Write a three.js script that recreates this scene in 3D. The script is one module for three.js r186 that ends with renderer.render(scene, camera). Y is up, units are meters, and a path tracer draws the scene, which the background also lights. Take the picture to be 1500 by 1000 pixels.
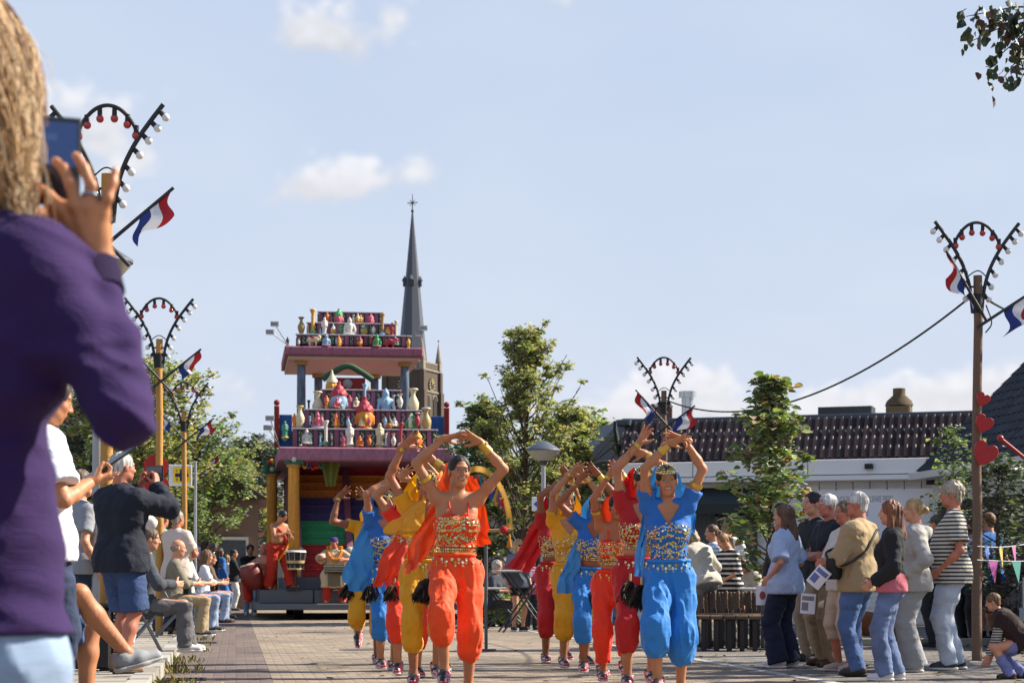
import * as THREE from 'three';
import { mergeGeometries } from 'three/addons/utils/BufferGeometryUtils.js';

// ------------------------------------------------------------------ camera, sky, sun, exposure
const scene = new THREE.Scene();
const FOC = 2900, HOR = 851, EYE = 0.85;                       // lens in photo pixels, horizon row, eye height
const camera = new THREE.PerspectiveCamera(2 * Math.atan(500 / FOC) * 180 / Math.PI, 1.5, 0.3, 900);
camera.position.set(0, EYE, 0); camera.lookAt(0, EYE, -10);
camera.setViewOffset(1500, 1000, 0, -(HOR - 500), 1500, 1000);  // shifted lens: verticals stay upright
camera.focus = 16.5; camera.userData.fStop = 6.3;
const renderer = new THREE.WebGLRenderer();
renderer.toneMapping = THREE.LinearToneMapping; renderer.toneMappingExposure = 2.1;
renderer.shadowMap.enabled = true;
const SUN = new THREE.Vector3(0.76, 0.62, -0.2).normalize();
const sun = new THREE.DirectionalLight(new THREE.Color(1, 0.92, 0.79), 5);
sun.position.copy(SUN).multiplyScalar(80).add(new THREE.Vector3(0, 0, -25)); sun.target.position.set(0, 0, -25);
sun.castShadow = true; sun.shadow.radius = 1; sun.shadow.mapSize.set(4096, 4096);
Object.assign(sun.shadow.camera, { left: -40, right: 40, top: 40, bottom: -40, near: 1, far: 260 });
scene.add(sun, sun.target);

// ------------------------------------------------------------------ numbers and noise
function rng(seed) { let s = seed >>> 0; return () => { s = (s + 0x6D2B79F5) >>> 0; let t = s; t = Math.imul(t ^ (t >>> 15), t | 1); t ^= t + Math.imul(t ^ (t >>> 7), t | 61); return ((t ^ (t >>> 14)) >>> 0) / 4294967296; }; }
const NT = new Float32Array(4096), PM = new Uint8Array(512);
{ const r = rng(7); for (let i = 0; i < 4096; i++) NT[i] = r() * 2 - 1; for (let i = 0; i < 512; i++) PM[i] = Math.floor(r() * 256); }
function vn(x, y, z) {
  const xi = Math.floor(x), yi = Math.floor(y), zi = Math.floor(z); let u = x - xi, v = y - yi, w = z - zi;
  u = u * u * (3 - 2 * u); v = v * v * (3 - 2 * v); w = w * w * (3 - 2 * w);
  const a = PM[xi & 255], b = PM[(xi + 1) & 255];
  const aa = PM[(a + yi) & 255], ab = PM[(a + yi + 1) & 255], ba = PM[(b + yi) & 255], bb = PM[(b + yi + 1) & 255];
  const g = (k, d) => NT[(k * 13 + ((zi + d) & 255) * 7) & 4095];
  const x00 = g(aa, 0) + (g(ba, 0) - g(aa, 0)) * u, x10 = g(ab, 0) + (g(bb, 0) - g(ab, 0)) * u;
  const x01 = g(aa, 1) + (g(ba, 1) - g(aa, 1)) * u, x11 = g(ab, 1) + (g(bb, 1) - g(ab, 1)) * u;
  const y0 = x00 + (x10 - x00) * v, y1 = x01 + (x11 - x01) * v;
  return y0 + (y1 - y0) * w;
}
function fbm(x, y, z, n) { let s = 0, a = 0.5; for (let i = 0; i < n; i++) { s += a * vn(x, y, z); x = x * 2.03 + 11.3; y = y * 2.03 + 5.7; z = z * 2.03 + 3.1; a *= 0.5; } return s; }
const clamp = (x, a, b) => Math.max(a, Math.min(b, x)), lerp = (a, b, t) => a + (b - a) * t;
const smooth = (a, b, x) => { const t = clamp((x - a) / (b - a), 0, 1); return t * t * (3 - 2 * t); };

// ------------------------------------------------------------------ sky: pale blue September air with small cumulus, the same all the way round
{
  const W = 3072, H = 1536, KS = .55, d = new Float32Array(W * H * 4);
  const blobs = [];                                              // [azimuth from -z, elevation, half width, half height, strength] in degrees
  const B = (px, py, rx, ry, s) => blobs.push([Math.atan((px - 750) / FOC) * 57.3, Math.atan((HOR - py) / FOC) * 57.3, rx / 50.6, ry / 50.6, s]);
  B(455, 42, 78, 40, 1.05); B(520, 65, 60, 20, 0.6); B(582, 30, 34, 36, 0.6); B(480, 270, 62, 34, 0.95); B(560, 262, 85, 26, 0.85); B(630, 240, 40, 14, .25);
  B(110, 190, 90, 50, .8); B(175, 300, 80, 60, .55); B(860, 0, 90, 16, .45); B(330, 580, 90, 40, .45);
  B(880, 605, 120, 34, .85); B(1010, 575, 80, 46, 1.05); B(1060, 620, 130, 40, .85); B(1200, 600, 60, 30, .5); B(1340, 585, 100, 36, 1.0); B(1300, 625, 150, 30, .9); B(1450, 570, 70, 30, .55); B(700, 650, 300, 16, .3); B(480, 345, 60, 12, .2);
  const r = rng(21), n0 = blobs.length;
  for (let s = 1; s < 12; s++) for (let i = 0; i < n0; i++) if (r() < .72) { const b = blobs[i]; blobs.push([b[0] * (r() < .5 ? -1 : 1) + s * 30 + (r() - .5) * 6, b[1] * (.92 + r() * .25), b[2] * (.8 + r() * .6), b[3] * (.8 + r() * .5), b[4] * (.7 + r() * .4)]); }
  for (let i = 0; i < 70; i++) blobs.push([r() * 360 - 180, 18 + r() * 45, 1.5 + r() * 4, .8 + r() * 1.6, .5 + r() * .6]);
  const bins = Array.from({ length: 72 }, () => []);
  for (const b of blobs) for (let k = 0; k < 72; k++) { const dd = Math.abs(((k * 5 + 2.5 - b[0]) % 360 + 540) % 360 - 180); if (dd < 3 + b[2] * 3 / Math.max(.35, Math.cos(b[1] / 57.3))) bins[k].push(b); }
  for (let j = 0; j < H; j++) {
    const el = ((j + .5) / H - .5) * 180, e = Math.max(el, 0), t = e / 90;
    const k1 = 1 - Math.exp(-e / 9), k2 = smooth(8, 70, e);
    let R = lerp(lerp(.63, .47, k1), .12, k2), G = lerp(lerp(.68, .57, k1), .24, k2), Bl = lerp(lerp(.775, .745, k1), .53, k2);
    if (el < 0) { const g = smooth(0, -4, el); R = lerp(R, .22, g); G = lerp(G, .21, g); Bl = lerp(Bl, .19, g); }
    for (let i = 0; i < W; i++) {
      let az = ((i + .5) / W - .25) * 360; if (az > 180) az -= 360;
      let cr = R, cg = G, cb = Bl;
      if (el > -1 && el < 72) {
        let s = 0, top = 0; const cs = Math.cos(el / 57.3);
        for (const b of bins[clamp(Math.floor(((az % 360 + 360) % 360) / 5), 0, 71)]) {
          const dx = (((az - b[0]) % 360 + 540) % 360 - 180) * cs / b[2], dy = (el - b[1]) / b[3], q = dx * dx + dy * dy;
          if (q < 5) { const w = b[4] * Math.exp(-q * .9); s += w; top += w * dy; }
        }
        if (s > .04) {
          const n = fbm(az * 1.15 + 40, el * 1.7, 3.3, 6), n2 = fbm(az * 3.1, el * 4.2 + 9, 8.8, 4);
          const dens = smooth(.28, .98, s + n * 1.0 + n2 * .3) * Math.min(1, s * 2.6) * .86;
          const lit = .70 + .10 * clamp(top / Math.max(s, .1), -1, 1) + n2 * .10;
          cr = lerp(R, lit * 1.01, dens); cg = lerp(G, lit * 1.01, dens); cb = lerp(Bl, lit * 1.06, dens);
        }
        const veil = .05 * (1 + fbm(az * .22, el * .5, 1.7, 4) * 1.6); cr += veil * .5; cg += veil * .4; cb += veil * .22;
      }
      const q = (j * W + i) * 4; d[q] = cr * KS; d[q + 1] = cg * KS; d[q + 2] = cb * KS; d[q + 3] = 1;
    }
  }
  const sky = new THREE.DataTexture(d, W, H, THREE.RGBAFormat, THREE.FloatType);
  sky.mapping = THREE.EquirectangularReflectionMapping; sky.magFilter = sky.minFilter = THREE.LinearFilter; sky.wrapS = THREE.RepeatWrapping; sky.needsUpdate = true;
  scene.background = sky; scene.environment = sky;
}

// ------------------------------------------------------------------ street frame: the street runs 8 degrees left of the view
const TH = Math.atan(0.14), CT = Math.cos(TH), ST = Math.sin(TH);
const street = (u, v, y = 0) => new THREE.Vector3(u * CT - v * ST, y, -u * ST - v * CT);      // u to the right of the camera, v along the street
const at = (px, py, Z) => new THREE.Vector3((px - 750) * Z / FOC, EYE + (HOR - py) * Z / FOC, -Z);

// ------------------------------------------------------------------ names, labels, materials
const used = {};
function numbered(n) { used[n] = (used[n] ?? -1) + 1; return used[n] ? n + '_' + String(used[n]).padStart(3, '0') : n; }
function tag(o, label, category, group, kind) { if (label) o.userData.label = label; if (category) o.userData.category = category; if (group) o.userData.group = group; if (kind) o.userData.kind = kind; return o; }
function thing(name, label, category, pos = [0, 0, 0], turn = 0, group) { const g = new THREE.Group(); g.name = numbered(name); if (pos.isVector3) g.position.copy(pos); else g.position.set(...pos); g.rotation.y = turn; scene.add(g); return tag(g, label, category, group); }
function mesh(name, geo, m, parent) { if (Array.isArray(geo)) geo = geo.length > 1 ? merge(geo) : geo[0]; const o = new THREE.Mesh(geo, m); o.name = parent ? name : numbered(name); o.castShadow = o.receiveShadow = true; (parent || scene).add(o); return o; }
function structure(name, geo, m) { const o = mesh(name, geo, m); o.userData.kind = 'structure'; return o; }
function merge(list) {
  const has = list.some(g => g.attributes.color), hasUv = list.every(g => g.attributes.uv);
  list = list.map(g => { g = g.index ? g.toNonIndexed() : g; const o = new THREE.BufferGeometry(); o.setAttribute('position', g.attributes.position); o.setAttribute('normal', g.attributes.normal); if (hasUv) o.setAttribute('uv', g.attributes.uv);
    if (has) o.setAttribute('color', g.attributes.color || new THREE.BufferAttribute(new Float32Array(g.attributes.position.count * 3).fill(1), 3)); return o; });
  return mergeGeometries(list);
}
const MC = {};
function M(c, rough = 0.8, o = {}) {
  const key = c + '|' + rough + '|' + Object.entries(o).map(([k, v]) => k + (v?.isTexture ? v.uuid : v)).join(); if (MC[key]) return MC[key];
  const { phys, ...rest } = o, C = phys || o.transmission || o.clearcoat || o.sheen ? THREE.MeshPhysicalMaterial : THREE.MeshStandardMaterial;
  return MC[key] = new C({ color: c, roughness: rough, side: THREE.DoubleSide, ...rest });
}
const VC = (rough = .8, o = {}) => M('#ffffff', rough, { vertexColors: true, ...o });
const lin = (c) => { const k = new THREE.Color(c); return [k.r, k.g, k.b]; };
function paint(g, c, jitter = 0, r = Math.random) { const [R, G, B] = Array.isArray(c) ? c : lin(c), n = g.attributes.position.count, a = new Float32Array(n * 3), j = 1 + (jitter ? (r() - .5) * jitter : 0); for (let i = 0; i < n; i++) { a[3 * i] = R * j; a[3 * i + 1] = G * j; a[3 * i + 2] = B * j; } g.setAttribute('color', new THREE.BufferAttribute(a, 3)); return g; }

// ------------------------------------------------------------------ simple shapes
const V = (x, y, z) => new THREE.Vector3(x, y, z), va = (a) => a.isVector3 ? a : V(a[0], a[1], a[2]);
function box(w, h, d, x = 0, y = 0, z = 0) { const g = new THREE.BoxGeometry(w, h, d); g.translate(x, y, z); return g; }
function bev(w, h, d, b = .01, x = 0, y = 0, z = 0) {          // box with chamfered edges
  const s = new THREE.Shape(), W = w / 2 - b, H = h / 2 - b; s.moveTo(-W, -H); s.lineTo(W, -H); s.lineTo(W, H); s.lineTo(-W, H); s.closePath();
  const g = new THREE.ExtrudeGeometry(s, { depth: d - 2 * b, bevelEnabled: true, bevelThickness: b, bevelSize: b, bevelSegments: 1, steps: 1 }); g.translate(x, y, z - d / 2 + b); return g;
}
function rod(a, b, r1, r2 = r1, n = 8) { a = va(a); b = va(b); const L = a.distanceTo(b), g = new THREE.CylinderGeometry(r2, r1, L, n, 1); g.translate(0, L / 2, 0); const q = new THREE.Quaternion().setFromUnitVectors(V(0, 1, 0), b.clone().sub(a).normalize()); g.applyQuaternion(q); g.translate(a.x, a.y, a.z); return g; }
function tube(pts, r, n = 6, seg = 0, closed = false) { return new THREE.TubeGeometry(new THREE.CatmullRomCurve3(pts.map(va), closed), seg || pts.length * 6, r, n, closed); }
function lathe(prof, n = 16, x = 0, y = 0, z = 0) { const g = new THREE.LatheGeometry(prof.map(p => new THREE.Vector2(p[0], p[1])), n); g.translate(x, y, z); return g; }
function ball(r, x = 0, y = 0, z = 0, w = 10, h = 8) { const g = new THREE.SphereGeometry(r, w, h); g.translate(x, y, z); return g; }
function ext(pts, depth, bevel = 0) { const s = new THREE.Shape(pts.map(p => new THREE.Vector2(p[0], p[1]))); const g = new THREE.ExtrudeGeometry(s, { depth, bevelEnabled: bevel > 0, bevelThickness: bevel, bevelSize: bevel, bevelSegments: 2, curveSegments: 12 }); g.translate(0, 0, -depth / 2); return g; }
function grid(nu, nv, f) {                                     // surface f(s, t) -> [x, y, z]
  const p = [], uv = [], ix = []; for (let j = 0; j <= nv; j++) for (let i = 0; i <= nu; i++) { p.push(...f(i / nu, j / nv)); uv.push(i / nu, j / nv); }
  for (let j = 0; j < nv; j++) for (let i = 0; i < nu; i++) { const a = j * (nu + 1) + i, b = a + 1, c = a + nu + 1, d = c + 1; ix.push(a, b, d, a, d, c); }
  const g = new THREE.BufferGeometry(); g.setAttribute('position', new THREE.Float32BufferAttribute(p, 3)); g.setAttribute('uv', new THREE.Float32BufferAttribute(uv, 2)); g.setIndex(ix); g.computeVertexNormals(); return g;
}
function tex(w, h, f, srgb = true, rep) { const d = new Uint8Array(w * h * 4); for (let j = 0; j < h; j++) for (let i = 0; i < w; i++) { const c = f(i / w, j / h, i, j), q = (j * w + i) * 4; for (let k = 0; k < 3; k++) d[q + k] = clamp((c.length ? c[k] : c) * 255, 0, 255); d[q + 3] = 255; } const t = new THREE.DataTexture(d, w, h); t.wrapS = t.wrapT = THREE.RepeatWrapping; t.magFilter = THREE.LinearFilter; t.minFilter = THREE.LinearMipmapLinearFilter; t.generateMipmaps = true; if (srgb) t.colorSpace = THREE.SRGBColorSpace; if (rep) t.repeat.set(...rep); t.needsUpdate = true; return t; }

// ------------------------------------------------------------------ smooth solids: tapered capsules and ellipsoids joined and meshed on a grid
const cap = (a, b, ra, rb = ra, k = .03, o) => ({ t: 0, a, b, ra, rb, k, ...o });
const ell = (c, r, k = .02, o) => ({ t: 1, a: c, b: c, r, ra: Math.max(...r), rb: 0, k, ...o });
function ev(F, L, x, y, z) {
  let d = 1e3;
  for (let i = 0; i < L.length; i++) {
    const p = L[i], a = p.a; let s;
    if (p.t === 0) {
      const b = p.b, bx = b[0] - a[0], by = b[1] - a[1], bz = b[2] - a[2], px = x - a[0], py = y - a[1], pz = z - a[2], q = bx * bx + by * by + bz * bz;
      const h0 = q > 1e-9 ? (px * bx + py * by + pz * bz) / q : 0, h = h0 < 0 ? 0 : h0 > 1 ? 1 : h0;
      const ex = px - bx * h, ey = py - by * h, ez = pz - bz * h; s = Math.sqrt(ex * ex + ey * ey + ez * ez) - (p.ra + (p.rb - p.ra) * h);
      if (p.flat && h0 > .5) s = Math.max(s, (h0 - 1) * Math.sqrt(q));
    } else {
      const r = p.r, px = (x - a[0]) / r[0], py = (y - a[1]) / r[1], pz = (z - a[2]) / r[2], k0 = Math.sqrt(px * px + py * py + pz * pz);
      const k1 = Math.sqrt(px * px / (r[0] * r[0]) + py * py / (r[1] * r[1]) + pz * pz / (r[2] * r[2])); s = k1 > 1e-6 ? k0 * (k0 - 1) / k1 : -r[0];
    }
    const k = p.k;
    if (p.sub) { s = -s; const h = Math.max(k - Math.abs(d - s), 0) / k; d = Math.max(d, s) + h * h * k * .25; }
    else { const h = Math.max(k - Math.abs(d - s), 0) / k; d = Math.min(d, s) - h * h * k * .25; }
  }
  if (F.disp && d < .08 && d > -.08) d += F.disp(x, y, z);
  if (F.clip) d = Math.max(d, F.clip(x, y, z));
  return d;
}
function nets(F, h, colorFn) {
  const lo = [1e9, 1e9, 1e9], hi = [-1e9, -1e9, -1e9];
  for (const p of F.prims) if (!p.sub) for (let c = 0; c < 3; c++) { const r = p.t ? p.r[c] : Math.max(p.ra, p.rb), e = p.k * .3; lo[c] = Math.min(lo[c], p.a[c] - r - e, p.b[c] - r - e); hi[c] = Math.max(hi[c], p.a[c] + r + e, p.b[c] + r + e); }
  const pad = 2 * h + (F.dmax || 0); for (let c = 0; c < 3; c++) { lo[c] -= pad; hi[c] += pad; }
  const B = 6, nb = [0, 1, 2].map(c => Math.ceil((hi[c] - lo[c]) / (h * B))), n = nb.map(q => q * B + 1), nx = n[0], ny = n[1], nz = n[2], sxy = nx * ny;
  const val = new Float32Array(nx * ny * nz).fill(9), vid = new Int32Array(nx * ny * nz).fill(-1), act = [];
  const rad = h * B * .87;
  for (let bk = 0; bk < nb[2]; bk++) for (let bj = 0; bj < nb[1]; bj++) for (let bi = 0; bi < nb[0]; bi++) {
    const cx = lo[0] + (bi + .5) * B * h, cy = lo[1] + (bj + .5) * B * h, cz = lo[2] + (bk + .5) * B * h, L = []; let near = false;
    for (const p of F.prims) {
      const a = p.a, b = p.b, bx = b[0] - a[0], by = b[1] - a[1], bz = b[2] - a[2], q = bx * bx + by * by + bz * bz; let t = q > 1e-9 ? ((cx - a[0]) * bx + (cy - a[1]) * by + (cz - a[2]) * bz) / q : 0; t = t < 0 ? 0 : t > 1 ? 1 : t;
      const s = Math.hypot(cx - a[0] - bx * t, cy - a[1] - by * t, cz - a[2] - bz * t) - Math.max(p.ra, p.rb);
      if (s < rad + p.k + .01) { L.push(p); if (!p.sub) near = true; }
    }
    if (!near) continue;
    const fc = ev({ prims: F.prims }, L, cx, cy, cz); if (Math.abs(fc) > rad * 1.35 + (F.dmax || 0) && !(F.clip && fc < 0)) continue;
    act.push([bi, bj, bk]);
    for (let k = 0; k <= B; k++) for (let j = 0; j <= B; j++) for (let i = 0; i <= B; i++) { const ix = bi * B + i, iy = bj * B + j, iz = bk * B + k, q = ix + iy * nx + iz * sxy; if (val[q] === 9) val[q] = ev(F, L, lo[0] + ix * h, lo[1] + iy * h, lo[2] + iz * h); }
  }
  const pos = [], idx = [], cells = [], off = [0, 1, nx, nx + 1, sxy, sxy + 1, sxy + nx, sxy + nx + 1];
  const E = [[0, 1], [2, 3], [4, 5], [6, 7], [0, 2], [1, 3], [4, 6], [5, 7], [0, 4], [1, 5], [2, 6], [3, 7]];
  for (const [bi, bj, bk] of act) for (let k = 0; k < B; k++) for (let j = 0; j < B; j++) for (let i = 0; i < B; i++) {
    const ix = bi * B + i, iy = bj * B + j, iz = bk * B + k, q = ix + iy * nx + iz * sxy; let m = 0; for (let c = 0; c < 8; c++) if (val[q + off[c]] < 0) m |= 1 << c;
    if (m === 0 || m === 255) continue;
    let x = 0, y = 0, z = 0, cnt = 0;
    for (const [c0, c1] of E) { const s0 = (m >> c0) & 1, s1 = (m >> c1) & 1; if (s0 === s1) continue; const v0 = val[q + off[c0]], v1 = val[q + off[c1]], t = v0 / (v0 - v1); x += (c0 & 1) + t * ((c1 & 1) - (c0 & 1)); y += ((c0 >> 1) & 1) + t * (((c1 >> 1) & 1) - ((c0 >> 1) & 1)); z += (c0 >> 2) + t * ((c1 >> 2) - (c0 >> 2)); cnt++; }
    vid[q] = pos.length / 3; pos.push(lo[0] + (ix + x / cnt) * h, lo[1] + (iy + y / cnt) * h, lo[2] + (iz + z / cnt) * h); cells.push(q);
  }
  for (const q of cells) {
    for (let ax = 0; ax < 3; ax++) {
      const o1 = ax === 0 ? 1 : ax === 1 ? nx : sxy, u = ax === 0 ? nx : ax === 1 ? sxy : 1, v = ax === 0 ? sxy : ax === 1 ? 1 : nx;
      const s0 = val[q] < 0, s1 = val[q + o1] < 0; if (s0 === s1) continue;
      const a = vid[q], b = vid[q - u], c = vid[q - u - v], d = vid[q - v]; if (a < 0 || !(b >= 0) || !(c >= 0) || !(d >= 0)) continue;
      if (s0) idx.push(a, b, c, a, c, d); else idx.push(a, c, b, a, d, c);
    }
  }
  const g = new THREE.BufferGeometry(); g.setAttribute('position', new THREE.Float32BufferAttribute(pos, 3)); g.setIndex(idx); g.computeVertexNormals();
  const uv = new Float32Array(pos.length / 3 * 2); for (let i = 0; i < uv.length / 2; i++) { uv[2 * i] = pos[3 * i] * .8 + pos[3 * i + 2] * .9; uv[2 * i + 1] = pos[3 * i + 1]; } g.setAttribute('uv', new THREE.BufferAttribute(uv, 2));
  if (colorFn) { const c = new Float32Array(pos.length); for (let i = 0; i < pos.length; i += 3) { const k = colorFn(pos[i], pos[i + 1], pos[i + 2]); c[i] = k[0]; c[i + 1] = k[1]; c[i + 2] = k[2]; } g.setAttribute('color', new THREE.BufferAttribute(c, 3)); }
  return g;
}
// ------------------------------------------------------------------ people
const add = (a, b, s = 1) => [a[0] + b[0] * s, a[1] + b[1] * s, a[2] + b[2] * s], sub = (a, b) => [a[0] - b[0], a[1] - b[1], a[2] - b[2]], mul = (a, s) => [a[0] * s, a[1] * s, a[2] * s];
const dot = (a, b) => a[0] * b[0] + a[1] * b[1] + a[2] * b[2], len = (a) => Math.sqrt(dot(a, a)), nrm = (a) => mul(a, 1 / (len(a) || 1)), crs = (a, b) => [a[1] * b[2] - a[2] * b[1], a[2] * b[0] - a[0] * b[2], a[0] * b[1] - a[1] * b[0]], mix = (a, b, t) => [lerp(a[0], b[0], t), lerp(a[1], b[1], t), lerp(a[2], b[2], t)];
function ik(a, t, l1, l2, hint) { const d0 = sub(t, a), L = Math.min(len(d0), l1 + l2 - .003), n = nrm(d0), c = (l1 * l1 + L * L - l2 * l2) / (2 * l1 * L), s = Math.sqrt(Math.max(0, 1 - c * c)); const hp = nrm(sub(hint, mul(n, dot(hint, n)))); return [add(add(a, n, l1 * c), hp, l1 * s), add(a, n, L)]; }
const xf = (m, p) => { const v = V(...p).applyMatrix4(m); return [v.x, v.y, v.z]; };
const SKIN = { tan: '#b27650', fair: '#c48a6c', ruddy: '#b56f55', mid: '#a86a45', dark: '#8e5636' };

function headGeo(f, cell, skin, brow, lip, smile) {
  const w = f ? .95 : 1, P = [
    ell([0, .036, -.014], [.074 * w, .086, .094], .02), ell([0, -.03, .02], [(f ? .053 : .058), .082, .066], .03), cap([f ? -.02 : -.03, -.072, .034], [f ? .02 : .03, -.072, .034], f ? .028 : .031, f ? .028 : .031, .03), ell([0, -.092, .056], [.02, .018, .018], .02),
    cap([-.034, .029, .071], [.034, .029, .071], .011, .011, .015), ell([-.036, -.022, .058], [.022, .022, .022], .02), ell([.036, -.022, .058], [.022, .022, .022], .02),
    ell([-.031, .007, .092], [.016, .011, .016], .012, { sub: 1 }), ell([.031, .007, .092], [.016, .011, .016], .012, { sub: 1 }),
    cap([0, .014, .084], [0, -.022, .103], .0075, .0115, .01), ell([-.011, -.026, .094], [.008, .007, .009], .006), ell([.011, -.026, .094], [.008, .007, .009], .006),
    cap([-.016, -.0495, .081], [.016, -.0495, .081], .0065, .0065, .008), cap([-.014, -.0585, .08], [.014, -.0585, .08], .0075, .0075, .008),
    ell([-.031, .008, .0705], [.0135, .0125, .0135], .003), ell([.031, .008, .0705], [.0135, .0125, .0135], .003),
    ell([-.077 * w, -.006, -.008], [.009, .031, .018], .008), ell([.077 * w, -.006, -.008], [.009, .031, .018], .008), cap([0, -.06, -.02], [0, -.15, -.035], .056, .056, .03)];
  const S = lin(skin), B = lin(brow || '#3a2a20'), Lp = lin(lip || (f ? '#8e3b38' : '#9c5c4c'));
  return nets({ prims: P }, cell, (x, y, z) => {
    const ax = Math.abs(x), ex = ax - .031, ey = y - .008;
    if (z > .06) {
      if (ex * ex / 1.9 + ey * ey * 4.2 < .000105 && z > .068) return Math.abs(ex) < .0062 ? [.02, .013, .01] : [.38, .34, .31];
      if (f && ex * ex / 1.9 + ey * ey * 2.2 < .00017 && ey > -.002) return mul(S, .28);
      if (ax > .012 && ax < .05 && y > .0275 - (ax - .03) * (ax - .03) * 9 && y < .0345 - (ax - .03) * (ax - .03) * 9) return mix(S, B, .85);
      const yl = y - (f ? 16 : 5) * x * x; if (ax < (f ? .028 : .024) && z > .068 && yl < -.047 && yl > -.065) return f && smile ? (Math.abs(yl + .055) < .0036 && ax < .021 ? [.5, .46, .42] : Lp) : (Math.abs(yl + .0555) < .0018 && ax < .021 ? mul(Lp, .45) : Lp);
    }
    const n = .93 + .12 * vn(x * 30, y * 30, z * 30), red = z > .05 && y < .005 && y > -.045 && ax > .02 ? 1.07 : 1; return [S[0] * n * red, S[1] * n, S[2] * n];
  });
}
const hairDefs = {
  short: { p: [ell([0, .037, -.017], [.083, .094, .101]), ell([0, -.025, -.06], [.062, .058, .04])], ear: .004, t: .5 },
  crop: { p: [ell([0, .036, -.017], [.078, .09, .098]), ell([0, -.02, -.06], [.06, .05, .036])], ear: .004, t: .25 },
  curly: { p: [ell([0, .042, -.02], [.094, .1, .108]), ell([0, -.03, -.062], [.07, .062, .048])], ear: -.012, t: 1.6 },
  bald: { p: [ell([0, -.002, -.04], [.081, .05, .078])], ear: -.004, t: .3 },
  bun: { p: [ell([0, .037, -.017], [.08, .09, .1]), ell([0, -.01, -.06], [.06, .05, .04]), ell([0, .0, -.13], [.04, .04, .035])], ear: .004, t: .4 },
  pony: { p: [ell([0, .037, -.017], [.08, .09, .1]), ell([0, -.01, -.06], [.06, .05, .04]), cap([0, .03, -.12], [0, -.04, -.15], .026, .03), cap([0, -.04, -.15], [.01, -.24, -.12], .03, .012)], ear: .004, t: .6 },
  long: { p: [ell([0, .037, -.018], [.084, .094, .102]), cap([-.066, .02, -.02], [-.09, -.19, -.01], .033, .03), cap([.066, .02, -.02], [.09, -.19, -.01], .033, .03), cap([0, .0, -.055], [0, -.22, -.085], .075, .078), cap([-.05, -.2, -.07], [-.05, -.33, -.08], .05, .02), cap([.05, -.2, -.07], [.05, -.35, -.085], .05, .02)], t: 1.1 },
  bob: { p: [ell([0, .037, -.018], [.086, .094, .102]), cap([-.068, .02, -.02], [-.078, -.1, -.005], .032, .026), cap([.068, .02, -.02], [.078, -.1, -.005], .032, .026), cap([0, .0, -.05], [0, -.1, -.07], .07, .06)], t: .8 },
};
const HC = {};
function hairGeo(style, cell, color) {
  const key = style + cell + color; if (HC[key]) return HC[key]; const D = hairDefs[style], A = .0085 * D.t, c0 = lin(color);
  return HC[key] = nets({
    prims: D.p, dmax: .02, disp: (x, y, z) => style === 'curly' ? A * 1.0 * (vn(x * 38, y * 38, z * 38) + .5 * vn(x * 80, y * 80, z * 80)) : A * (vn(x * 75 + y * 8, y * 9, z * 75) + .6 * vn(x * 30, y * 6 + 4, z * 30) + .4 * vn(x * 150, y * 15, z * 150)),
    clip: (x, y, z) => { const q = Math.sqrt((x / .064) ** 2 + ((y + .014 + .5 * x * x) / .102) ** 2 + ((z - .108) / .088) ** 2); let d = (1 - q + .09 * vn(x * 70, y * 12, z * 70)) * .06; if (D.ear !== undefined) d = Math.max(d, -Math.max(y - D.ear, -.036 - z)); return d; },
  }, cell, (x, y, z) => { const n = .8 + .45 * vn(x * 120, y * 7, z * 120) + .2 * vn(x * 25, y * 25, z * 25); return [c0[0] * n, c0[1] * n, c0[2] * n]; });
}
// hand: palm and five fingers; dir along the hand, pn where the palm faces
function handPrims(w, dir, pn, side, style) {
  dir = nrm(dir); pn = nrm(sub(pn, mul(dir, dot(pn, dir)))); const th = mul(crs(dir, pn), side < 0 ? 1 : -1), R = [], at_ = (d, t, n) => add(add(add(w, dir, d), th, t), pn, n);
  const curls = { relaxed: [.35, .45, .3], fist: [1.35, 1.5, .9], flat: [.08, .1, .08], dance: [.15, .2, .1], grip: [.9, .95, .5], point: [.2, .3, .2] }[style] || [.35, .45, .3];
  const base = [[.092, .027], [.096, .009], [.093, -.009], [.084, -.026]], L = [.072, .08, .074, .058], sp = [.1, .03, -.05, -.14];
  for (let i = 0; i < 4; i++) {
    const b = at_(base[i][0], base[i][1], 0); R.push(cap(at_(.005, base[i][1] * .62, 0), b, .0145, .0115, .014));
    let c = style === 'dance' ? [[.75, .8, .4], [.5, .5, .3], [.12, .2, .1], [-.12, .1, .1]][i] : curls, d = nrm(add(dir, th, sp[i] * (style === 'dance' ? 1.9 : style === 'fist' ? .2 : 1))), p = b, a = 0;
    [.46, .3, .26].forEach((fr, j) => { a += c[j]; const v = nrm(add(mul(d, Math.cos(a)), pn, Math.sin(a))), e = add(p, v, L[i] * fr); R.push(cap(p, e, .0092 - j * .0008, .0086 - j * .001, .005)); p = e; });
  }
  const b = at_(.022, .022, .006), d1 = nrm(add(add(mul(dir, .62), th, style === 'fist' || style === 'grip' ? .35 : .75), pn, style === 'fist' || style === 'grip' ? .8 : .35)), m = add(b, d1, .048), d2 = nrm(add(d1, dir, .5)), e = add(m, d2, .034);
  R.push(cap(b, m, .0165, .0115, .012), cap(m, e, .011, .0085, .006), cap(add(w, dir, -.04), at_(.01, 0, 0), .027, .022, .02)); return R;
}
const shoeCache = {};
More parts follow.
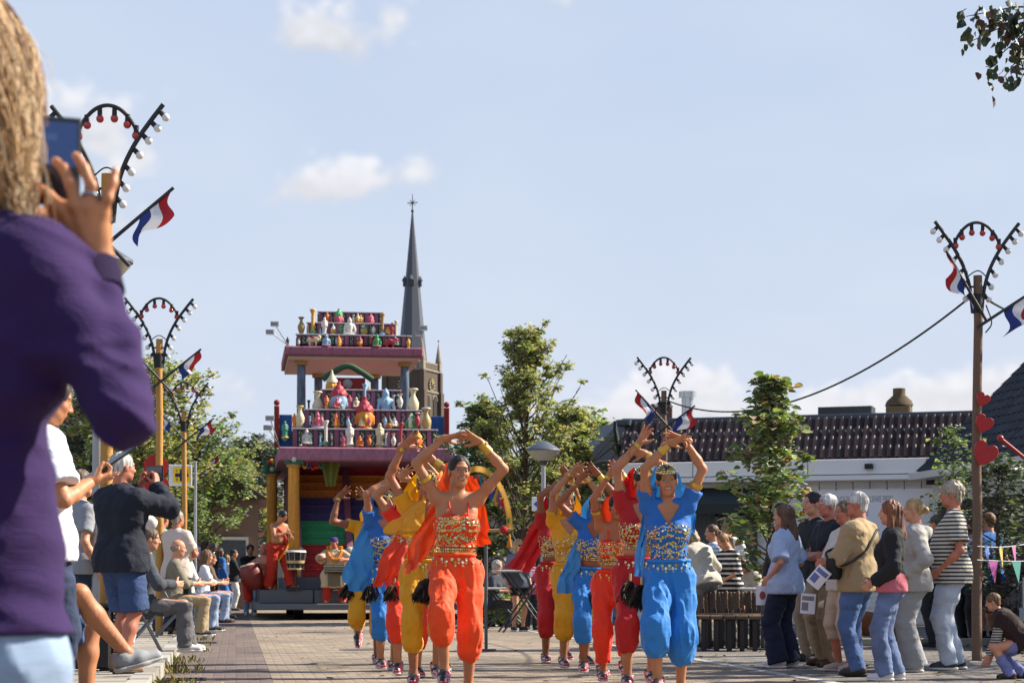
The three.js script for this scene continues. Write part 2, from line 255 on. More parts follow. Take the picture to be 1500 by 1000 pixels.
function shoeGeo(style) {
  if (shoeCache[style]) return shoeCache[style];
  const up = [cap([0, .062, -.045], [0, .045, .05], .041, .042, .03), cap([0, .045, .05], [.004, .036, .145], .043, .034, .03), cap([0, .07, -.03], [0, style === 'boot' ? .16 : .11, -.025], .043, style === 'boot' ? .05 : .042, .03)];
  const F = { prims: up, clip: (x, y, z) => Math.max(.022 - y, y - (style === 'boot' ? .155 : style === 'bare' ? .2 : .1)), disp: (x, y, z) => .0015 * vn(x * 90, y * 90, z * 60), dmax: .004 };
  const so = { prims: [cap([0, .03, -.05], [0, .03, .06], .044, .047, .02), cap([0, .03, .06], [.004, .03, .148], .047, .037, .02)], clip: (x, y, z) => Math.max(-y + .001 + Math.max(0, z - .1) * .12, y - .028) };
  const c = (x, y, z) => { if (style === 'dance') { const n = vn(x * 60, y * 55, z * 45 + 3); if (y > .085 || (Math.abs(x) < .018 && y > .05)) return [.012, .012, .014]; return n > .15 ? [.6, .02, .045] : n > -.2 ? [.62, .52, .52] : [.02, .015, .017]; } return [1, 1, 1]; };
  return shoeCache[style] = [nets(F, .008, c), nets(so, .009)];
}
function skeleton(o) {
  const P = o.pose || {}, f = o.sex === 'f', pel = P.pelvis || [0, .93, 0], tm = new THREE.Matrix4().makeRotationFromEuler(new THREE.Euler(P.tp || 0, P.ty || 0, P.tr || 0, 'YXZ')), pm = new THREE.Matrix4().makeRotationFromEuler(new THREE.Euler((P.pp || 0), (P.ty || 0) * .4, (P.pr || 0), 'YXZ'));
  const T = (x, y, z) => add(xf(tm, [x, y, z]), pel), sw = (f ? .152 : .178), s = { T, tm, pel, f, up: xf(tm, [0, 1, 0]), fwd: xf(tm, [0, 0, 1]), right: xf(tm, [1, 0, 0]) };
  s.neck = T(0, .52, -.012); const lift = P.shrug || 0;
  s.hm = tm.clone().multiply(new THREE.Matrix4().makeRotationFromEuler(new THREE.Euler(P.hd?.[1] || 0, P.hd?.[0] || 0, P.hd?.[2] || 0, 'YXZ')));
  s.headBase = T(0, .565, .0); s.head = add(s.headBase, xf(s.hm, [0, .135, .016])); s.hm.setPosition(...s.head);
  for (const [n, sg] of [['L', 1], ['R', -1]]) {
    const A = P['a' + n] || {}, Lg = P['l' + n] || {};
    s['sh' + n] = T(sg * sw, .455 + lift, -.012); [s['el' + n], s['wr' + n]] = ik(s['sh' + n], A.h || T(sg * .25, -.05, .05), .298, .265, A.e || [sg * .5, -.1, -1]);
    s['hd' + n] = A.d || sub(s['wr' + n], s['el' + n]); s['pn' + n] = A.n || [-sg, 0, .2]; s['st' + n] = A.s || 'relaxed';
    s['hip' + n] = add(xf(pm, [sg * .088, -.02, 0]), pel);[s['kn' + n], s['an' + n]] = ik(s['hip' + n], Lg.f || [sg * .095, .085, 0], .43, .42, Lg.k || [sg * .12, 0, 1]); s['fy' + n] = Lg.yaw ?? sg * .2; s['fp' + n] = Lg.pitch || 0;
  }
  return s;
}
function torsoPrims(s, o, t, lo = -9, hi = 9) {
  const { T, f } = s, fat = o.fat || 0, R = [], Y = (y, ...p) => { if (y >= lo && y <= hi) R.push(...p); };
  const sm = o.slim || 1, rr = (f ? [.104, .086, .094, .078] : [.1, .098, .108, .088]).map(q => q * sm), hw = (f ? [.092, .052, .072, .095] : [.078, .062, .084, .112]).map(q => q * sm);
  Y(-.02, cap(T(-hw[0], -.03, -.012), T(hw[0], -.03, -.012), rr[0] + t, rr[0] + t, .05));
  Y(.14, cap(T(-hw[1], .15, fat * .06), T(hw[1], .15, fat * .06), rr[1] + t + fat * .06, rr[1] + t + fat * .06, .08));
  Y(.3, cap(T(-hw[2], .31, .004 + fat * .02), T(hw[2], .31, .004 + fat * .02), rr[2] + t + fat * .02, rr[2] + t + fat * .02, .08));
  Y(.42, cap(T(-hw[3], .415, -.012), T(hw[3], .415, -.012), rr[3] + t * .9, rr[3] + t * .9, .06));
  Y(.46, cap(T(-.05, .49, -.018), s.shL, .062 + t * .6, .055 + t * .8, .04), cap(T(.05, .49, -.018), s.shR, .062 + t * .6, .055 + t * .8, .04));
  if (f) Y(.33, ell(T(-.064, .32, .078), [.058 + t, .058 + t, .052 + t], .04), ell(T(.064, .32, .078), [.058 + t, .058 + t, .052 + t], .04));
  return R;
}
const rdg = (n) => 1 - 2.2 * Math.abs(n);                        // ridged: creases rather than bumps
const cloth = (amp, fx, fy, seed = 0) => (x, y, z) => amp * (.8 * vn(x * fx + y * 5 + seed, y * fy, z * fx) - .6 * rdg(vn(x * fx * .9 + y * 13 + seed, y * fy * .8 - x * 5, z * fx * .9)) - .3 * rdg(vn(x * fx * 2 - y * 15, y * fy * 1.6 + seed, z * fx * 2)));
const wrinkle = tex(256, 256, (u, v) => { const a = rdg(fbm(u * 7 + v * 3, v * 5 - u * 2, 3.1, 3) * 1.6), b = rdg(vn(u * 22 + v * 9, v * 13, 8) * .9); return clamp(.5 + .26 * a + .1 * b, 0, 1); }, false, [2.1, 2.1]);
function person(o) {
  const s = skeleton(o), f = s.f, cell = o.cell || .014, hc = o.hc || .006, H = (o.h || 1.7) / 1.75, seed = (o.seed = o.seed ?? (person.n = (person.n || 0) + 1)) * 7.7;
  const g = thing('person', o.label, 'person', [o.pos[0], o.pos[1], o.pos[2]], o.yaw || 0, o.group); g.scale.setScalar(H);
  const skin = SKIN[o.skin || 'fair'] || o.skin, S = lin(skin), thin = o.thin || 1, out = { g, s, F: {} };
  const skinC = (x, y, z) => { const n = .94 + .14 * vn(x * 14, y * 14, z * 14); return [S[0] * n, S[1] * n, S[2] * n]; };
  // body: one continuous figure
  const B = torsoPrims(s, o, -.006); B.push(cap(s.neck, s.head, .056 * (f ? .88 : 1), .05 * (f ? .9 : 1), .03));
  for (const [n, sg] of [['L', 1], ['R', -1]]) {
    const up = o.arm || (f ? .9 : 1); B.push(cap(s['sh' + n], mix(s['sh' + n], s['el' + n], .4), .05 * up, .046 * up, .04), cap(mix(s['sh' + n], s['el' + n], .4), s['el' + n], .046 * up, .036 * up, .02), cap(s['el' + n], mix(s['el' + n], s['wr' + n], .3), .037 * up, .039 * up, .02), cap(mix(s['el' + n], s['wr' + n], .3), s['wr' + n], .039 * up, .0255 * up, .02));
    const hi = s['hip' + n], kn = s['kn' + n], an = s['an' + n], lw = o.leg || 1, back = nrm(sub(mul(add(hi, an), .5), kn)), cf = add(mix(kn, an, .32), len(sub(mul(add(hi, an), .5), kn)) > .01 ? back : [0, 0, -1], .012);
    B.push(cap(hi, mix(hi, kn, .5), .083 * lw, .072 * lw, .03), cap(mix(hi, kn, .5), kn, .072 * lw, .052 * lw, .03), cap(kn, cf, .051 * lw, .054 * lw, .03), cap(cf, an, .054 * lw, .034 * lw, .03), cap(an, add(an, [0, -.03, 0]), .035, .034, .02));
  }
  const parts = [nets({ prims: B }, cell, skinC)];
  const hg = headGeo(f, hc, skin, o.brow || o.hair?.c, o.lip, o.smile).clone(); hg.applyMatrix4(s.hm); parts.push(hg);
  for (const [n, sg] of [['L', 1], ['R', -1]]) if (!o['noHand' + n]) parts.push(nets({ prims: handPrims(s['wr' + n], s['hd' + n], s['pn' + n], sg, s['st' + n]) }, o.handCell || .0062, skinC));
  mesh('body', mergeGeometries(parts), VC(.55), g);
  // clothes
  const garment = (name, F, c, rough = .9, mo = {}, cc) => { F.clip0 = F.clip; const geo = nets(F, cc || cell, typeof c === 'function' ? c : undefined); mo = { bumpMap: wrinkle, bumpScale: .006, ...mo }; const m = typeof c === 'function' ? VC(rough, mo) : M(c, rough, mo); out.F[name] = F; return out[name] = mesh(name, geo, m, g); };
  out.garment = garment;
  for (const tp of [o.top, o.over].filter(Boolean)) {
    const t = tp.t ?? .016, R = torsoPrims(s, o, t, tp.lo ?? -9, tp.hi ?? 9), hem = s.T(0, tp.hem ?? -.1, 0), sl = tp.sl ?? .55, sr = tp.sr || 0, LR = .116 + t + (o.bottom?.t ?? .014) * .7 + (o.fat || 0) * .02;
    if (tp.skirt) R.push(cap(s.T(-.07, -.05, 0), s.T(-.07, -.05 - tp.skirt, .02), .12 + t, .14 + t, .06), cap(s.T(.07, -.05, 0), s.T(.07, -.05 - tp.skirt, .02), .12 + t, .14 + t, .06));
    else if ((tp.hem ?? -.1) < -.05) R.push(cap(s.T(-.08, -.08, -.005), s.T(.08, -.08, -.005), LR, LR, .06), cap(s.T(-.07, .03, 0), s.T(.07, .03, 0), LR - .012, LR - .012, .06));
    if (tp.collar) R.push(cap(s.T(-.03, .5, -.03), s.T(.03, .5, -.03), .062, .062, .02), cap(s.T(0, .49, -.02), s.T(0, .545, -.012), .066, .062, .02, { flat: 1 }));
    if (tp.hood) R.push(ell(s.T(0, .47, -.12), [.12, .075, .06], .03));
    for (const n of ['L', 'R']) {
      const a = s['sh' + n], e = s['el' + n], w = s['wr' + n], ar = (f ? .9 : 1) * (o.arm || 1);
      if (sl > 0 && sl <= 1) R.push(cap(a, mix(a, e, sl), .056 * ar + t * .8, .052 * ar + t + sr, .03, { flat: 1 }));
      else if (sl > 1) { R.push(cap(a, e, .056 * ar + t * .8, .045 * ar + t, .03), cap(e, mix(e, w, sl - 1), .045 * ar + t, .034 * ar + t * .8 + sr, .03, { flat: 1 })); }
    }
    const up = s.up, am = (tp.fold ?? .009) * .72, d1 = cloth(am, 15, 13, seed), ext_ = tp.clip, FA2 = ['L', 'R'].map(n => { const e = s['el' + n], q = sub(s['wr' + n], e); return [e, q, dot(q, q)]; });
    garment(tp.name || 'shirt', { prims: R, dmax: am * 2.5 + .004, disp: tp.disp || d1, clip: (x, y, z) => { let d = -((x - hem[0]) * up[0] + (y - hem[1]) * up[1] + (z - hem[2]) * up[2]); if (sl > 1 && d > 0) for (const [e, q, qq] of FA2) { const px = x - e[0], py = y - e[1], pz = z - e[2], h = clamp((px * q[0] + py * q[1] + pz * q[2]) / qq, 0, 1); if (Math.hypot(px - q[0] * h, py - q[1] * h, pz - q[2] * h) < .085) d = -.05; } if (ext_) d = Math.max(d, ext_(x, y, z, s)); return d; } }, tp.c, tp.rough ?? .9, tp.mat || {}, tp.cell);
  }
  const bt = o.bottom;
  if (bt) {
    const t = bt.t ?? .014, R = [cap(s.T(-.085, -.04, -.012), s.T(.085, -.04, -.012), (f ? .106 : .102) + t, (f ? .106 : .102) + t, .05), cap(s.T(f ? -.052 : -.06, .06, .004), s.T(f ? .052 : .06, .06, .004), (f ? .088 : .094) + t * .5 + (o.fat || 0) * .03, (f ? .088 : .094) + t * .5 + (o.fat || 0) * .03, .05)];
    const wt = s.T(0, bt.waist ?? .08, 0), ln = bt.len ?? 2;
    for (const n of ['L', 'R']) {
      const hi = s['hip' + n], kn = s['kn' + n], an = s['an' + n];
      if (bt.harem !== undefined) { const q = bt.harem, a = mix(kn, an, .14), b = mix(kn, an, .36), c = mix(kn, an, bt.gather ?? .5); R.push(cap(hi, mix(hi, kn, .45), .102, .082 + q * .6, .04), cap(mix(hi, kn, .45), kn, .082 + q * .6, .072 + q, .04), cap(kn, a, .072 + q, .074 + q * 1.1, .03), cap(a, b, .074 + q * 1.1, .07 + q, .03), cap(b, c, .07 + q, .056, .03, { flat: 1 })); }
      else if (ln <= 1) R.push(cap(hi, mix(hi, kn, ln), .088 + t, (bt.hemR ?? .082) + t, .03, { flat: 1 }));
      else { const fl = bt.flare || 0; R.push(cap(hi, mix(hi, kn, .5), .088 + t, .075 + t, .03), cap(mix(hi, kn, .5), kn, .075 + t, .056 + t + fl * .4, .03), cap(kn, mix(kn, an, (ln - 1) * 1.07), .056 + t + fl * .4, (bt.hemR ?? .05) + t + fl, .02, { flat: 1 })); }
    }
    if (bt.harem !== undefined) { R[0] = cap(s.T(-.082, -.055, -.012), s.T(.082, -.055, -.012), .102, .102, .05); R[1] = cap(s.T(-.048, .09, 0), s.T(.048, .09, 0), .084, .084, .07); }
    if (bt.lap) for (const n of ['L', 'R']) R.push(cap(s['hip' + n], s['kn' + n], .1, .1, .05), cap(s['kn' + n], mix(s['kn' + n], s['an' + n], bt.lap), .1, .13, .09, { flat: 1 }));
    const up = s.up, am = (bt.fold ?? .009) * (bt.harem !== undefined ? .85 : .75);
    garment(bt.name || 'trousers', { prims: R, dmax: am * 3, disp: bt.harem !== undefined ? (x, y, z) => am * (-1.3 * rdg(vn(x * 17 + seed + y * 2, y * 4.5, z * 17)) - .6 * rdg(vn(x * 34, y * 9 + seed, z * 34))) : (x, y, z) => am * (.8 * vn(x * 12 + seed, y * 14, z * 12) - .7 * rdg(vn(x * 9 + seed + y * 6, y * 19, z * 9)) - .35 * rdg(vn(x * 20 + y * 14, y * 30, z * 20 + seed))), clip: (x, y, z) => (x - wt[0]) * up[0] + (y - wt[1]) * up[1] + (z - wt[2]) * up[2] }, bt.c, bt.rough ?? .92, bt.mat || {}, bt.cell);
  }
  // shoes
  const sh = o.shoes || { c: '#3a2f2a', sole: '#1b1918' };
  for (const n of ['L', 'R']) {
    const m = new THREE.Matrix4().makeRotationFromEuler(new THREE.Euler(s['fp' + n], s['fy' + n], 0, 'YXZ')), an = s['an' + n], off = xf(m, [0, -.085, 0]); m.setPosition(...add(an, off));
    const [u, so] = shoeGeo(sh.style || 'plain'); const a = mesh('shoe', u, sh.style === 'dance' ? VC(.6) : M(sh.c, .7), g); a.applyMatrix4(m); if (sh.style !== 'bare') { const b = mesh('sole', so, M(sh.sole || '#dcdad6', .7), a); }
    if (o.sock) { const q = mesh('sock', rod(add(an, [0, -.02, 0]), mix(an, s['kn' + n], .2), .043, .047, 12), M(o.sock, .95), g); }
  }
  // hair
  if (o.hair?.s) { const h = mesh('hair', hairGeo(o.hair.s, o.hairCell || Math.max(hc, .0055), o.hair.c), VC(.62), g); h.applyMatrix4(s.hm); out.hair = h; }
  if (o.cap) { const a = mesh('cap', [grid(16, 8, (u, v) => { const th = u * 6.2832, ph = v * 1.5; return [Math.sin(th) * Math.cos(ph) * .092, .045 + Math.sin(ph) * .088, -.014 + Math.cos(th) * Math.cos(ph) * .107]; }), ...(o.cap.visor ? [grid(8, 4, (u, v) => { const a2 = (u - .5) * 2; return [a2 * .075, .045 - v * .02 - a2 * a2 * .012, .07 + (v * .085) * (1 - a2 * a2 * .55)]; })] : [])], M(o.cap.c, .9), g); a.applyMatrix4(s.hm); }
  if (o.glasses) { const ring = (x) => tube(Array.from({ length: 10 }, (_, i) => { const a = i / 10 * 6.283; return [x + Math.cos(a) * .024, .008 + Math.sin(a) * .018, .097]; }), .0022, 5, 24, true); const q = mesh('glasses', [ring(-.031), ring(.031), rod([-.008, .01, .1], [.008, .01, .1], .002), rod([-.056, .012, .094], [-.079, .012, -.01], .002), rod([.056, .012, .094], [.079, .012, -.01], .002)], M(o.glasses, .4), g); q.applyMatrix4(s.hm); if (o.shades) { const l = mesh('lens', [-.031, .031].map(x => { const c = new THREE.CylinderGeometry(.023, .023, .003, 12); c.rotateX(1.57); c.translate(x, .008, .098); return c; }), M('#17120f', .15), q); } }
  return out;
}
// a sheet of cloth along a path: pts are [centre, half-width vector] pairs
function sheet(pts, nu = 10, nv = 24, wav = .012, seed = 1) {
  const C = new THREE.CatmullRomCurve3(pts.map(p => va(p[0]))), D = new THREE.CatmullRomCurve3(pts.map(p => va(p[1])));
  return grid(nu, nv, (u, v) => { const c = C.getPoint(v), d = D.getPoint(v), w = (u - .5) * 2, n = wav * Math.sin(w * 7 + seed + vn(v * 4, seed, 0) * 4) * (.35 + v), m = wav * vn(w * 3 + seed, v * 6, 2); return [c.x + d.x * w + n * .5, c.y + d.y * w + m, c.z + d.z * w + n + m]; });
}
// ------------------------------------------------------------------ trees
const leafMat = VC(1, { transmission: .5, thickness: 0 }), barkMat = M('#5b4a3a', .95, { bumpMap: tex(64, 256, (u, v) => .5 + .5 * vn(u * 14, v * 9, 2) + .2 * vn(u * 40, v * 20, 4), false), bumpScale: .02 });
const CV = [];
function leafGeo(list, wf = 1, lod = 0) {                                       // list of [x,y,z, size, dx,dy,dz, nx,ny,nz, r,g,b]; folded pointed leaves
  const vt = lod ? [[0, 0, 0], [.38, .45, .1], [0, 1, -.06], [-.38, .45, .1]] : [[0, 0, 0], [.34, .3, .1], [.26, .72, .08], [0, 1, -.06], [-.26, .72, .08], [-.34, .3, .1]], nv = vt.length;
  const P = new Float32Array(list.length * nv * 3), C = new Float32Array(list.length * nv * 3), ix = []; let q = 0, n = 0;
  for (const L of list) {
    let d = nrm([L[4], L[5], L[6]]), w = [L[7], L[8], L[9]]; w = nrm(sub(w, mul(d, dot(w, d)))); const s = crs(d, w);
    for (const v of vt) { for (let c = 0; c < 3; c++) { P[q + c] = L[c] + L[3] * (s[c] * v[0] * wf + d[c] * v[1] + w[c] * v[2]); C[q + c] = L[10 + c]; } q += 3; }
    if (lod) ix.push(n, n + 1, n + 2, n, n + 2, n + 3); else ix.push(n, n + 1, n + 2, n, n + 2, n + 3, n, n + 3, n + 4, n, n + 4, n + 5); n += nv;
  }
  const g = new THREE.BufferGeometry(); g.setAttribute('position', new THREE.BufferAttribute(P, 3)); g.setAttribute('color', new THREE.BufferAttribute(C, 3)); g.setIndex(ix); g.computeVertexNormals(); return g;
}
function tree(name, label, cat, o) {
  const r = rng(o.seed), t = thing(name, label, cat, o.pos, 0, o.group), wood = [], L = [], H = o.h, G = () => (r() + r() + r() - 1.5) * .82;
  const cols = o.cols.map(lin), bend = [(r() - .5) * .06 * H, (r() - .5) * .06 * H], tp = (f) => [bend[0] * f * f, H * f * .97, bend[1] * f * f];
  for (let i = 0; i < 10; i++) wood.push(rod(tp(i / 10), tp((i + 1) / 10), lerp(o.tr, o.tr * .14, i / 10), lerp(o.tr, o.tr * .14, (i + 1) / 10), 8));
  const leaf = (p, spread) => { const s = o.leaf * (.65 + r() * .7), az = r() * 6.283, c = cols[Math.floor(Math.pow(r(), 1.6) * cols.length)], j = .75 + r() * .5; L.push([p[0] + G() * spread, p[1] + G() * spread * .8, p[2] + G() * spread, s, Math.cos(az), -.5 + r() * .7, Math.sin(az), G() * .8, 1 - r() * .5, G() * .8, c[0] * j, c[1] * j, c[2] * j]); };
  const nb = o.nb, per = o.n / (nb * 6);
  for (let i = 0; i < nb; i++) {
    const f = lerp(o.base / H, .97, Math.pow((i + .5) / nb, .9)), a = tp(f), az = i * 2.4 + r() * .9, k = (f - o.base / H) / (1 - o.base / H), prof = o.shape === 'cone' ? Math.pow(1 - k, .75) * (.55 + .45 * Math.min(1, k * 6)) + .1 : Math.sqrt(Math.max(.03, 1 - Math.pow(k * 1.7 - .7, 2)));
    const ln = o.rad * prof * (.7 + r() * .6), el = (o.up || .6) + r() * .35, d = [Math.cos(az) * Math.cos(el), Math.sin(el), Math.sin(az) * Math.cos(el)], b = add(a, d, ln), m = add(mix(a, b, .5), [0, -.06 * ln, 0]);
    wood.push(rod(a, m, o.tr * .34 * (1 - f * .7), o.tr * .2 * (1 - f * .7), 5), rod(m, b, o.tr * .2 * (1 - f * .7), o.tr * .06, 5));
    for (let k2 = 0; k2 < 6; k2++) {
      const q = .3 + .75 * (k2 + r()) / 6, p = add(q < .5 ? mix(a, m, q * 2) : mix(m, b, q * 2 - 1), [G() * .16 * ln, G() * .12 * ln, G() * .16 * ln]);
      if (r() < (o.gap ?? .12)) continue; const sp = (o.clump || .16) * (.6 + r() * .8); if (k2 % 2) wood.push(rod(mix(a, b, Math.min(1, q * .9)), p, o.tr * .06, o.tr * .025, 4));
      for (let n = 0; n < per * (.5 + r()); n++) leaf(p, sp);
    }
  }
  mesh('trunk', merge(wood), barkMat, t); const c = mesh('crown', leafGeo(L, 1, o.fine ? 0 : 1), leafMat, t); c.userData.kind = 'stuff';
  return t;
}
const GREEN = ['#526c2a', '#627e30', '#779238', '#8fa244', '#a6ab56'], YELLOW = ['#6d8230', '#86983c', '#a2ab4c', '#bcb65e', '#bfa658'], DARK = ['#2c3d1c', '#364a20', '#435626', '#55622c'];

// ------------------------------------------------------------------ ground, road, pavements
const plane = (u0, u1, v0, v1, y, nu = 1, nv = 1) => grid(nu, nv, (a, b) => { const p = street(lerp(u0, u1, a), lerp(v0, v1, b), y); return [p.x, p.y, p.z]; });
const uvStreet = (g, k) => { const p = g.attributes.position, uv = g.attributes.uv; for (let i = 0; i < p.count; i++) { const x = p.getX(i), z = p.getZ(i); uv.setXY(i, (x * CT - z * ST) * k, (-x * ST - z * CT) * k); } return g; };
const LUT = new Uint8Array(1025); for (let i = 0; i <= 1024; i++) LUT[i] = Math.round(255 * Math.pow(i / 1024, 1 / 2.2));
function brickTex(base, alt, bw, bh, size, n, seed, mort) {    // small paving bricks, too far off to be told apart: colour, joints and relief
  const r = rng(seed), nr = Math.round(size / bh), nc = Math.round(size / bw), tone = new Float32Array(nr * nc * 3).map(() => r()), A = lin(base), B2 = lin(alt), Mo = lin(mort), m4 = n >> 2, BG = new Float32Array(m4 * m4), SS = new Float32Array(m4 * m4);
  for (let j = 0; j < m4; j++) for (let i = 0; i < m4; i++) { BG[j * m4 + i] = fbm(i / m4 * 5, j / m4 * 5, seed, 4); SS[j * m4 + i] = smooth(.12, .5, fbm(i / m4 * 14 + 5, j / m4 * 14, seed + 4, 4)); }
  const D = new Uint8Array(n * n * 4), H = new Uint8Array(n * n * 4);
  for (let j = 0; j < n; j++) {
    const fr = j / n * nr, row = Math.floor(fr), fy = fr - row, ey = Math.min(fy, 1 - fy) * bh;
    for (let i = 0; i < n; i++) {
      const cu = i / n * nc + (row % 2) * .5, col = Math.floor(cu), fx = cu - col, t = (row * nc + col % nc) * 3, q = (j >> 2) * m4 + (i >> 2), o = (j * n + i) * 4;
      let e = (Math.min(Math.min(fx, 1 - fx) * bw, ey) - .003) / .006; e = e < 0 ? 0 : e > 1 ? 1 : e; const fine = NT[(i * 37 + j * 1013 + (i * j & 63)) & 4095];
      const k = tone[t], g = (.72 + .5 * tone[t + 1]) * (1 + BG[q] * .45 + fine * .16) * (1 - SS[q] * .3);
      for (let c = 0; c < 3; c++) { const v = Mo[c] + ((A[c] + (B2[c] - A[c]) * k) * g - Mo[c]) * e; D[o + c] = LUT[v < 0 ? 0 : v > 1 ? 1024 : (v * 1024) | 0]; }
      H[o] = H[o + 1] = H[o + 2] = 255 * clamp(e * (.62 + .3 * tone[t + 2]) + fine * .05 + .05, 0, 1); D[o + 3] = H[o + 3] = 255;
    }
  }
  const mk = (d, s) => { const t = new THREE.DataTexture(d, n, n); t.wrapS = t.wrapT = THREE.RepeatWrapping; t.magFilter = THREE.LinearFilter; t.minFilter = THREE.LinearMipmapLinearFilter; t.generateMipmaps = true; if (s) t.colorSpace = THREE.SRGBColorSpace; t.needsUpdate = true; return t; };
  return { map: mk(D, true), bumpMap: mk(H, false), bumpScale: .008 };
}
structure('ground', (() => { const g = new THREE.PlaneGeometry(1400, 1400, 1, 1); g.rotateX(-Math.PI / 2); g.translate(0, -.03, -300); return g; })(), M('#6c675c', .97));
const UL = -.63, UR = 4.87;
structure('road', uvStreet(plane(UL, UR, 3, 130, 0, 1, 1), 1 / 12.8), M('#ffffff', .93, brickTex('#7d6e5c', '#938370', .2, .1, 12.8, 2048, 5, '#6a5f50')));
structure('gutter', uvStreet(plane(UL, UL + .95, 3, 130, .004), 1 / 6.4), M('#ffffff', .92, brickTex('#5f4f48', '#705f57', .2, .1, 6.4, 1024, 9, '#5c5348')));
structure('square_paving', uvStreet(plane(UR + .12, 40, -6, 60, 0), 1 / 6.4), M('#ffffff', .93, brickTex('#655f59', '#787169', .2, .1, 6.4, 1024, 12, '#564f47')));
{
  const fl = new THREE.Group(); fl.name = 'flush_kerb'; fl.userData.kind = 'structure'; scene.add(fl); const g0 = bev(.11, .06, .98, .006), mm = ['#a9a69d', '#9d9a92', '#b3afa5'].map(c => M(c, .9));
  for (let i = 0; i < 46; i++) { const k = mesh('kerb_stone', g0, mm[i % 3], fl); k.position.copy(street(UR + .06, 8 + i, -.022)); k.rotation.y = TH; }
}
{
  const pv = new THREE.Group(); pv.name = 'pavement'; pv.userData.kind = 'structure'; scene.add(pv);
  mesh('paving_bed', (() => { const g = new THREE.BoxGeometry(14, .1, 150); const m = new THREE.Matrix4().makeRotationY(TH); const c = street(-7.86, 60, .045); g.applyMatrix4(m); g.translate(c.x, c.y, c.z); return uvStreet(g, 1 / 6.4); })(), M('#ffffff', .93, brickTex('#6f685f', '#827b70', .3, .3, 6.4, 1024, 31, '#4f4a42')), pv);
  const ks = [.135, .128, .14].map(h => bev(.15, h, .985, .016)), km = ['#8f897d', '#9b958a', '#857f75', '#a29c90'].map((c, i) => M(c, .92, { bumpMap: tex(128, 128, (u, v) => .5 + .35 * fbm(u * 20, v * 20, i + 3, 4), false), bumpScale: .004 })), r = rng(3);
  for (let i = 0; i < 48; i++) { const k = mesh('kerb_stone', ks[i % 3], km[Math.floor(r() * 4)], pv); k.position.copy(street(UL - .08, 13.5 + i, .052 + r() * .008)); k.rotation.y = TH + (r() - .5) * .01; k.rotation.x = (r() - .5) * .012; }
  const tl = [bev(.294, .05, .294, .006), bev(.292, .052, .293, .008)], tmz = ['#8b8478', '#989082', '#7c766b', '#a09789', '#857a6c'].map(c => M(c, .93));
  for (let i = 0; i < 42; i++) for (let j = 0; j < 6; j++) { const k = mesh('paving_tile', tl[(i + j) % 2], tmz[Math.floor(r() * 5)], pv); k.position.copy(street(UL - .31 - j * .3, 13.6 + i * .3, .085 + r() * .006)); k.rotation.y = TH; k.rotation.z = (r() - .5) * .012; k.rotation.x = (r() - .5) * .012; }
  const L = [], c1 = [lin('#5d6a2c'), lin('#7d7a38'), lin('#9a8a4c')]; for (let i = 0; i < 2200; i++) { const v = 14 + Math.pow(r(), 1.3) * 26; if (vn(v * 1.3, 3, 1) < .12) continue; const p = street(UL + .02 + Math.pow(r(), 2.2) * .32, v, .005), c = c1[Math.floor(r() * 3)]; L.push([p.x, p.y, p.z, (.04 + r() * .07), (r() - .5) * 1.6, .9, (r() - .5) * 1.6, r() - .5, .2, r() - .5, ...c]); }
  const w = mesh('weeds', leafGeo(L, .22), VC(.8)); tag(w, 'weeds and short grass growing in the gutter along the kerb', 'weeds', null, 'stuff');
  const L2 = [], c2 = ['#8a6a34', '#6d4d2a', '#a5833f', '#5b4a2a'].map(lin); for (let i = 0; i < 420; i++) { const right = r() < .75, p = right ? street(4.6 + r() * 5.5, 14 + r() * 14, .008) : street(UL + r() * 4.8, 14 + r() * 25, .008); L2.push([p.x, p.y, p.z, .03 + r() * .05, r() - .5, .05, r() - .5, (r() - .5) * .4, 1, (r() - .5) * .4, ...c2[Math.floor(r() * 4)]]); }
  tag(mesh('fallen_leaves', leafGeo(L2), VC(.85)), 'dry brown fallen leaves scattered over the paving', 'leaves', null, 'stuff');
}

{ const p = street(1.6, 24.5, .002), t = thing('manhole_cover', 'round iron manhole cover set in the road paving', 'manhole', p); mesh('cover', lathe([[0, .004], [.27, .004], [.28, .0]], 28), M('#4a4642', .7), t); mesh('rim', lathe([[.285, .0], [.285, .006], [.33, .006], [.335, 0]], 28), M('#5b5650', .7), t); }
[[17.2, 'iron gutter drain beside the kerb near the brown boots'], [27.4, 'iron gutter drain farther along the kerb']].forEach(([v, lb]) => { const t = thing('drain_grate', lb, 'drain', street(UL + .2, v, .006), TH); mesh('frame', [box(.34, .012, .03, 0, .004, .16), box(.34, .012, .03, 0, .004, -.16), box(.03, .012, .34, .17, .004, 0), box(.03, .012, .34, -.17, .004, 0)], M('#3d3a37', .7), t); for (let i = 0; i < 6; i++) mesh('bar', box(.02, .01, .3, -.12 + i * .048, .004, 0), M('#3d3a37', .7), t); });
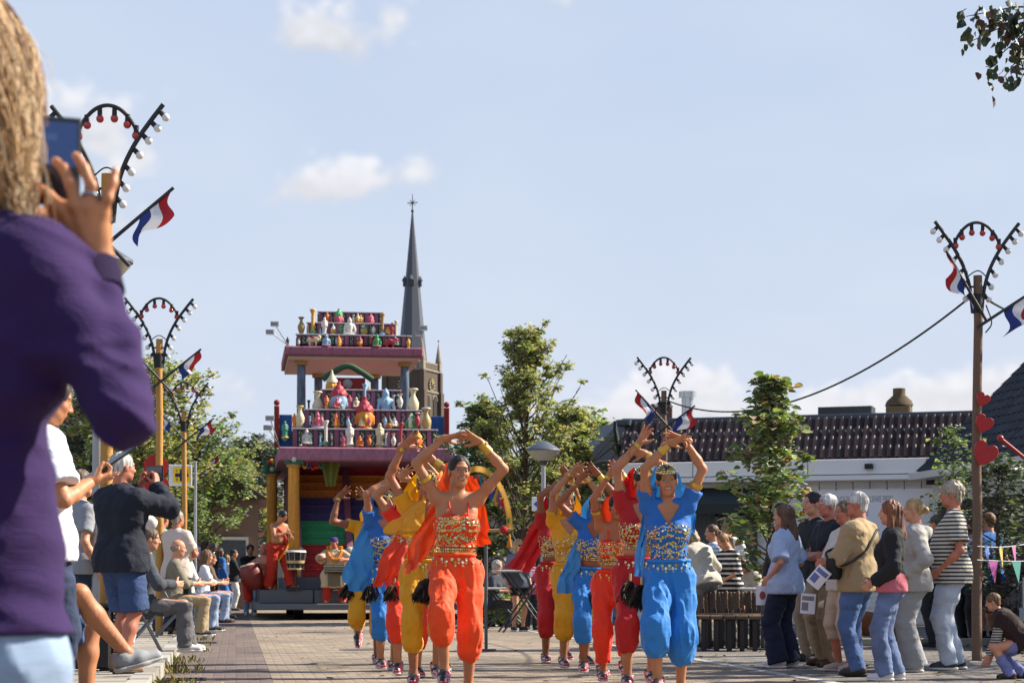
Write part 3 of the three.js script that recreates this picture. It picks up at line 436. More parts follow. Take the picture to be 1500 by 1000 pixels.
// ------------------------------------------------------------------ church
{
  const Z = 300, s = FOC / Z, c = at(604, HOR, Z), X = (px) => (px - 603) / s, Y = (py) => EYE + (HOR - py) / s;
  const t = thing('church', 'brick church tower with clock and tall slate spire far behind the float', 'church', [c.x, 0, -Z], -.38), brick = M('#51443c', .95), stone = M('#84796b', .9), slate = M('#454a54', .55);
  mesh('tower', [box(6.2, Y(545), 6.2, 0, Y(545) / 2, 0)], brick, t);
  for (const [x, z] of [[-1, -1], [1, -1], [-1, 1], [1, 1]]) { mesh('buttress', [box(1.1, Y(575), 1.1, x * 3.1, Y(575) / 2, z * 3.1), box(.8, Y(545) - Y(575), .8, x * 3.1, (Y(545) + Y(575)) / 2, z * 3.1)], brick, t); mesh('pinnacle', [box(.75, 1.7, .75, x * 3, Y(545) + .85, z * 3), (() => { const g = new THREE.ConeGeometry(.5, 3.2, 6); g.translate(x * 3, Y(545) + 3.2, z * 3); return g; })(), ball(.17, x * 3, Y(545) + 4.9, z * 3, 6, 4)], stone, t); }
  for (const [ax, ry] of [[0, 0], [1, Math.PI / 2], [2, Math.PI], [3, -Math.PI / 2]]) {
    const put = (g) => { g.rotateY(ry); return g; };
    mesh('balustrade', [put(box(6.2, .22, .22, 0, Y(545) + 1.25, 3)), put(box(6.2, .25, .5, 0, Y(545) + .1, 3.05)), ...Array.from({ length: 13 }, (_, i) => put(box(.16, 1.1, .16, -2.7 + i * .45, Y(545) + .65, 3)))], stone, t);
    const dial = new THREE.CylinderGeometry(1.05, 1.05, .16, 24); dial.rotateX(Math.PI / 2); dial.translate(0, Y(565), 3.16); const cf = mesh('clock_face', put(dial), M('#17171a', .6), t);
    mesh('numeral', Array.from({ length: 12 }, (_, i) => { const g = box(.11, .34, .05, 0, .82, 3.28); g.rotateZ(i * Math.PI / 6); g.translate(0, Y(565), 0); return put(g); }), M('#c9b676', .5), cf).userData.kind = 'stuff';
    mesh('clock_hand', [[.7, -.05], [.5, -.42]].map(([l, a]) => { const g = box(.09, l, .05, 0, l / 2, 3.32); g.rotateZ(a); g.translate(0, Y(565), 0); return put(g); }), M('#c9b676', .5), cf);
    for (const sx of [-1.3, 1.3]) { const sh = new THREE.Shape(); sh.moveTo(-.6, 0); sh.lineTo(.6, 0); sh.lineTo(.6, 2.4); sh.quadraticCurveTo(.5, 3.1, 0, 3.6); sh.quadraticCurveTo(-.5, 3.1, -.6, 2.4); const g = new THREE.ExtrudeGeometry(sh, { depth: .2, bevelEnabled: false }); g.translate(sx, Y(612), 3.02); mesh('louvre_window', put(g), M('#1d1a19', .9), t); const a = new THREE.TorusGeometry(.78, .12, 5, 12, Math.PI); a.translate(sx, Y(612) + 2.6, 3.14); mesh('arch_band', put(a), stone, t); }
    mesh('string_course', put(box(6.4, .25, .3, 0, Y(575), 3.1)), stone, t); mesh('string_course', put(box(6.4, .3, .3, 0, Y(620), 3.1)), stone, t);
  }
  const sp = new THREE.CylinderGeometry(.1, 2.4, Y(309) - Y(548), 8, 1); sp.rotateY(Math.PI / 8); sp.translate(0, (Y(309) + Y(548)) / 2, 0); mesh('spire', sp.toNonIndexed(), slate, t).geometry.computeVertexNormals();
  for (let i = 0; i < 4; i++) { const g = [box(.5, .9, .9, 1.15, Y(415), 0), (() => { const q = new THREE.ConeGeometry(.55, .8, 4); q.rotateY(.785); q.translate(1.2, Y(415) + .8, 0); return q; })()]; g.forEach(q => q.rotateY(i * Math.PI / 2 + .3)); mesh('dormer', g, M('#3c4049', .8), t); }
  mesh('cross', [rod([0, Y(314), 0], [0, Y(284), 0], .1, .05, 6), box(1.7, .12, .12, 0, Y(297), 0), ball(.24, 0, Y(309), 0), ...[0, 1, 2, 3].map(i => rod([0, Y(297), 0], [Math.cos(i * 1.57 + .785) * .6, Y(297) + Math.sin(i * 1.57 + .785) * .6, 0], .05))], M('#2d3038', .6), t);
  mesh('nave', [box(9, 11, 24, 3, 5.5, -15), (() => { const g = ext([[-5, 0], [5, 0], [0, 6]], 24); g.translate(3, 11, -15); return g; })()], M('#54473f', .95), t);
}
// ------------------------------------------------------------------ white shop with tiled roof edge
const tileGeo = (() => { const n = 6, g = grid(n, 3, (u, v) => { const a = u * Math.PI * 1.5; return [(u - .5) * .165, Math.sin(a) * .045 + (1 - v) * .035, (v - .5) * .27]; }); const h = g.clone(); return g; })();
{
  const yaw = -.31, c = at(905, HOR, 40.2), t = thing('shop_building', 'white single storey shop with brown tiled roof edge behind the crowd', 'building', [c.x, 0, c.z], yaw);
  // local x runs along the front to the right, z towards the street
  const white = M('#ffffff', .85, { map: tex(256, 256, (u, v) => { const n = .865 + .05 * fbm(u * 5, v * 5, 6, 4) - .05 * smooth(.1, .5, fbm(u * 26, v * 3.2, 9, 3)); return [n, n * .992, n * .98]; }), bumpMap: tex(256, 256, (u, v) => { const row = Math.floor(v * 32), fx = (u * 12 + (row % 2) * .5) % 1, fy = v * 32 % 1; return smooth(.02, .08, Math.min(fx, 1 - fx)) * smooth(.05, .2, Math.min(fy, 1 - fy)) * .8 + .2 * vn(u * 60, v * 60, 1); }, false), bumpScale: .012 }), trim = M('#e6e4e0', .7), dk = M('#20252b', .7), W = 7.6;
  mesh('wall', [box(W, 3.2, .3, W / 2, 1.6, -.25), box(.3, 3.9, 9, .15, 1.95, -4.9), box(.3, 3.9, 9, W - .15, 1.95, -4.9), box(W, .2, 9, W / 2, 3.75, -4.9)], white, t);
  mesh('fascia', [bev(W + .2, .3, .35, .012, W / 2, 3.08, .02), bev(W + .1, .1, .5, .012, W / 2, 2.86, .02)], trim, t);
  for (let i = 0; i < 3; i++) mesh('fascia_joint', box(.012, .29, .01, 1.6 + i * 2.3, 3.08, .2), M('#77756f', .9), t);
  mesh('ridge_cap', [bev(W + .3, .12, .3, .02, W / 2, 4.12, -.72), bev(.3, .12, 9, .02, .0, 4.1, -4.9)], M('#39434f', .5), t);
  const roof = mesh('roof', (() => { const g = box(W, .05, 1.15, W / 2, 0, 0); const m = new THREE.Matrix4().makeRotationX(.93); g.applyMatrix4(m); g.translate(0, 3.66, -.4); return g; })(), M('#2b2220', .9), t), tm = ['#4b3833', '#57423b', '#3f302d', '#5f4a42'].map(q => M(q, .42)), r = rng(8);
  for (let j = 0; j < 4; j++) for (let i = 0; i < 46; i++) { const k = mesh('roof_tile', tileGeo, tm[Math.floor(r() * 4)], roof); const a = (j + .5) * .255; k.position.set(.1 + i * .163, 3.26 + a * .8, -.03 - a * .6 + .05); k.rotation.x = .93; }
  // side wall window, dark gable board, chimney pipe, roof box
  mesh('gable_board', ext([[0, 2.9], [.95, 4.1], [.95, 3.9], [.16, 2.9]], .06).rotateY(-Math.PI / 2).translate(-.05, 0, -.9), dk, t);
  const sw = mesh('window', [box(.08, .95, 1.1, -.02, 3.1, -4)], M('#cfcdc8', .6), t); mesh('pane', box(.06, .75, .9, -.05, 3.1, -4), M('#22262b', .1), sw);
  mesh('flue_pipe', [rod([1.0, 3.8, -2], [1.0, 4.75, -2], .13, .13, 12), rod([1, 4.72, -2], [1, 4.85, -2], .19, .19, 12)], M('#b8bcc0', .3, { metalness: .7 }), t);
  mesh('roof_box', bev(1.1, .35, .6, .02, 4.35, 4.25, -2), dk, t);
  mesh('chimney', [bev(.5, .45, .5, .03, 5.3, 4.3, -3), lathe([[.3, 0], [.26, .1], [.13, .22], [.13, .36]], 12, 5.3, 4.52, -3)], M('#51442f', .95), t);
  // shop window with dark blind, door
  const w1 = mesh('window', [box(1.5, .1, .12, 2.1, 2.55, -.06), box(.1, 2.3, .12, 1.4, 1.45, -.06), box(.1, 2.3, .12, 2.8, 1.45, -.06), box(1.5, .1, .12, 2.1, .35, -.06), box(.06, 2.2, .1, 2.1, 1.45, -.06)], M('#25302c', .5), t); mesh('pane', box(1.3, 2.1, .03, 2.1, 1.45, -.088), M('#15191c', .06), w1);
  mesh('awning', ext([[0, 0], [.8, -.35], [.8, -.55], [0, -.02]], 1.7).rotateY(-Math.PI / 2).translate(2.1, 2.72, -.08), M('#252d2c', .8), t);
  for (let i = 0; i < 5; i++) mesh('curtain', grid(6, 2, (u, v) => [1.5 + i * .1 + u * .1, .5 + v * 1.9, -.065 + .008 * Math.sin(u * 9)]), M('#565d63', .8), w1);
  const w2 = mesh('window', [box(1.4, .08, .1, .75, 2.5, -.06), box(1.4, .08, .1, .75, .9, -.06), box(.08, 1.6, .1, .1, 1.7, -.06), box(.08, 1.6, .1, 1.4, 1.7, -.06)], M('#25302c', .5), t); mesh('pane', box(1.25, 1.5, .03, .75, 1.7, -.08), M('#15191c', .06), w2);
  mesh('drainpipe', rod([3.15, 0, .02], [3.15, 2.9, .02], .04, .04, 10), M('#8d8a85', .6), t);
  // hanging banner with lettering
  const cv = document.createElement('canvas'); cv.width = 1024; cv.height = 640; const x = cv.getContext('2d'); x.fillStyle = '#e4e4ea'; x.fillRect(0, 0, 1024, 640); x.fillStyle = '#5c5f6b'; x.font = '62px sans-serif'; x.textBaseline = 'top'; x.fillText('LINOLEUM VOOR EEN BETAALBARE PRIJS!', 8, 40, 545); x.fillText('VELE               DE GE', 300, 140, 330); x.fillStyle = '#23252c'; x.font = 'bold 120px sans-serif'; x.fillText('II', 330, 330);
  const bt = new THREE.CanvasTexture(cv); bt.colorSpace = THREE.SRGBColorSpace;
  const bn = mesh('banner', grid(14, 6, (u, v) => [4.05 + u * 2.75, 1.0 + v * 1.65, .0 + .015 * Math.sin(u * 14 + v * 3)]), M('#ffffff', .75, { map: bt }), t);
  for (let i = 0; i < 9; i++) mesh('banner_tie', rod([4.1 + i * .33, 2.63, 0], [4.1 + i * .33, 2.8, .02], .008), M('#333', .8), bn);
  mesh('security_light', [bev(.16, .1, .1, .01, 5.1, 3.08, .25)], dk, t);
}
// ------------------------------------------------------------------ brick house along the right side of the street
{
  const o = street(12.95, 35.9), t = thing('brick_house', 'dark brick house with steep black tiled roof and white eaves', 'house', o, TH);   // local x away from the street, z towards the camera along the street
  const brick = M('#4a3531', .92), D = 8;
  mesh('wall', [box(.3, 2.6, D, .35, 1.3, D / 2), box(8, 2.6, .3, 4.3, 1.3, .15), box(8, 2.6, .3, 4.3, 1.3, D - .15)], M('#6b6058', .95), t);
  const bm = ['#3d2b29', '#4a3432', '#573f39', '#33262a', '#5f463d'].map(c => M(c, .9)), bg = [bev(.05, .052, .2, .004), bev(.056, .052, .2, .006)], r = rng(12), rest = [];
  const wall = t.children[0];
  for (let j = 0; j < 34; j++) for (let i = 0; i < 40; i++) {
    const y = 2.28 - j * .0635, z = .06 + (i + (j % 2) * .5) * .21; if (z > 1.35 && z < 2.25 && y > .9 && y < 2.02) continue; if (y < .1) continue;
    if (i < 12 && j < 25) { const k = mesh('brick', bg[(i + j) % 2], bm[Math.floor(r() * 5)], wall); k.position.set(.19 + r() * .006, y, z + .1); } else rest.push(paint(bev(.05, .052, .2, .004, .192, y, z + .1), ['#3d2b29', '#4a3432', '#573f39'][Math.floor(r() * 3)]));
  }
  const rb = mesh('brickwork', merge(rest), VC(.9), wall); rb.userData.kind = 'stuff';
  mesh('frieze', box(.1, .36, D, .14, 2.5, D / 2), M('#c9c5bf', .8), t); mesh('gutter', [bev(.34, .13, D + .3, .02, -.16, 2.82, D / 2)], M('#c4c1bb', .6), t);
  for (let i = 0; i < 7; i++) mesh('eave_bracket', bev(.3, .09, .09, .01, -.05, 2.69, .5 + i * 1.15), M('#3a2a22', .8), t);
  const W = 8.6, rise = 6.6, roof = mesh('roof', [(() => { const g = ext([[-.15, 2.88], [W / 2, 2.88 + rise * W / 13], [W + .15, 2.88], [W, 2.75], [W / 2, 2.7 + rise * W / 13], [0, 2.75]], D + .3); g.translate(0, 0, D / 2); return g; })()], M('#17181c', .7), t);
  const pitch = Math.atan2(rise * W / 13, W / 2 + .15), L = Math.hypot(rise * W / 13, W / 2 + .15), sl = [];
  const tm = ['#1c1d22', '#23242a', '#181a1f', '#2b2b31'].map(c => M(c, .8)), tg = grid(4, 2, (u, v) => [(v - .5) * .3, Math.sin(u * Math.PI * 1.4) * .022 + (1 - v) * .022, (u - .5) * .235]);
  for (let j = 0; j < 21; j++) for (let i = 0; i < 33; i++) {
    const a = (j + .5) * .262 - .02, px = -.15 + Math.cos(pitch) * a - .03, py = 2.9 + Math.sin(pitch) * a + .02, z = .05 + i * .238;
    if (j < 15 && i < 20) { const k = mesh('roof_tile', tg, tm[Math.floor(r() * 4)], roof); k.position.set(px, py, z); k.rotation.z = pitch; k.rotation.x = (r() - .5) * .03; }
    else { const g = tg.clone(); g.rotateZ(pitch); g.translate(px, py, z); sl.push(g); }
  }
  const st = mesh('roof_tiles', merge(sl), tm[1], roof); st.userData.kind = 'stuff';
  for (const wz of [1.8, 6.2]) { const w = mesh('window', [box(.1, 1.1, .07, .16, 1.46, wz - .42), box(.1, 1.1, .07, .16, 1.46, wz + .42), box(.1, .08, .9, .16, 2.0, wz), box(.16, .07, 1, .12, .9, wz), box(.08, .05, .84, .17, 1.5, wz)], M('#c9c7c2', .6), t); mesh('pane', box(.03, 1.02, .82, .205, 1.46, wz), M('#2b3036', .06), w); }
}
// ------------------------------------------------------------------ houses and shops down the street
function backHouse(name, label, u, v, w, d, hw, hr, wall, roofC, seed, turn = 0) {
  const r = rng(seed), t = thing(name, label, 'building', u.isVector3 ? u : street(u, v), TH + turn, 'buildings down the street');
  mesh('wall', [box(w, hw, d, 0, hw / 2, 0)], M(wall, .9), t); const g = ext([[-w / 2 - .3, hw - .1], [w / 2 + .3, hw - .1], [w * .18, hw + hr], [-w * .18, hw + hr]], d + .4, .02); mesh('roof', g, M(roofC, .75), t);
  for (let i = 0; i < Math.floor(w / 1.6); i++) for (let k = 0; k < Math.max(1, Math.floor(hw / 2.8)); k++) { const x = -w / 2 + 1 + i * 1.6, y = 1.5 + k * 2.7, f = mesh('window', [box(1, 1.35, .1, x, y, d / 2 + .02)], M('#d4d1ca', .6), t); mesh('pane', box(.84, 1.15, .06, x, y, d / 2 + .055), M('#23282d', .07), f); }
  mesh('chimney', bev(.7, 1.1, .7, .03, w * .12, hw + hr + .3, 0), M('#5d4238', .9), t); return t;
}
backHouse('gabled_house', 'pale house with dark gambrel roof and white timber bars down the street', at(256, HOR, 84).setY(0), 0, 6.4, 9, 3.1, 3.4, '#c3c5cc', '#23262c', 4).traverse(o => { if (o.name === 'roof') for (let i = 0; i < 7; i++) mesh('timber_bar', box(.12, lerp(2.6, .8, Math.abs(i - 3) / 3.4), .08, -1.5 + i * .5, 3.1 + lerp(1.5, .6, Math.abs(i - 3) / 3.4), 4.78), M('#d9d8d4', .7), o); });
backHouse('red_shopfront', 'low shop with dark red upper wall beyond the white tents', at(268, HOR, 70).setY(0), 0, 5, 7, 2.6, .8, '#b5b2ad', '#5d2724', 5);
backHouse('terraced_house', 'long brick terrace with tiled roof behind the left pavement trees', at(70, HOR, 62).setY(0), 0, 13, 7, 3.4, 2.6, '#7d6558', '#4a3834', 14);
backHouse('far_house', 'grey rendered house with flat dark roof at the street end', at(560, HOR, 128).setY(0), 0, 14, 9, 4.2, 3, '#8d8984', '#3b3330', 6);
backHouse('grey_house', 'small grey house with slate roof between the trees and the shop', 13.5, 66, 7, 8, 3.6, 2.4, '#8f949c', '#4c5058', 7);
backHouse('cafe_building', 'cafe front with dark windows behind the tall roadside tree', 10.2, 49, 8.5, 5, 3.0, .7, '#a9a49c', '#3a3431', 8);
{
  const t = thing('dark_hoarding', 'dark blue hoarding with white edged panels beside the float', 'hoarding', at(376, HOR, 76).setY(0), TH);
  for (let i = 0; i < 1; i++) { const p = mesh('panel', bev(1.15, 2.6, .08, .01, -1.2 + i * 1.25, 1.5, 0), M('#1c2430', .7), t); mesh('edge', [box(1.15, .06, .1, -1.2 + i * 1.25, 2.78, 0), box(.07, 2.6, .1, -.6 + i * 1.25, 1.5, 0)], M('#c8cbd0', .7), p); }
}
// ------------------------------------------------------------------ trees
tree('roadside_tree', 'tall upright roadside tree with small yellow green leaves behind the dancers', 'tree', { pos: at(768, HOR, 39).setY(0), h: 5.9, base: 1.0, rad: 2.1, nb: 84, n: 34000, leaf: .08, cols: YELLOW, seed: 3, shape: 'cone', up: .82, tr: .1, clump: .13, gap: .24 });
tree('roadside_tree', 'lower leafy tree standing between the float and the tall tree', 'tree', { pos: at(702, HOR, 40).setY(0), h: 4.5, base: .9, rad: 1.4, nb: 60, n: 24000, leaf: .095, cols: GREEN, seed: 4, shape: 'cone', up: .8, tr: .08, clump: .16, gap: .15 });
tree('roadside_tree', 'leafy tree on the shop side of the tall roadside tree', 'tree', { pos: at(832, HOR, 41).setY(0), h: 4.5, base: .9, rad: 1.5, nb: 60, n: 24000, leaf: .095, cols: YELLOW, seed: 5, shape: 'cone', up: .75, tr: .08, clump: .17 });
tree('maple_tree', 'young maple with broad bright leaves in front of the white shop', 'tree', { pos: at(1128, HOR, 25).setY(0), h: 3.58, base: .75, rad: .84, nb: 44, n: 3500, leaf: .12, cols: ['#566f28', '#6a8430', '#84993c', '#9fae4c', '#a07c40'], seed: 16, up: .5, tr: .045, clump: .13, gap: .3, shape: 'cone', fine: 1 });
tree('garden_tree', 'dark leafy garden tree growing against the brick house', 'tree', { pos: at(1462, HOR, 25.5).setY(0), h: 2.45, base: .3, rad: .8, nb: 30, n: 3600, leaf: .085, cols: DARK, seed: 17, up: .5, tr: .06, clump: .17 });
tree('garden_tree', 'sparse shrub reaching above the white eaves of the brick house', 'tree', { pos: at(1398, HOR, 28).setY(0), h: 3.1, base: 1.0, rad: .45, nb: 18, n: 800, leaf: .085, cols: GREEN, seed: 18, up: .6, tr: .04, clump: .13 });
[[205, 46, 5.6, 2.0, 31, 'tall yellowing tree beside the first pine light pole on the left'], [262, 58, 5.0, 2.3, 32, 'broad green tree behind the yellow cross sign'], [318, 72, 5.2, 2.4, 33, 'yellow green tree above the white tents'], [160, 52, 5.2, 2.2, 37, 'dark tree behind the man with a tablet']].forEach(([px, Z, h, rad, sd, lb], i) => tree('street_tree', lb, 'tree', { pos: at(px, HOR, Z).setY(.1), h, base: 1.3, rad, nb: 72, n: 26000, leaf: .12, cols: i === 1 ? GREEN : i === 3 ? DARK : YELLOW, seed: sd, tr: .11, clump: .24, up: .5, group: 'trees along the left pavement' }));
[[362, 118, 9.2, 3.2, 41, 'dark tree behind the gambrel roofed house'], [412, 128, 9.6, 3.6, 42, 'large dark tree left of the float far back'], [300, 130, 8.5, 3.5, 43, 'far tree mass at the bend of the street'], [858, 90, 8.1, 2.6, 44, 'green tree top behind the flue pipe'], [900, 96, 7.2, 2.4, 46, 'rounded tree behind the shop roof'], [1290, 70, 6.4, 1.9, 47, 'tree top behind the chimney of the white shop'], [1345, 74, 6.2, 1.7, 48, 'sparse tree top beside the chimney of the white shop'], [655, 150, 7, 4, 49, 'distant tree at the foot of the church'], [740, 110, 6.6, 4.2, 50, 'distant tree behind the tall roadside tree'], [560, 140, 7, 4.5, 51, 'distant tree hidden behind the float']].forEach(([px, Z, h, rad, sd, lb], i) => tree('distant_tree', lb, 'tree', { pos: at(px, HOR, Z).setY(0), h, base: h * .2, rad, nb: 60, n: 12000, leaf: .28, cols: i < 3 || i > 6 ? DARK : GREEN, seed: sd, tr: .16, clump: .45, up: .45, group: 'trees in the far background' }));
{ // overhanging branch at the upper right, its tree stands outside the picture
  const r = rng(77), p0 = street(12.6, 19.6), t = thing('lime_tree', 'tree whose dark leafy branch hangs into the upper right sky', 'tree', p0), wood = [], cols = ['#2f3b1c', '#3b4a20', '#4a4a24', '#55351c'].map(c => M(c, .6, { transmission: .3, thickness: 0 })), lg = leafGeo([[0, 0, 0, .115, 0, 1, 0, 0, 0, 1, 1, 1, 1]]);
  for (let i = 0; i < 8; i++) wood.push(rod([.02 * i, i * 1.0, 0], [.02 * (i + 1), i + 1, 0], .14 - i * .014, .126 - i * .014, 9));
  const inv = (px, py, Z) => { const q = at(px, py, Z).sub(p0); return [q.x, q.y, q.z]; }, ends = [[1416, 24], [1424, 60], [1440, 42], [1450, 95], [1466, 120], [1472, 30], [1486, 72], [1496, 116]], start = [.1, 6.2, 0];
  let nI = 0; const L = [];
  const joint = inv(1560, 10, 20.6); wood.push(rod(start, joint, .07, .035, 7));
  for (const e of ends) { const b = inv(e[0], e[1], 20.4 + r() * .8), m = add(mix(joint, b, .5), [0, .05, 0]); wood.push(rod(joint, m, .016, .009, 5), rod(m, b, .009, .004, 5));
    for (let i = 0; i < 37; i++) { const q = .42 + .6 * Math.pow(r(), .8), p = add(q < .5 ? mix(joint, m, q * 2) : mix(m, b, q * 2 - 1), [(r() - .5) * .3, (r() - .5) * .24 - .02, (r() - .5) * .3]); const k = mesh('leaf', lg, cols[Math.floor(Math.pow(r(), 1.5) * 4)], t); k.position.set(...p); k.rotation.set((r() - .5) * 2.4 + 2.6, r() * 6.28, (r() - .5) * 1.6); k.scale.setScalar(.7 + r() * .6); nI++; } }
  for (let i = 0; i < 60; i++) { const az = i * 2.4, h = 3.6 + (i / 60) * 4.6, ln = (1.2 + r() * 2.0) * Math.sqrt(Math.max(.1, 1 - Math.pow((h - 5.6) / 3.2, 2))), a = [.1, Math.min(h - .7, 7.6), 0], b = [Math.cos(az) * ln, h + .4, Math.sin(az) * ln]; wood.push(rod(a, b, .045, .012, 5)); for (let j = 0; j < 22; j++) { const p = add(mix(a, b, .35 + r() * .75), [(r() - .5) * .8, (r() - .5) * .6, (r() - .5) * .8]); const c = lin(DARK[Math.floor(r() * 4)]); L.push([...p, .13, r() - .5, -.4, r() - .5, r() - .5, 1, r() - .5, ...c]); } }
  mesh('trunk', merge(wood), barkMat, t); const c = mesh('crown', leafGeo(L), leafMat, t); c.userData.kind = 'stuff';
}
{ // hedge by the cafe
  const r = rng(55), t = thing('hedge', 'low flowering hedge beside the cafe terrace', 'hedge', at(722, HOR, 37).setY(0)), L = []; for (let i = 0; i < 3600; i++) { const c = lin([...GREEN, ...(r() < .12 ? ['#c9c06a'] : [])][Math.floor(r() * 5.4)] || '#5d7429'), j = .8 + r() * .5; L.push([(r() - .5) * 1.1, .05 + r() * (.52 + .1 * vn(i, 2, 2)), (r() - .5) * .6, .07, r() - .5, .5, r() - .5, r() - .5, .7, r() - .2, c[0] * j, c[1] * j, c[2] * j]); }
  mesh('foliage', leafGeo(L), leafMat, t).userData.kind = 'stuff'; mesh('stems', Array.from({ length: 14 }, (_, i) => rod([-.5 + i * .075, 0, (i % 3 - 1) * .15], [-.48 + i * .075, .45, (i % 4 - 1.5) * .12], .012)), barkMat, t);
}
// ------------------------------------------------------------------ parade float
const FO = street(2.9, 43.4), FT = thing('parade_float', 'tall temple shaped parade float with rainbow stairs, tiers and painted figures', 'float', FO, TH);
const FP = (px, py, zl) => { const k = (px - 750) / FOC, lx = (k * (-FO.z - zl * CT) - FO.x - zl * ST) / (CT - k * ST), Z = -FO.z + lx * ST - zl * CT; return [lx, EYE + (HOR - py) * Z / FOC, zl]; };
{
  const t = FT, mauve = M('#7d4a5c', .7), grey = M('#4b5058', .6), wb = tex(128, 128, (u, v) => .5 + .4 * fbm(u * 30, v * 4, 5, 3), false), wc = {}, wood = (c) => wc[c] || (wc[c] = M('#ffffff', .75, { map: tex(96, 96, (u, v) => { const n = 1 + .35 * fbm(u * 22, v * 5, 3, 4) + .16 * fbm(u * 6, v * 40, 5, 3); return lin(c).map(q => Math.pow(clamp(q * n, 0, 1), 1 / 2.2)); }), bumpMap: wb, bumpScale: .006 }));
  // chassis, platform and low steps
  mesh('chassis', [box(3.4, .16, 9.4, 0, .42, -5)], M('#17181a', .8), t);
  for (const [x, z] of [[-1.5, -.9], [1.5, -.9], [-1.5, -7.6], [1.5, -7.6]]) { const w = new THREE.CylinderGeometry(.27, .27, .2, 20); w.rotateZ(Math.PI / 2); w.translate(x, .27, z); const wh = mesh('wheel', w, M('#141415', .9), t); const c = new THREE.CylinderGeometry(.13, .13, .22, 14); c.rotateZ(Math.PI / 2); c.translate(x, .27, z); mesh('hub', c, M('#6b6e72', .5), wh); }
  mesh('platform', bev(4.95, .14, 10, .02, 0, .25 + .04, -5), M('#5d6268', .55), t);
  for (let i = 0; i < 4; i++) { mesh('platform_step', bev(1.17, .3, 9.4, .015, -1.785 + i * 1.19, .51, -4.85), grey, t); if (i < 3) mesh('platform_step', bev(1.17, .28, 8.6, .015, -1.19 + i * 1.19, .8, -5), M('#555b63', .6), t); }
  // yellow columns with green lantern capitals
  const colY = (x, z, top) => { const c = mesh('column', rod([x, .62, z], [x, top, z], .135, .125, 16), wood('#cf8d2c'), t); mesh('column_collar', rod([x, top - .06, z], [x, top, z], .165, .165, 16), M('#a98a4a', .7), c);
    const cp = mesh('capital', [bev(.4, .3, .4, .02, x, top + .15, z), bev(.46, .06, .46, .015, x, top + .29, z)], M('#2f6b4c', .7), t); mesh('niche_frame', [bev(.05, .24, .06, .01, x - .12, top + .13, z + .21), bev(.05, .24, .06, .01, x + .12, top + .13, z + .21), bev(.29, .05, .06, .01, x, top + .27, z + .21)], M('#2a5f44', .7), cp); mesh('niche_figure', ball(.06, x, top + .1, z + .22, 8, 6), M('#c9c4b4', .7), cp); };
  const c1 = FP(430, 680, -.95), c2 = FP(398, 694, -5.2); for (const s of [1, -1]) { colY(c1[0] * s, c1[2], c1[1]); colY(c2[0] * s, c2[2], c2[1]); }
  for (let i = 0; i < 5; i++) { const a = FP(394 + i * 3, 678 - (i % 2) * 2, -5); mesh('paper_flower', ball(.06, a[0], a[1], a[2] + .2, 8, 6), M(['#b52c1c', '#c8842a', '#7c9c3a'][i % 3], .8), t); }
  // stairs
  const sx0 = FP(440, 800, -1.6)[0], W = -sx0 * 2, cols = ['#a82628', '#a82628', '#a82628', '#a82628', '#288a55', '#288a55', '#288a55', '#3b2a66', '#3b2a66', '#3b2a66', '#cf7a24', '#cf7a24', '#cf7a24', '#a82238'], n = cols.length;
  for (let i = 0; i < n; i++) { const y0 = .94 + i * .185, z0 = -1.35 - i * .17; const st = mesh('stair_step', bev(W, .17, .5, .012, 0, y0 + .085, z0 - .25), wood(cols[i]), t); mesh('nosing', bev(W + .004, .03, .06, .008, 0, y0 + .17, z0 + .01), M(cols[i], .4), st); }
  const bx = FP(512, 800, -1.6)[0]; for (const x of [bx, sx0 - .04, -sx0 + .04]) { const h = mesh('stair_rail', ext([[-1.3, .95], [-1.3, 1.35], [-3.7, 3.85], [-3.7, 3.3]], .12, .01).rotateY(-Math.PI / 2).rotateY(Math.PI).scale(1, 1, 1), mauve, t); h.geometry.computeBoundingBox(); h.rotation.y = 0; const bb = h.geometry.boundingBox; h.position.x = x - (bb.min.x + bb.max.x) / 2; if (bb.min.z > 0) { h.scale.z = -1; } mesh('newel_ball', [ball(.13, x, 1.5, -1.35, 12, 8), rod([x, .95, -1.35], [x, 1.4, -1.35], .07)], M('#b9b3a6', .4), t); }
  mesh('inner_wall', [box(.08, 3, 7, sx0 - .14, 2.3, -5.4), box(.08, 3, 7, -sx0 + .14, 2.3, -5.4), box(W + .4, 3, .08, 0, 2.4, -8.9)], M('#5b1c1c', .85), t);
  // base plate
  const b0 = FP(408, 654, -.7), b1 = FP(408, 674, -.7), Wb = -b0[0] * 2, yb = b0[1], hb = b0[1] - b1[1];
  mesh('base_plate', [bev(Wb, hb, 8.8, .03, 0, yb - hb / 2, -5.1)], wood('#966072'), t);
  ['#d2b02a', '#2c4fa0', '#b3221f', '#b3221f', '#23734a'].forEach((c, i) => { const a = FP(446 + i * 6, 676 + (i === 2 ? 4 : 2), -1.1); const g = new THREE.TorusGeometry(.09, .03, 6, 12); g.scale(.6, 1.2, 1); g.translate(...a); mesh('garland_ring', g, M(c, .6), t); });
  { const a = FP(484, 676, -1.3); mesh('draped_cloth', grid(8, 8, (u, v) => [a[0] + (u - .5) * .45 * (1 - v * .55), a[1] - v * .55, a[2] + .06 * Math.sin(u * 14) * (1 - v * .4)]), M('#6d7230', .9), t); }
  // tiers of striped panels
  const pg = new Map(), scroll = tube([[-.028, -.12, 0], [.03, -.08, 0], [-.03, -.02, 0], [.03, .04, 0], [-.028, .1, 0]], .008, 4, 16), pcol = ['#805068', '#36483f', '#8c5c76', '#3d5048', '#704560'].map(c => M(c, .8)), sc = M('#bcc4a8', .7);
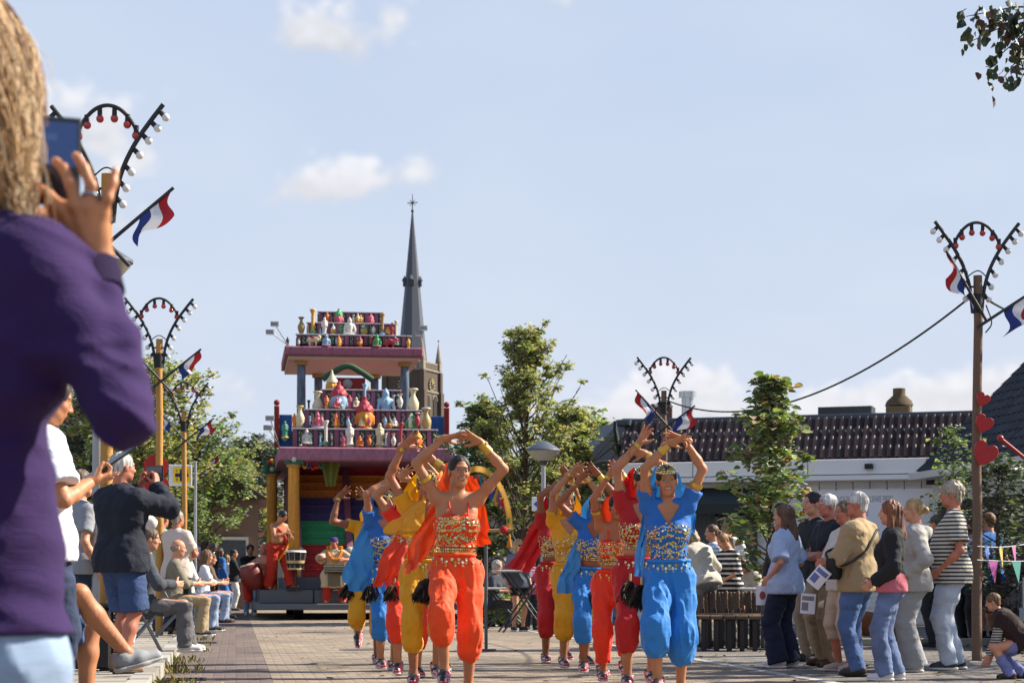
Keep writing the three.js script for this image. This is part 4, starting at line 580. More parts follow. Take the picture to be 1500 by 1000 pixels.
  const tier = (pxa, pxb, pya, pyb, zl, depth) => { const A = FP(pxa, pyb, zl), B = FP(pxa, pya, zl), w = -A[0] * 2, h = B[1] - A[1], n2 = Math.round(w / .117), pw = w / n2; const bd = mesh('tier', box(w - .02, h - .02, depth, 0, A[1] + h / 2, zl - depth / 2 - .03), M('#3a2430', .9), t); mesh('tier_edge', bev(w + .04, .03, .16, .006, 0, B[1] + .005, zl - .02), M('#b5aeb8', .7), bd);
    const key = pw.toFixed(3) + h.toFixed(3), g = pg.get(key) || bev(pw - .014, h - .02, .04, .008); pg.set(key, g); for (let i = 0; i < n2; i++) { const p = mesh('panel', g, pcol[i % 5 === 4 ? 4 : i % 4], bd); p.position.set(A[0] + (i + .5) * pw, A[1] + h / 2, zl); if (i % 2) { const s2 = mesh('scroll', scroll, sc, bd); s2.position.set(A[0] + (i + .5) * pw, A[1] + h / 2, zl + .024); s2.scale.set(1, h / .32, 1); } } return B[1]; };
  const rows = [[428, 0, 628, 655, -1.2, .7], [446, 0, 600, 626, -1.9, .7], [471, 0, 571, 597, -2.6, 1.2]].map(a => [tier(...a), a[4]]);
  // blue columns and top slab
  const sl = FP(417, 506, -5.2), sl2 = FP(417, 519, -5.2), Ws = -sl[0] * 2, marble = M('#ffffff', .55, { map: tex(64, 256, (u, v) => { const n2 = fbm(u * 5, v * 9, 3, 4), k = .55 + n2 * .5; return [.34 * k + .1, .42 * k + .12, .5 * k + .14]; }) });
  mesh('top_slab', bev(Ws, sl[1] - sl2[1], 3.9, .03, 0, (sl[1] + sl2[1]) / 2, -7.15), wood('#8a5466'), t); mesh('slab_soffit', bev(Ws - .16, .1, 3.7, .03, 0, sl2[1] - .05, -7.15), M('#b09a84', .8), t);
  for (const [px, zl] of [[441, -5.7], [466, -8.7]]) { const a = FP(px, 600, zl); for (const s of [1, -1]) { const c = mesh('blue_column', rod([a[0] * s, yb - .02, zl], [a[0] * s, sl2[1] - .1, zl], .115, .105, 16), marble, t); mesh('column_ring', rod([a[0] * s, sl2[1] - .2, zl], [a[0] * s, sl2[1] - .09, zl], .16, .17, 16), M('#a0823f', .7), c); } }
  [[434, 0, 490, 505, -5.45, .8], [450, 0, 473, 489, -6.1, .8], [466, 0, 457, 472, -6.75, .8]].forEach(a => tier(...a));
  // little red house with green roof, painted screen
  { const a = FP(508, 585, -4.4); const h = mesh('toy_house', box(.85, .5, .5, a[0], a[1] + .25, a[2]), M('#7d1f1a', .8), t); mesh('toy_roof', tube([[a[0] - .6, a[1] + .45, a[2] + .28], [a[0] - .35, a[1] + .62, a[2] + .28], [a[0], a[1] + .78, a[2] + .28], [a[0] + .35, a[1] + .62, a[2] + .28], [a[0] + .6, a[1] + .45, a[2] + .28]], .075, 8, 24), M('#2d4f33', .8), h); mesh('rosette', ball(.12, a[0], a[1] + .35, a[2] + .26, 10, 8).scale(1, 1, 1), M('#8c8a84', .7), h); }
  for (const s of [1, -1]) { const a = FP(418, 655, -2.2); const p = mesh('painted_screen', bev(.3, .75, .06, .01, a[0] * s, a[1] + .38, -2.3), M('#1f4f8c', .7), t); mesh('screen_post', [bev(.12, .95, .12, .015, (a[0] - .2) * s, a[1] + .47, -2.2), ball(.07, (a[0] - .2) * s, a[1] + 1.02, -2.2, 8, 6)], M('#7d211c', .8), p); mesh('painted_bird', ball(.1, a[0] * s, a[1] + .25, -2.24, 10, 8).scale(1, 1, 1), M('#5d8a2c', .7), p); }
  // spot lamps on arms
  for (const [bx_, by, tx, ty] of [[421, 505, 402, 474], [421, 505, 395, 486], [602, 505, 620, 480], [602, 505, 614, 488], [410, 655, 395, 612], [410, 655, 392, 626]]) { const dz = by < 600 ? -5.3 : -1.2, a = FP(bx_, by, dz), b = FP(tx, ty, dz + .3); const s = mesh('spot_lamp', rod(a, b, .012, .012, 5), M('#8b8d90', .5), t); mesh('lamp_head', bev(.2, .1, .12, .02, ...b), M('#83878a', .35, { metalness: .5 }), s); mesh('lamp_glass', box(.18, .02, .1, b[0], b[1] - .055, b[2]), M('#d8d4c4', .3), s); }
  // ---- figures: shared shapes in many colours
  const G = {};
  G.face = nets({ prims: [ell([0, .5, 0], [.3, .4, .3], .05), ell([0, .22, .06], [.2, .16, .2], .1), cap([0, .52, .3], [0, .4, .36], .04, .06, .04), cap([-.1, .28, .27], [.1, .28, .27], .04, .04, .04), cap([-.3, .5, 0], [-.31, .25, 0], .06, .05, .03), cap([.3, .5, 0], [.31, .25, 0], .06, .05, .03), ell([-.12, .55, .29], [.06, .03, .05], .03, { sub: 1 }), ell([.12, .55, .29], [.06, .03, .05], .03, { sub: 1 }), cap([0, .15, -.02], [0, -.02, -.02], .16, .2, .05)] }, .035);
  G.topknot = nets({ prims: [ell([0, .72, -.04], [.33, .26, .32], .05), ell([0, .98, -.05], [.17, .14, .17], .08), ell([0, 1.14, -.05], [.08, .1, .08], .05)], dmax: .04, disp: (x, y, z) => .03 * vn(x * 18, y * 18, z * 18), clip: (x, y, z) => .62 - y - Math.max(0, -z) * 1.2 }, .035);
  G.cone_hat = lathe([[.34, .62], [.3, .78], [.16, .95], [.07, 1.15], [.05, 1.3], [0, 1.36]], 14);
  G.base = lathe([[.34, 0], [.34, .06], [.26, .1], [.22, .14]], 14);
  G.vase = lathe([[0, 0], [.16, 0], [.12, .08], [.2, .3], [.22, .48], [.14, .66], [.08, .78], [.09, .88], [.17, 1], [.14, 1]], 14);
  G.tall_vase = lathe([[0, 0], [.13, 0], [.1, .06], [.11, .12], [.06, .2], [.07, .7], [.06, .8], [.12, .95], [.13, 1], [.08, 1]], 12);
  G.seated = nets({ prims: [cap([-.28, .1, .1], [.28, .1, .1], .12, .12, .08), cap([0, .15, 0], [0, .5, 0], .2, .2, .08), cap([-.18, .55, 0], [.18, .55, 0], .1, .1, .08), cap([-.24, .55, 0], [-.3, .25, .14], .07, .06, .04), cap([.24, .55, 0], [.3, .25, .14], .07, .06, .04), ell([0, .8, .02], [.13, .16, .14], .05), ell([0, .97, 0], [.06, .07, .06], .04)] }, .04);
  G.statue = nets({ prims: [cap([0, .1, 0], [0, .5, 0], .12, .13, .06), cap([0, .5, 0], [0, .68, 0], .12, .11, .06), cap([-.1, .68, 0], [.1, .68, 0], .06, .06, .05), cap([-.14, .66, 0], [-.13, .42, .07], .045, .04, .03), cap([.14, .66, 0], [.13, .42, .07], .045, .04, .03), ell([0, .84, .01], [.075, .1, .08], .03), cap([0, 0, 0], [0, .06, 0], .15, .14, .04)] }, .032);
  G.animal = nets({ prims: [cap([-.25, .35, 0], [.2, .38, 0], .17, .19, .08), cap([.2, .38, 0], [.36, .55, .02], .13, .13, .06), cap([.36, .52, .04], [.46, .3, .08], .06, .035, .04), ...[[-.25, .1], [-.25, -.1], [.15, .1], [.15, -.1]].map(([x, z]) => cap([x, .3, z], [x, .03, z], .07, .065, .05)), cap([-.42, .38, 0], [-.5, .15, 0], .03, .02, .03)] }, .035);
  const kit = { head: (p, c, k) => { mesh('headdress', k.hat === 'cone' ? G.cone_hat : G.topknot, M(c[1], .6), p); mesh('plinth', G.base, M(c[2] || c[1], .6), p); }, vase: (p, c) => { mesh('rim', lathe([[.175, .97], [.19, 1.01], [.15, 1.03]], 12), M(c[1] || c[0], .5), p); }, tall_vase: (p, c) => { mesh('foot', lathe([[.15, 0], [.16, .05], [.1, .14]], 10), M(c[1] || c[0], .5), p); }, seated: (p, c) => { mesh('cushion', lathe([[0, -.02], [.42, -.02], [.42, .07], [0, .07]], 14), M(c[1] || c[0], .6), p); }, statue: (p, c) => { mesh('plinth', lathe([[0, 0], [.2, 0], [.2, .07], [.15, .09]], 10), M(c[1] || c[0], .6), p); }, animal: (p, c) => { mesh('saddle', ell2(), M(c[1], .7), p); } };
  function ell2() { const g = new THREE.SphereGeometry(1, 10, 6); g.scale(.2, .12, .21); g.translate(-.02, .48, 0); return g; }
  const names = { head: 'painted_head', vase: 'vase', tall_vase: 'tall_vase', seated: 'seated_figure', statue: 'statue', animal: 'animal_figure' };
  const fig = (type, px, py, hpx, zl, c, k = {}) => { const a = FP(px, py, zl), b = FP(px, py - hpx, zl), h = b[1] - a[1]; const g0 = type === 'head' ? G.face : G[type]; const p = mesh(names[type], g0, M(c[0], .55), t); const nat = type === 'head' ? (k.hat === 'cone' ? 1.36 : 1.22) : type === 'animal' ? .7 : type === 'seated' ? 1.04 : type === 'statue' ? .95 : 1; p.scale.setScalar(h / nat); p.position.set(...a); p.rotation.y = (k.turn || 0); kit[type](p, c, k); return p; };
  const yel = '#cc9833', cream = '#c8ba97', blue = '#86aac2', red = '#a32d3a', org = '#d26f28', grn = '#459658', pink = '#bf5a6b', wht = '#cbc6ba', drk = '#2b2a2d';
  const z1 = -.95, z2 = -1.5, z3 = -2.2, z4 = -3.2;
  fig('head', 496, 606, 47, z3, [blue, red, yel]); fig('head', 534, 631, 50, z2, ['#c77d22', red, '#c77d22']); fig('seated', 565, 608, 40, z3, [blue, org]); fig('head', 565, 588, 20, z3, [blue, yel], { hat: 'cone' });
  fig('head', 486, 577, 36, z4, [yel, cream, drk], { hat: 'cone' }); fig('vase', 465, 612, 38, z3, [cream]); fig('vase', 605, 610, 40, z3, [cream]); fig('tall_vase', 534, 592, 30, z3 - .3, [blue, org]);
  fig('seated', 465, 627, 24, z2, [pink, blue]); fig('head', 493, 627, 20, z2, [yel, org], { hat: 'cone' }); fig('head', 570, 629, 22, z2, ['#c77d22', drk], { hat: 'cone' }); fig('seated', 602, 631, 27, z2, [grn, red]); fig('vase', 439, 627, 32, z2, [cream, yel]); fig('statue', 431, 627, 22, z2, [org]); fig('vase', 624, 634, 36, z2, ['#a8905a', wht]); fig('statue', 619, 632, 30, z2, [cream]);
  fig('seated', 449, 650, 22, z1, [wht]); fig('tall_vase', 477, 652, 36, z1, [wht, grn]); fig('statue', 512, 653, 34, z1, [wht]); fig('statue', 556, 653, 34, z1, [cream]); fig('tall_vase', 587, 653, 34, z1, [red, cream]); fig('statue', 417, 642, 26, z1, ['#3a7d6a', yel]); fig('head', 612, 655, 24, z1, [org, yel]);
  const y1 = -5.32, y2 = -5.8, y3 = -6.45;
  fig('animal', 459, 506, 16, y1, [cream, red]); fig('seated', 478, 507, 18, y1, [blue, pink]); fig('head', 496, 506, 16, y1, [yel, org], { hat: 'cone' }); fig('head', 527, 507, 16, y1, [yel, red], { hat: 'cone' }); fig('seated', 552, 508, 19, y1, [grn, pink]); fig('animal', 572, 510, 16, y1, [red, red]); fig('statue', 598, 511, 16, y1, [yel]); fig('statue', 421, 507, 14, y1, [drk, pink]);
  fig('vase', 441, 490, 25, y2, ['#8f7b4a', drk]); fig('tall_vase', 458, 489, 36, y2, [yel, grn]); fig('statue', 475, 490, 26, y2, [wht]); fig('head', 488, 490, 16, y2, [yel, wht], { hat: 'cone' }); fig('seated', 512, 491, 27, y2, [wht, wht]); fig('head', 533, 491, 15, y2, ['#b58a2a', grn]); fig('statue', 547, 491, 14, y2, [wht]); fig('tall_vase', 560, 491, 32, y2, ['#a5763a', blue]); fig('statue', 574, 493, 21, y2, [red, grn]); fig('tall_vase', 580, 494, 24, y2, [cream]);
  fig('head', 496, 475, 23, y3, [pink, '#3f9c50', yel]); fig('statue', 479, 474, 17, y3, [org, blue]); fig('head', 524, 474, 16, y3, [yel, cream], { hat: 'cone' }); fig('head', 543, 476, 17, y3, [pink, pink]); fig('tall_vase', 466, 474, 14, y3, [drk]);
  { const rr = rng(44), ty = ['vase', 'tall_vase', 'statue', 'seated', 'vase'], cs = [yel, cream, blue, red, org, grn, pink, wht, drk]; [[432, 588, 505, y1, 9, 11], [447, 573, 489, y2, 8, 11], [468, 552, 473, y3, 6, 10], [470, 598, 597, z3 + .25, 8, 16], [448, 622, 624, z2 + .2, 10, 16], [436, 610, 653, z1 + .1, 9, 15]].forEach(([a, b, py, zl, n2, h0]) => { for (let i = 0; i < n2; i++) fig(ty[Math.floor(rr() * 5)], lerp(a, b, (i + .2 + rr() * .6) / n2), py, h0 * (.75 + rr() * .5), zl, [cs[Math.floor(rr() * 9)], cs[Math.floor(rr() * 9)]], { turn: (rr() - .5) * .8 }); }); }
  fig('statue', 575, 655, 12, z1, [pink, pink]); fig('tall_vase', 452, 608, 22, z4, [drk, red]); fig('statue', 540, 578, 12, z4 - .6, [yel, yel]);
}
// ------------------------------------------------------------------ light poles with tulip shaped bulb arches, flags and hearts
const bulbG = ball(.034, 0, 0, 0, 10, 8), sockG = rod([0, 0, 0], [0, .06, 0], .02, .022, 8), iron = M('#23272b', .55), bulbW = M('#d8d6cf', .15, { clearcoat: 1 }), bulbR = M('#a80f12', .15, { clearcoat: 1 }), FLAGC = ['#a3161f', '#d6d6da', '#1d2f74'].map(c => M(c, .85, { transmission: .25, thickness: 0 }));
const heartShape = (s) => { const h = new THREE.Shape(); h.moveTo(0, -.5 * s); h.bezierCurveTo(-.2 * s, -.3 * s, -.6 * s, .0, -.5 * s, .3 * s); h.bezierCurveTo(-.4 * s, .62 * s, -.06 * s, .55 * s, 0, .22 * s); h.bezierCurveTo(.06 * s, .55 * s, .4 * s, .62 * s, .5 * s, .3 * s); h.bezierCurveTo(.6 * s, 0, .2 * s, -.3 * s, 0, -.5 * s); const g = new THREE.ExtrudeGeometry(h, { depth: .025, bevelEnabled: true, bevelThickness: .005, bevelSize: .005, bevelSegments: 1, curveSegments: 10 }); return g; };
function flagOn(t, a, b, seed, drop = .42, wd = .3, fold = .5) {            // pole from a to b, flag hanging from its upper half
  const f = mesh('flag_pole', rod(a, b, .018, .014, 7), iron, t), r = rng(seed), d = nrm(sub(b, a)), st = sub(b, mul(d, .02)), L = Math.min(drop, len(sub(b, a)) * .62);
  for (let k = 0; k < 3; k++) mesh('flag_stripe', grid(6, 10, (u, v) => { const q = (k + u) / 3, p = add(st, d, -L * q), fl = v * wd, w = .045 * Math.sin(v * 5 + q * 5 + seed) * (.3 + v), sway = fold * v * .12; return [p[0] + w + (d[0] > 0 ? -1 : 1) * sway * .3, p[1] - fl * .95 - .03 * Math.sin(q * 7) * v, p[2] + w * .7 + sway * .5]; }), FLAGC[k], f);
  return f;
}
function lightPole(pos, label, o) {
  const t = thing('light_pole', label, 'light pole', pos, TH + (o.turn || 0), 'parade light poles along the street'), S = 1;
  const wd = M(o.dark ? '#6b5442' : '#b0813f', .8, { bumpMap: tex(64, 512, (u, v) => .5 + .35 * fbm(u * 10, v * 26, 2, 3), false), bumpScale: .006 });
  const pts = Array.from({ length: 9 }, (_, i) => [(vn(i * .7, o.seed || 1, 1)) * .012, i * 4.12 / 8, vn(i * .7, 5, o.seed || 1) * .012]);
  mesh('pole', pts.slice(1).map((p, i) => rod(pts[i], p, .056 - i * .0012, .0548 - i * .0012, 14)), wd, t);
  mesh('clamp_band', rod([0, 3.72, 0], [0, 3.92, 0], .06, .06, 12), M('#17181a', .7), t);
  const arm = (s) => [[.05 * s, 3.72, .0], [.075 * s, 3.95, 0], [.13 * s, 4.16, 0], [.24 * s, 4.38, 0], [.36 * s, 4.55, 0], [.47 * s, 4.69, 0]];
  const fr = mesh('arch_frame', [tube(arm(1), .02, 7, 30), tube(arm(-1), .02, 7, 30), tube([[-.27, 4.42, 0], [-.2, 4.56, 0], [-.1, 4.66, 0], [0, 4.69, 0], [.1, 4.66, 0], [.2, 4.56, 0], [.27, 4.42, 0]], .017, 7, 30), rod([-.09, 4.0, 0], [.09, 4.0, 0], .012), tube([[-.12, 4.1, 0], [0, 4.17, .02], [.12, 4.1, 0]], .007, 5, 12)], iron, t);
  const put = (p, d, m) => { const k = mesh('bulb_socket', sockG, M('#141416', .6), fr); k.position.set(...p); k.quaternion.setFromUnitVectors(V(0, 1, 0), V(...nrm(d))); const b = mesh('bulb', bulbG, m, fr); b.position.set(...add(p, nrm(d), .085)); };
  for (const s of [1, -1]) { const c = new THREE.CatmullRomCurve3(arm(s).map(va)); for (let i = 0; i < 7; i++) { const q = c.getPoint(.18 + i * .125); put([q.x, q.y, q.z], [s * .75, -.75, 0], bulbW); } }
  for (let i = 0; i < 6; i++) { const a = Math.PI * (.13 + i * .148); put([Math.cos(a) * .27, 4.42 + Math.sin(a) * .25, 0], [Math.cos(a) * -.1, -1, 0], bulbR); }
  (o.flags || []).forEach(([a, b], i) => flagOn(t, a, b, (o.seed || 1) * 3 + i, o.drop || .36, o.fw || .24));
  (o.hearts || []).forEach(([y, s, dx]) => { const g = o.dark ? heartShape(s) : (() => { const q = new THREE.CylinderGeometry(s / 2, s / 2, .03, 28); q.rotateX(Math.PI / 2); return q; })(); const h = mesh(o.dark ? 'heart' : 'red_disc', g, M('#a80d10', .5), t); h.position.set(dx || 0, y, o.dark ? .09 : -.1); h.rotation.z = -.45; });
  if (o.cable) mesh('cable_loop', tube([[.08, 3.8, .05], [.13, 3.6, .08], [.06, 3.5, .09]], .008, 5, 12), M('#111', .7), t);
  return t;
}
const FA = [[.2, 3.35, .06], [-.52, 4.12, .1]], FB = [[-.22, 3.32, .1], [.58, 3.98, .1]];
const P0 = street(-1.05, 16.7, .1), P1 = street(-1.05, 28, .1), P2 = street(-1.0, 39.8, .1);
lightPole(P0, 'pine light pole with red bulb arch behind the raised phone', { flags: [FB, FA], seed: 1, turn: -.2 });
lightPole(P1, 'pine light pole with red discs beside the purple sleeve', { flags: [FB, FA], hearts: [[2.35, .34, -.05], [2.05, .38, -.05]], seed: 2 });
lightPole(P2, 'pine light pole next to the yellow cross sign', { flags: [FB, FA], seed: 3, hearts: [[1.6, .3, -.05]] });
[[-1.0, 51.5, 'third pine light pole rising over the tents'], [-1.0, 63, 'fourth pine light pole among the yellow leaves'], [-1.0, 75, 'farthest pine light pole before the gambrel house']].forEach(([u, v, lb], i) => lightPole(street(u, v, .1), lb, { flags: [FB, FA], seed: 4 + i, hearts: [[1.7, .36, -.05]] }));
const PR = at(1432, HOR, 21.2).setY(0), PC = at(973, HOR, 34).setY(0);
lightPole(PR, 'weathered light pole with three red hearts beside the striped shirt man', { dark: true, flags: [[[.08, 3.62, .08], [-.38, 4.36, .1]], [[-.04, 3.55, .1], [.62, 3.98, .15]]], hearts: [[2.78, .14, .02], [2.52, .185, .03], [2.2, .255, .04]], seed: 8, cable: 1, drop: .4, fw: .3 });
lightPole(PC, 'weathered light pole rising above the shop roof behind the dancers', { dark: true, flags: [FA, [[-.22, 3.32, .1], [.52, 3.86, .1]]], seed: 9, drop: .42, fw: .3 });
const cableT = (name, label, a, b, sag) => { const pts = Array.from({ length: 15 }, (_, i) => { const q = i / 14; return [lerp(a.x, b.x, q), lerp(a.y, b.y, q) - sag * 4 * q * (1 - q), lerp(a.z, b.z, q)]; }); return tag(mesh(name, tube(pts, .013, 5, 40), M('#16181b', .7)), label, 'cable'); };
cableT('cable', 'black cable sagging from the hearts pole to the shop roof pole', V(PR.x, 3.95, PR.z), V(PC.x + .05, 3.95, PC.z), .62);
cableT('cable', 'black cable running from the hearts pole out to the brick house', V(PR.x + .05, 3.9, PR.z), street(12.6, 27, 4.7), .25);
cableT('cable', 'thin cable slanting from the shop roof pole down behind the dancers', V(PC.x - .05, 3.9, PC.z), V(PC.x - 2.4, 2.2, PC.z - 5), .1);

// ------------------------------------------------------------------ street lamps
function streetLamp(pos, label, h = 3.15) {
  const t = thing('street_lamp', label, 'street lamp', pos, 0, 'street lamps');
  mesh('post', [rod([0, 0, 0], [0, .9, 0], .062, .058, 14), rod([0, .9, 0], [0, h, 0], .052, .038, 14)], M('#9a9da1', .45, { metalness: .3 }), t); mesh('bracket', rod([0, h - .02, 0], [0, h + .08, 0], .05, .09, 12), M('#3a3f46', .6), t);
  mesh('diffuser', lathe([[.06, h + .05], [.16, h + .08], [.27, h + .2], [.285, h + .23]], 24), M('#b8b3a6', .35, { transmission: .3, thickness: 0 }), t); mesh('hood', lathe([[.292, h + .225], [.295, h + .25], [.17, h + .33], [.07, h + .39], [0, h + .4]], 24), M('#4a525d', .55), t);
  return t;
}
streetLamp(at(143, HOR, 16.7).setY(.11), 'pale street lamp post standing close behind the man in navy fleece', 3.2);
streetLamp(street(-.95, 49, .1), 'street lamp with grey hood between the pine poles', 3.12);
streetLamp(street(-.95, 64, .1), 'farther street lamp in front of the yellow trees', 3.12);
const LR = at(796, HOR, 34).setY(0), lr = streetLamp(LR, 'street lamp with a blue arrow sign beside the tall tree', 2.86);
{ const s = mesh('arrow_sign', bev(.22, .24, .03, .008, -.09, 2.17, .08), M('#d9dade', .6), lr), a = ext([[-.08, 0], [0, .07], [0, .025], [.07, .025], [.07, -.025], [0, -.025], [0, -.07]], .006); a.translate(-.09, 2.17, .1); mesh('arrow', a, M('#1d4fa8', .6), s); }
{ // black litter bin at the lamp foot
  const t = thing('litter_bin', 'black mesh litter bin at the foot of the near street lamp', 'bin', at(146, HOR, 16.3).setY(.11)); mesh('bin_body', [bev(.26, .5, .24, .02, -.02, .27, 0)], M('#121314', .6), t); mesh('lid', bev(.28, .04, .26, .012, -.02, .54, 0), M('#1a1b1d', .5), t);
  mesh('perforated_post', bev(.05, .62, .05, .008, .14, .31, .06), M('#202123', .5), t); for (let i = 0; i < 22; i++) { const r0 = ball(.009, .133 + (i % 2) * .018, .06 + i * .026, .085, 6, 4); mesh('perforation', r0, M('#b9bcc0', .5), t.children[2]); }
}
// ------------------------------------------------------------------ yellow cross sign, tents
{
  const c = at(264, 696, 43), t = thing('cross_sign', 'white framed yellow sign with black cross and four letters', 'sign', [c.x, .1, c.z], TH * .5), y = c.y - .1; mesh('sign_post', rod([.32, 0, -.02], [.32, y + .3, -.02], .03, .03, 8), M('#8a8d92', .5), t);
  const b = mesh('board', bev(.5, .46, .07, .012, 0, y, 0), M('#c5c6cc', .6), t); const cv = document.createElement('canvas'); cv.width = cv.height = 256; const x = cv.getContext('2d'); x.fillStyle = '#d9b411'; x.fillRect(0, 0, 256, 256); x.fillStyle = '#15162a'; x.fillRect(98, 30, 60, 196); x.fillRect(30, 98, 196, 60); x.font = 'bold 62px sans-serif'; x.fillStyle = '#4a4420'; x.fillText('F', 38, 82); x.fillText('H', 174, 82); x.fillText('B', 38, 220); x.fillText('O', 170, 220);
  const ct = new THREE.CanvasTexture(cv); ct.colorSpace = THREE.SRGBColorSpace; const pl = new THREE.PlaneGeometry(.38, .34); pl.translate(.03, y, .038); mesh('sign_face', pl, M('#ffffff', .6, { map: ct }), b);
}
[[258, 42, 'white party tent roof behind the man in the pale shirt'], [296, 50, 'second white party tent farther down the pavement'], [320, 60, 'last white party tent before the red shop']].forEach(([px, Z, lb]) => {
  const p = at(px, HOR, Z), u = p.x * CT - p.z * ST, t = thing('party_tent', lb, 'tent', [p.x - .9, .1, p.z], TH, 'white party tents'); const h = 1.5;
  mesh('canopy', grid(12, 10, (a, b) => { const x = (a - .5) * 2.0, z = (b - .5) * 3.4, k = 1 - Math.max(Math.abs(a - .5), Math.abs(b - .5)) * 2; return [x, h + .62 * Math.pow(Math.max(0, k), 1.15) - .03 * Math.sin(a * 20) * (1 - k), z]; }), M('#e4e5ea', .6, { transmission: .2, thickness: 0 }), t);
  mesh('valance', [[-1, 0, 0], [1, 0, 0]].map(([x]) => box(.02, .22, 3.4, x, h - .1, 0)).concat([box(2, .22, .02, 0, h - .1, 1.7), box(2, .22, .02, 0, h - .1, -1.7)]), M('#dcdde2', .7), t);
  for (const [x, z] of [[-.96, -1.65], [.96, -1.65], [-.96, 1.65], [.96, 1.65]]) mesh('leg', rod([x, 0, z], [x, h, z], .025), M('#c9cbd0', .5), t);
});
// ------------------------------------------------------------------ hoop banner with ribbons
{
  const Z = 24, c = at(712, HOR, Z), t = thing('hoop_banner', 'yellow cloth hoop with coloured ribbons and tassels on a wooden stick', 'banner', [c.x, 0, c.z]), q = (px, py) => [(px - 712) * Z / FOC, EYE + (HOR - py) * Z / FOC, 0];
  mesh('stand', [rod([.0, 0, 0], [.0, q(0, 778)[1], 0], .02), rod([-.12, .01, 0], [.12, .01, 0], .02), rod([0, .01, -.12], [0, .01, .12], .02)], M('#4d4f52', .6), t); mesh('stick', rod(q(650, 780), q(748, 776), .022, .022, 10), M('#9b7a4f', .7), t);
  const arc = Array.from({ length: 13 }, (_, i) => { const a = Math.PI * (1 - i / 12); return [lerp(q(650, 0)[0], q(747, 0)[0], .5) + Math.cos(a) * .4, q(0, 776)[1] + Math.sin(a) * .74, 0]; });
  mesh('hoop_cloth', grid(3, 36, (u, v) => { const cu = new THREE.CatmullRomCurve3(arc.map(va)).getPoint(v); const cx = (q(650, 0)[0] + q(747, 0)[0]) / 2, cy = q(0, 776)[1], d = nrm([cu.x - cx, cu.y - cy, 0]), w = (u - .5) * .075; return [cu.x + d[0] * w, cu.y + d[1] * w, .02 * Math.sin(v * 30) + .015 * Math.cos(u * 3)]; }), M('#c9931c', .7, { transmission: .25, thickness: 0 }), t);
  const rc = ['#b3202a', '#1f6b7a', '#c8541f', '#5a8c3a', '#2b3f8c', '#a8862a', '#8c2a6b', '#b3202a', '#2a7d6b'].map(c => M(c, .8)); for (let i = 0; i < 18; i++) { const a = arc[Math.min(11, 1 + Math.floor(i * .62))], x = lerp(arc[1][0], arc[11][0], (i + .5) / 18), y = q(0, 776)[1] + .72 * Math.sqrt(Math.max(.05, 1 - ((x - (arc[0][0] + arc[12][0]) / 2) / .4) ** 2)) - .05; const l = .16 + .1 * Math.abs(vn(i, 3, 1)); mesh('ribbon', grid(1, 6, (u, v) => [x + (u - .5) * .034 + .02 * Math.sin(v * 5 + i), y - v * l, .015 * Math.sin(v * 8 + i * 2)]), rc[i % 9], t); }
  mesh('pompom', ball(.05, ...q(738, 776), 10, 8), M('#a3161f', .9), t); mesh('tassel', lathe([[.008, 0], [.022, -.03], [.014, -.05], [.04, -.16], [0, -.17]], 10, ...q(746, 782)), M('#b5731f', .9), t);
}
// ------------------------------------------------------------------ benches beside the road
function bench(pos, yaw, label, back, n) {
  const t = thing('bench', label, 'bench', pos, yaw), wd = ['#53402f', '#5e4937', '#493829'].map(c => M(c, .7)), ir = M('#1f1a19', .6), leg = bev(.06, .38, .06, .008), slat = bev(.145, .05, .42, .012), bk = (() => { const g = grid(3, 8, (u, v) => [(u - .5) * .15, v * .34, -.06 * v * v - .02 + .03 * Math.pow(Math.abs(v - .9) * 1, 2)]); return g; })();
  const bks = nets({ prims: [cap([-.055, 0, 0], [-.055, .3, -.07], .02, .02, .01), cap([.055, 0, 0], [.055, .3, -.07], .02, .02, .01), cap([0, 0, 0], [0, .31, -.07], .024, .024, .02)] }, .014);
  for (let i = 0; i < n; i++) { const x = (i - (n - 1) / 2) * .155; const s = mesh('seat_slat', slat, wd[i % 3], t); s.position.set(x, .41, 0); for (const z of [-.16, .16]) { const l = mesh('leg', leg, ir, t); l.position.set(x, .19, z); } if (back) { const b = mesh('back_board', bks, wd[(i + 1) % 3], t); b.position.set(x, .4, -.2); const b2 = mesh('back_upright', rod([x, .2, -.2], [x, .5, -.2], .02), ir, t); } }
  return t;
}
bench(at(1050, HOR, 24.2).setY(0), -.12, 'low slatted bench without a back in front of the backed bench', false, 9);
bench(at(1088, HOR, 25.2).setY(0), .1, 'dark wooden bench with curved upright back boards', true, 7);
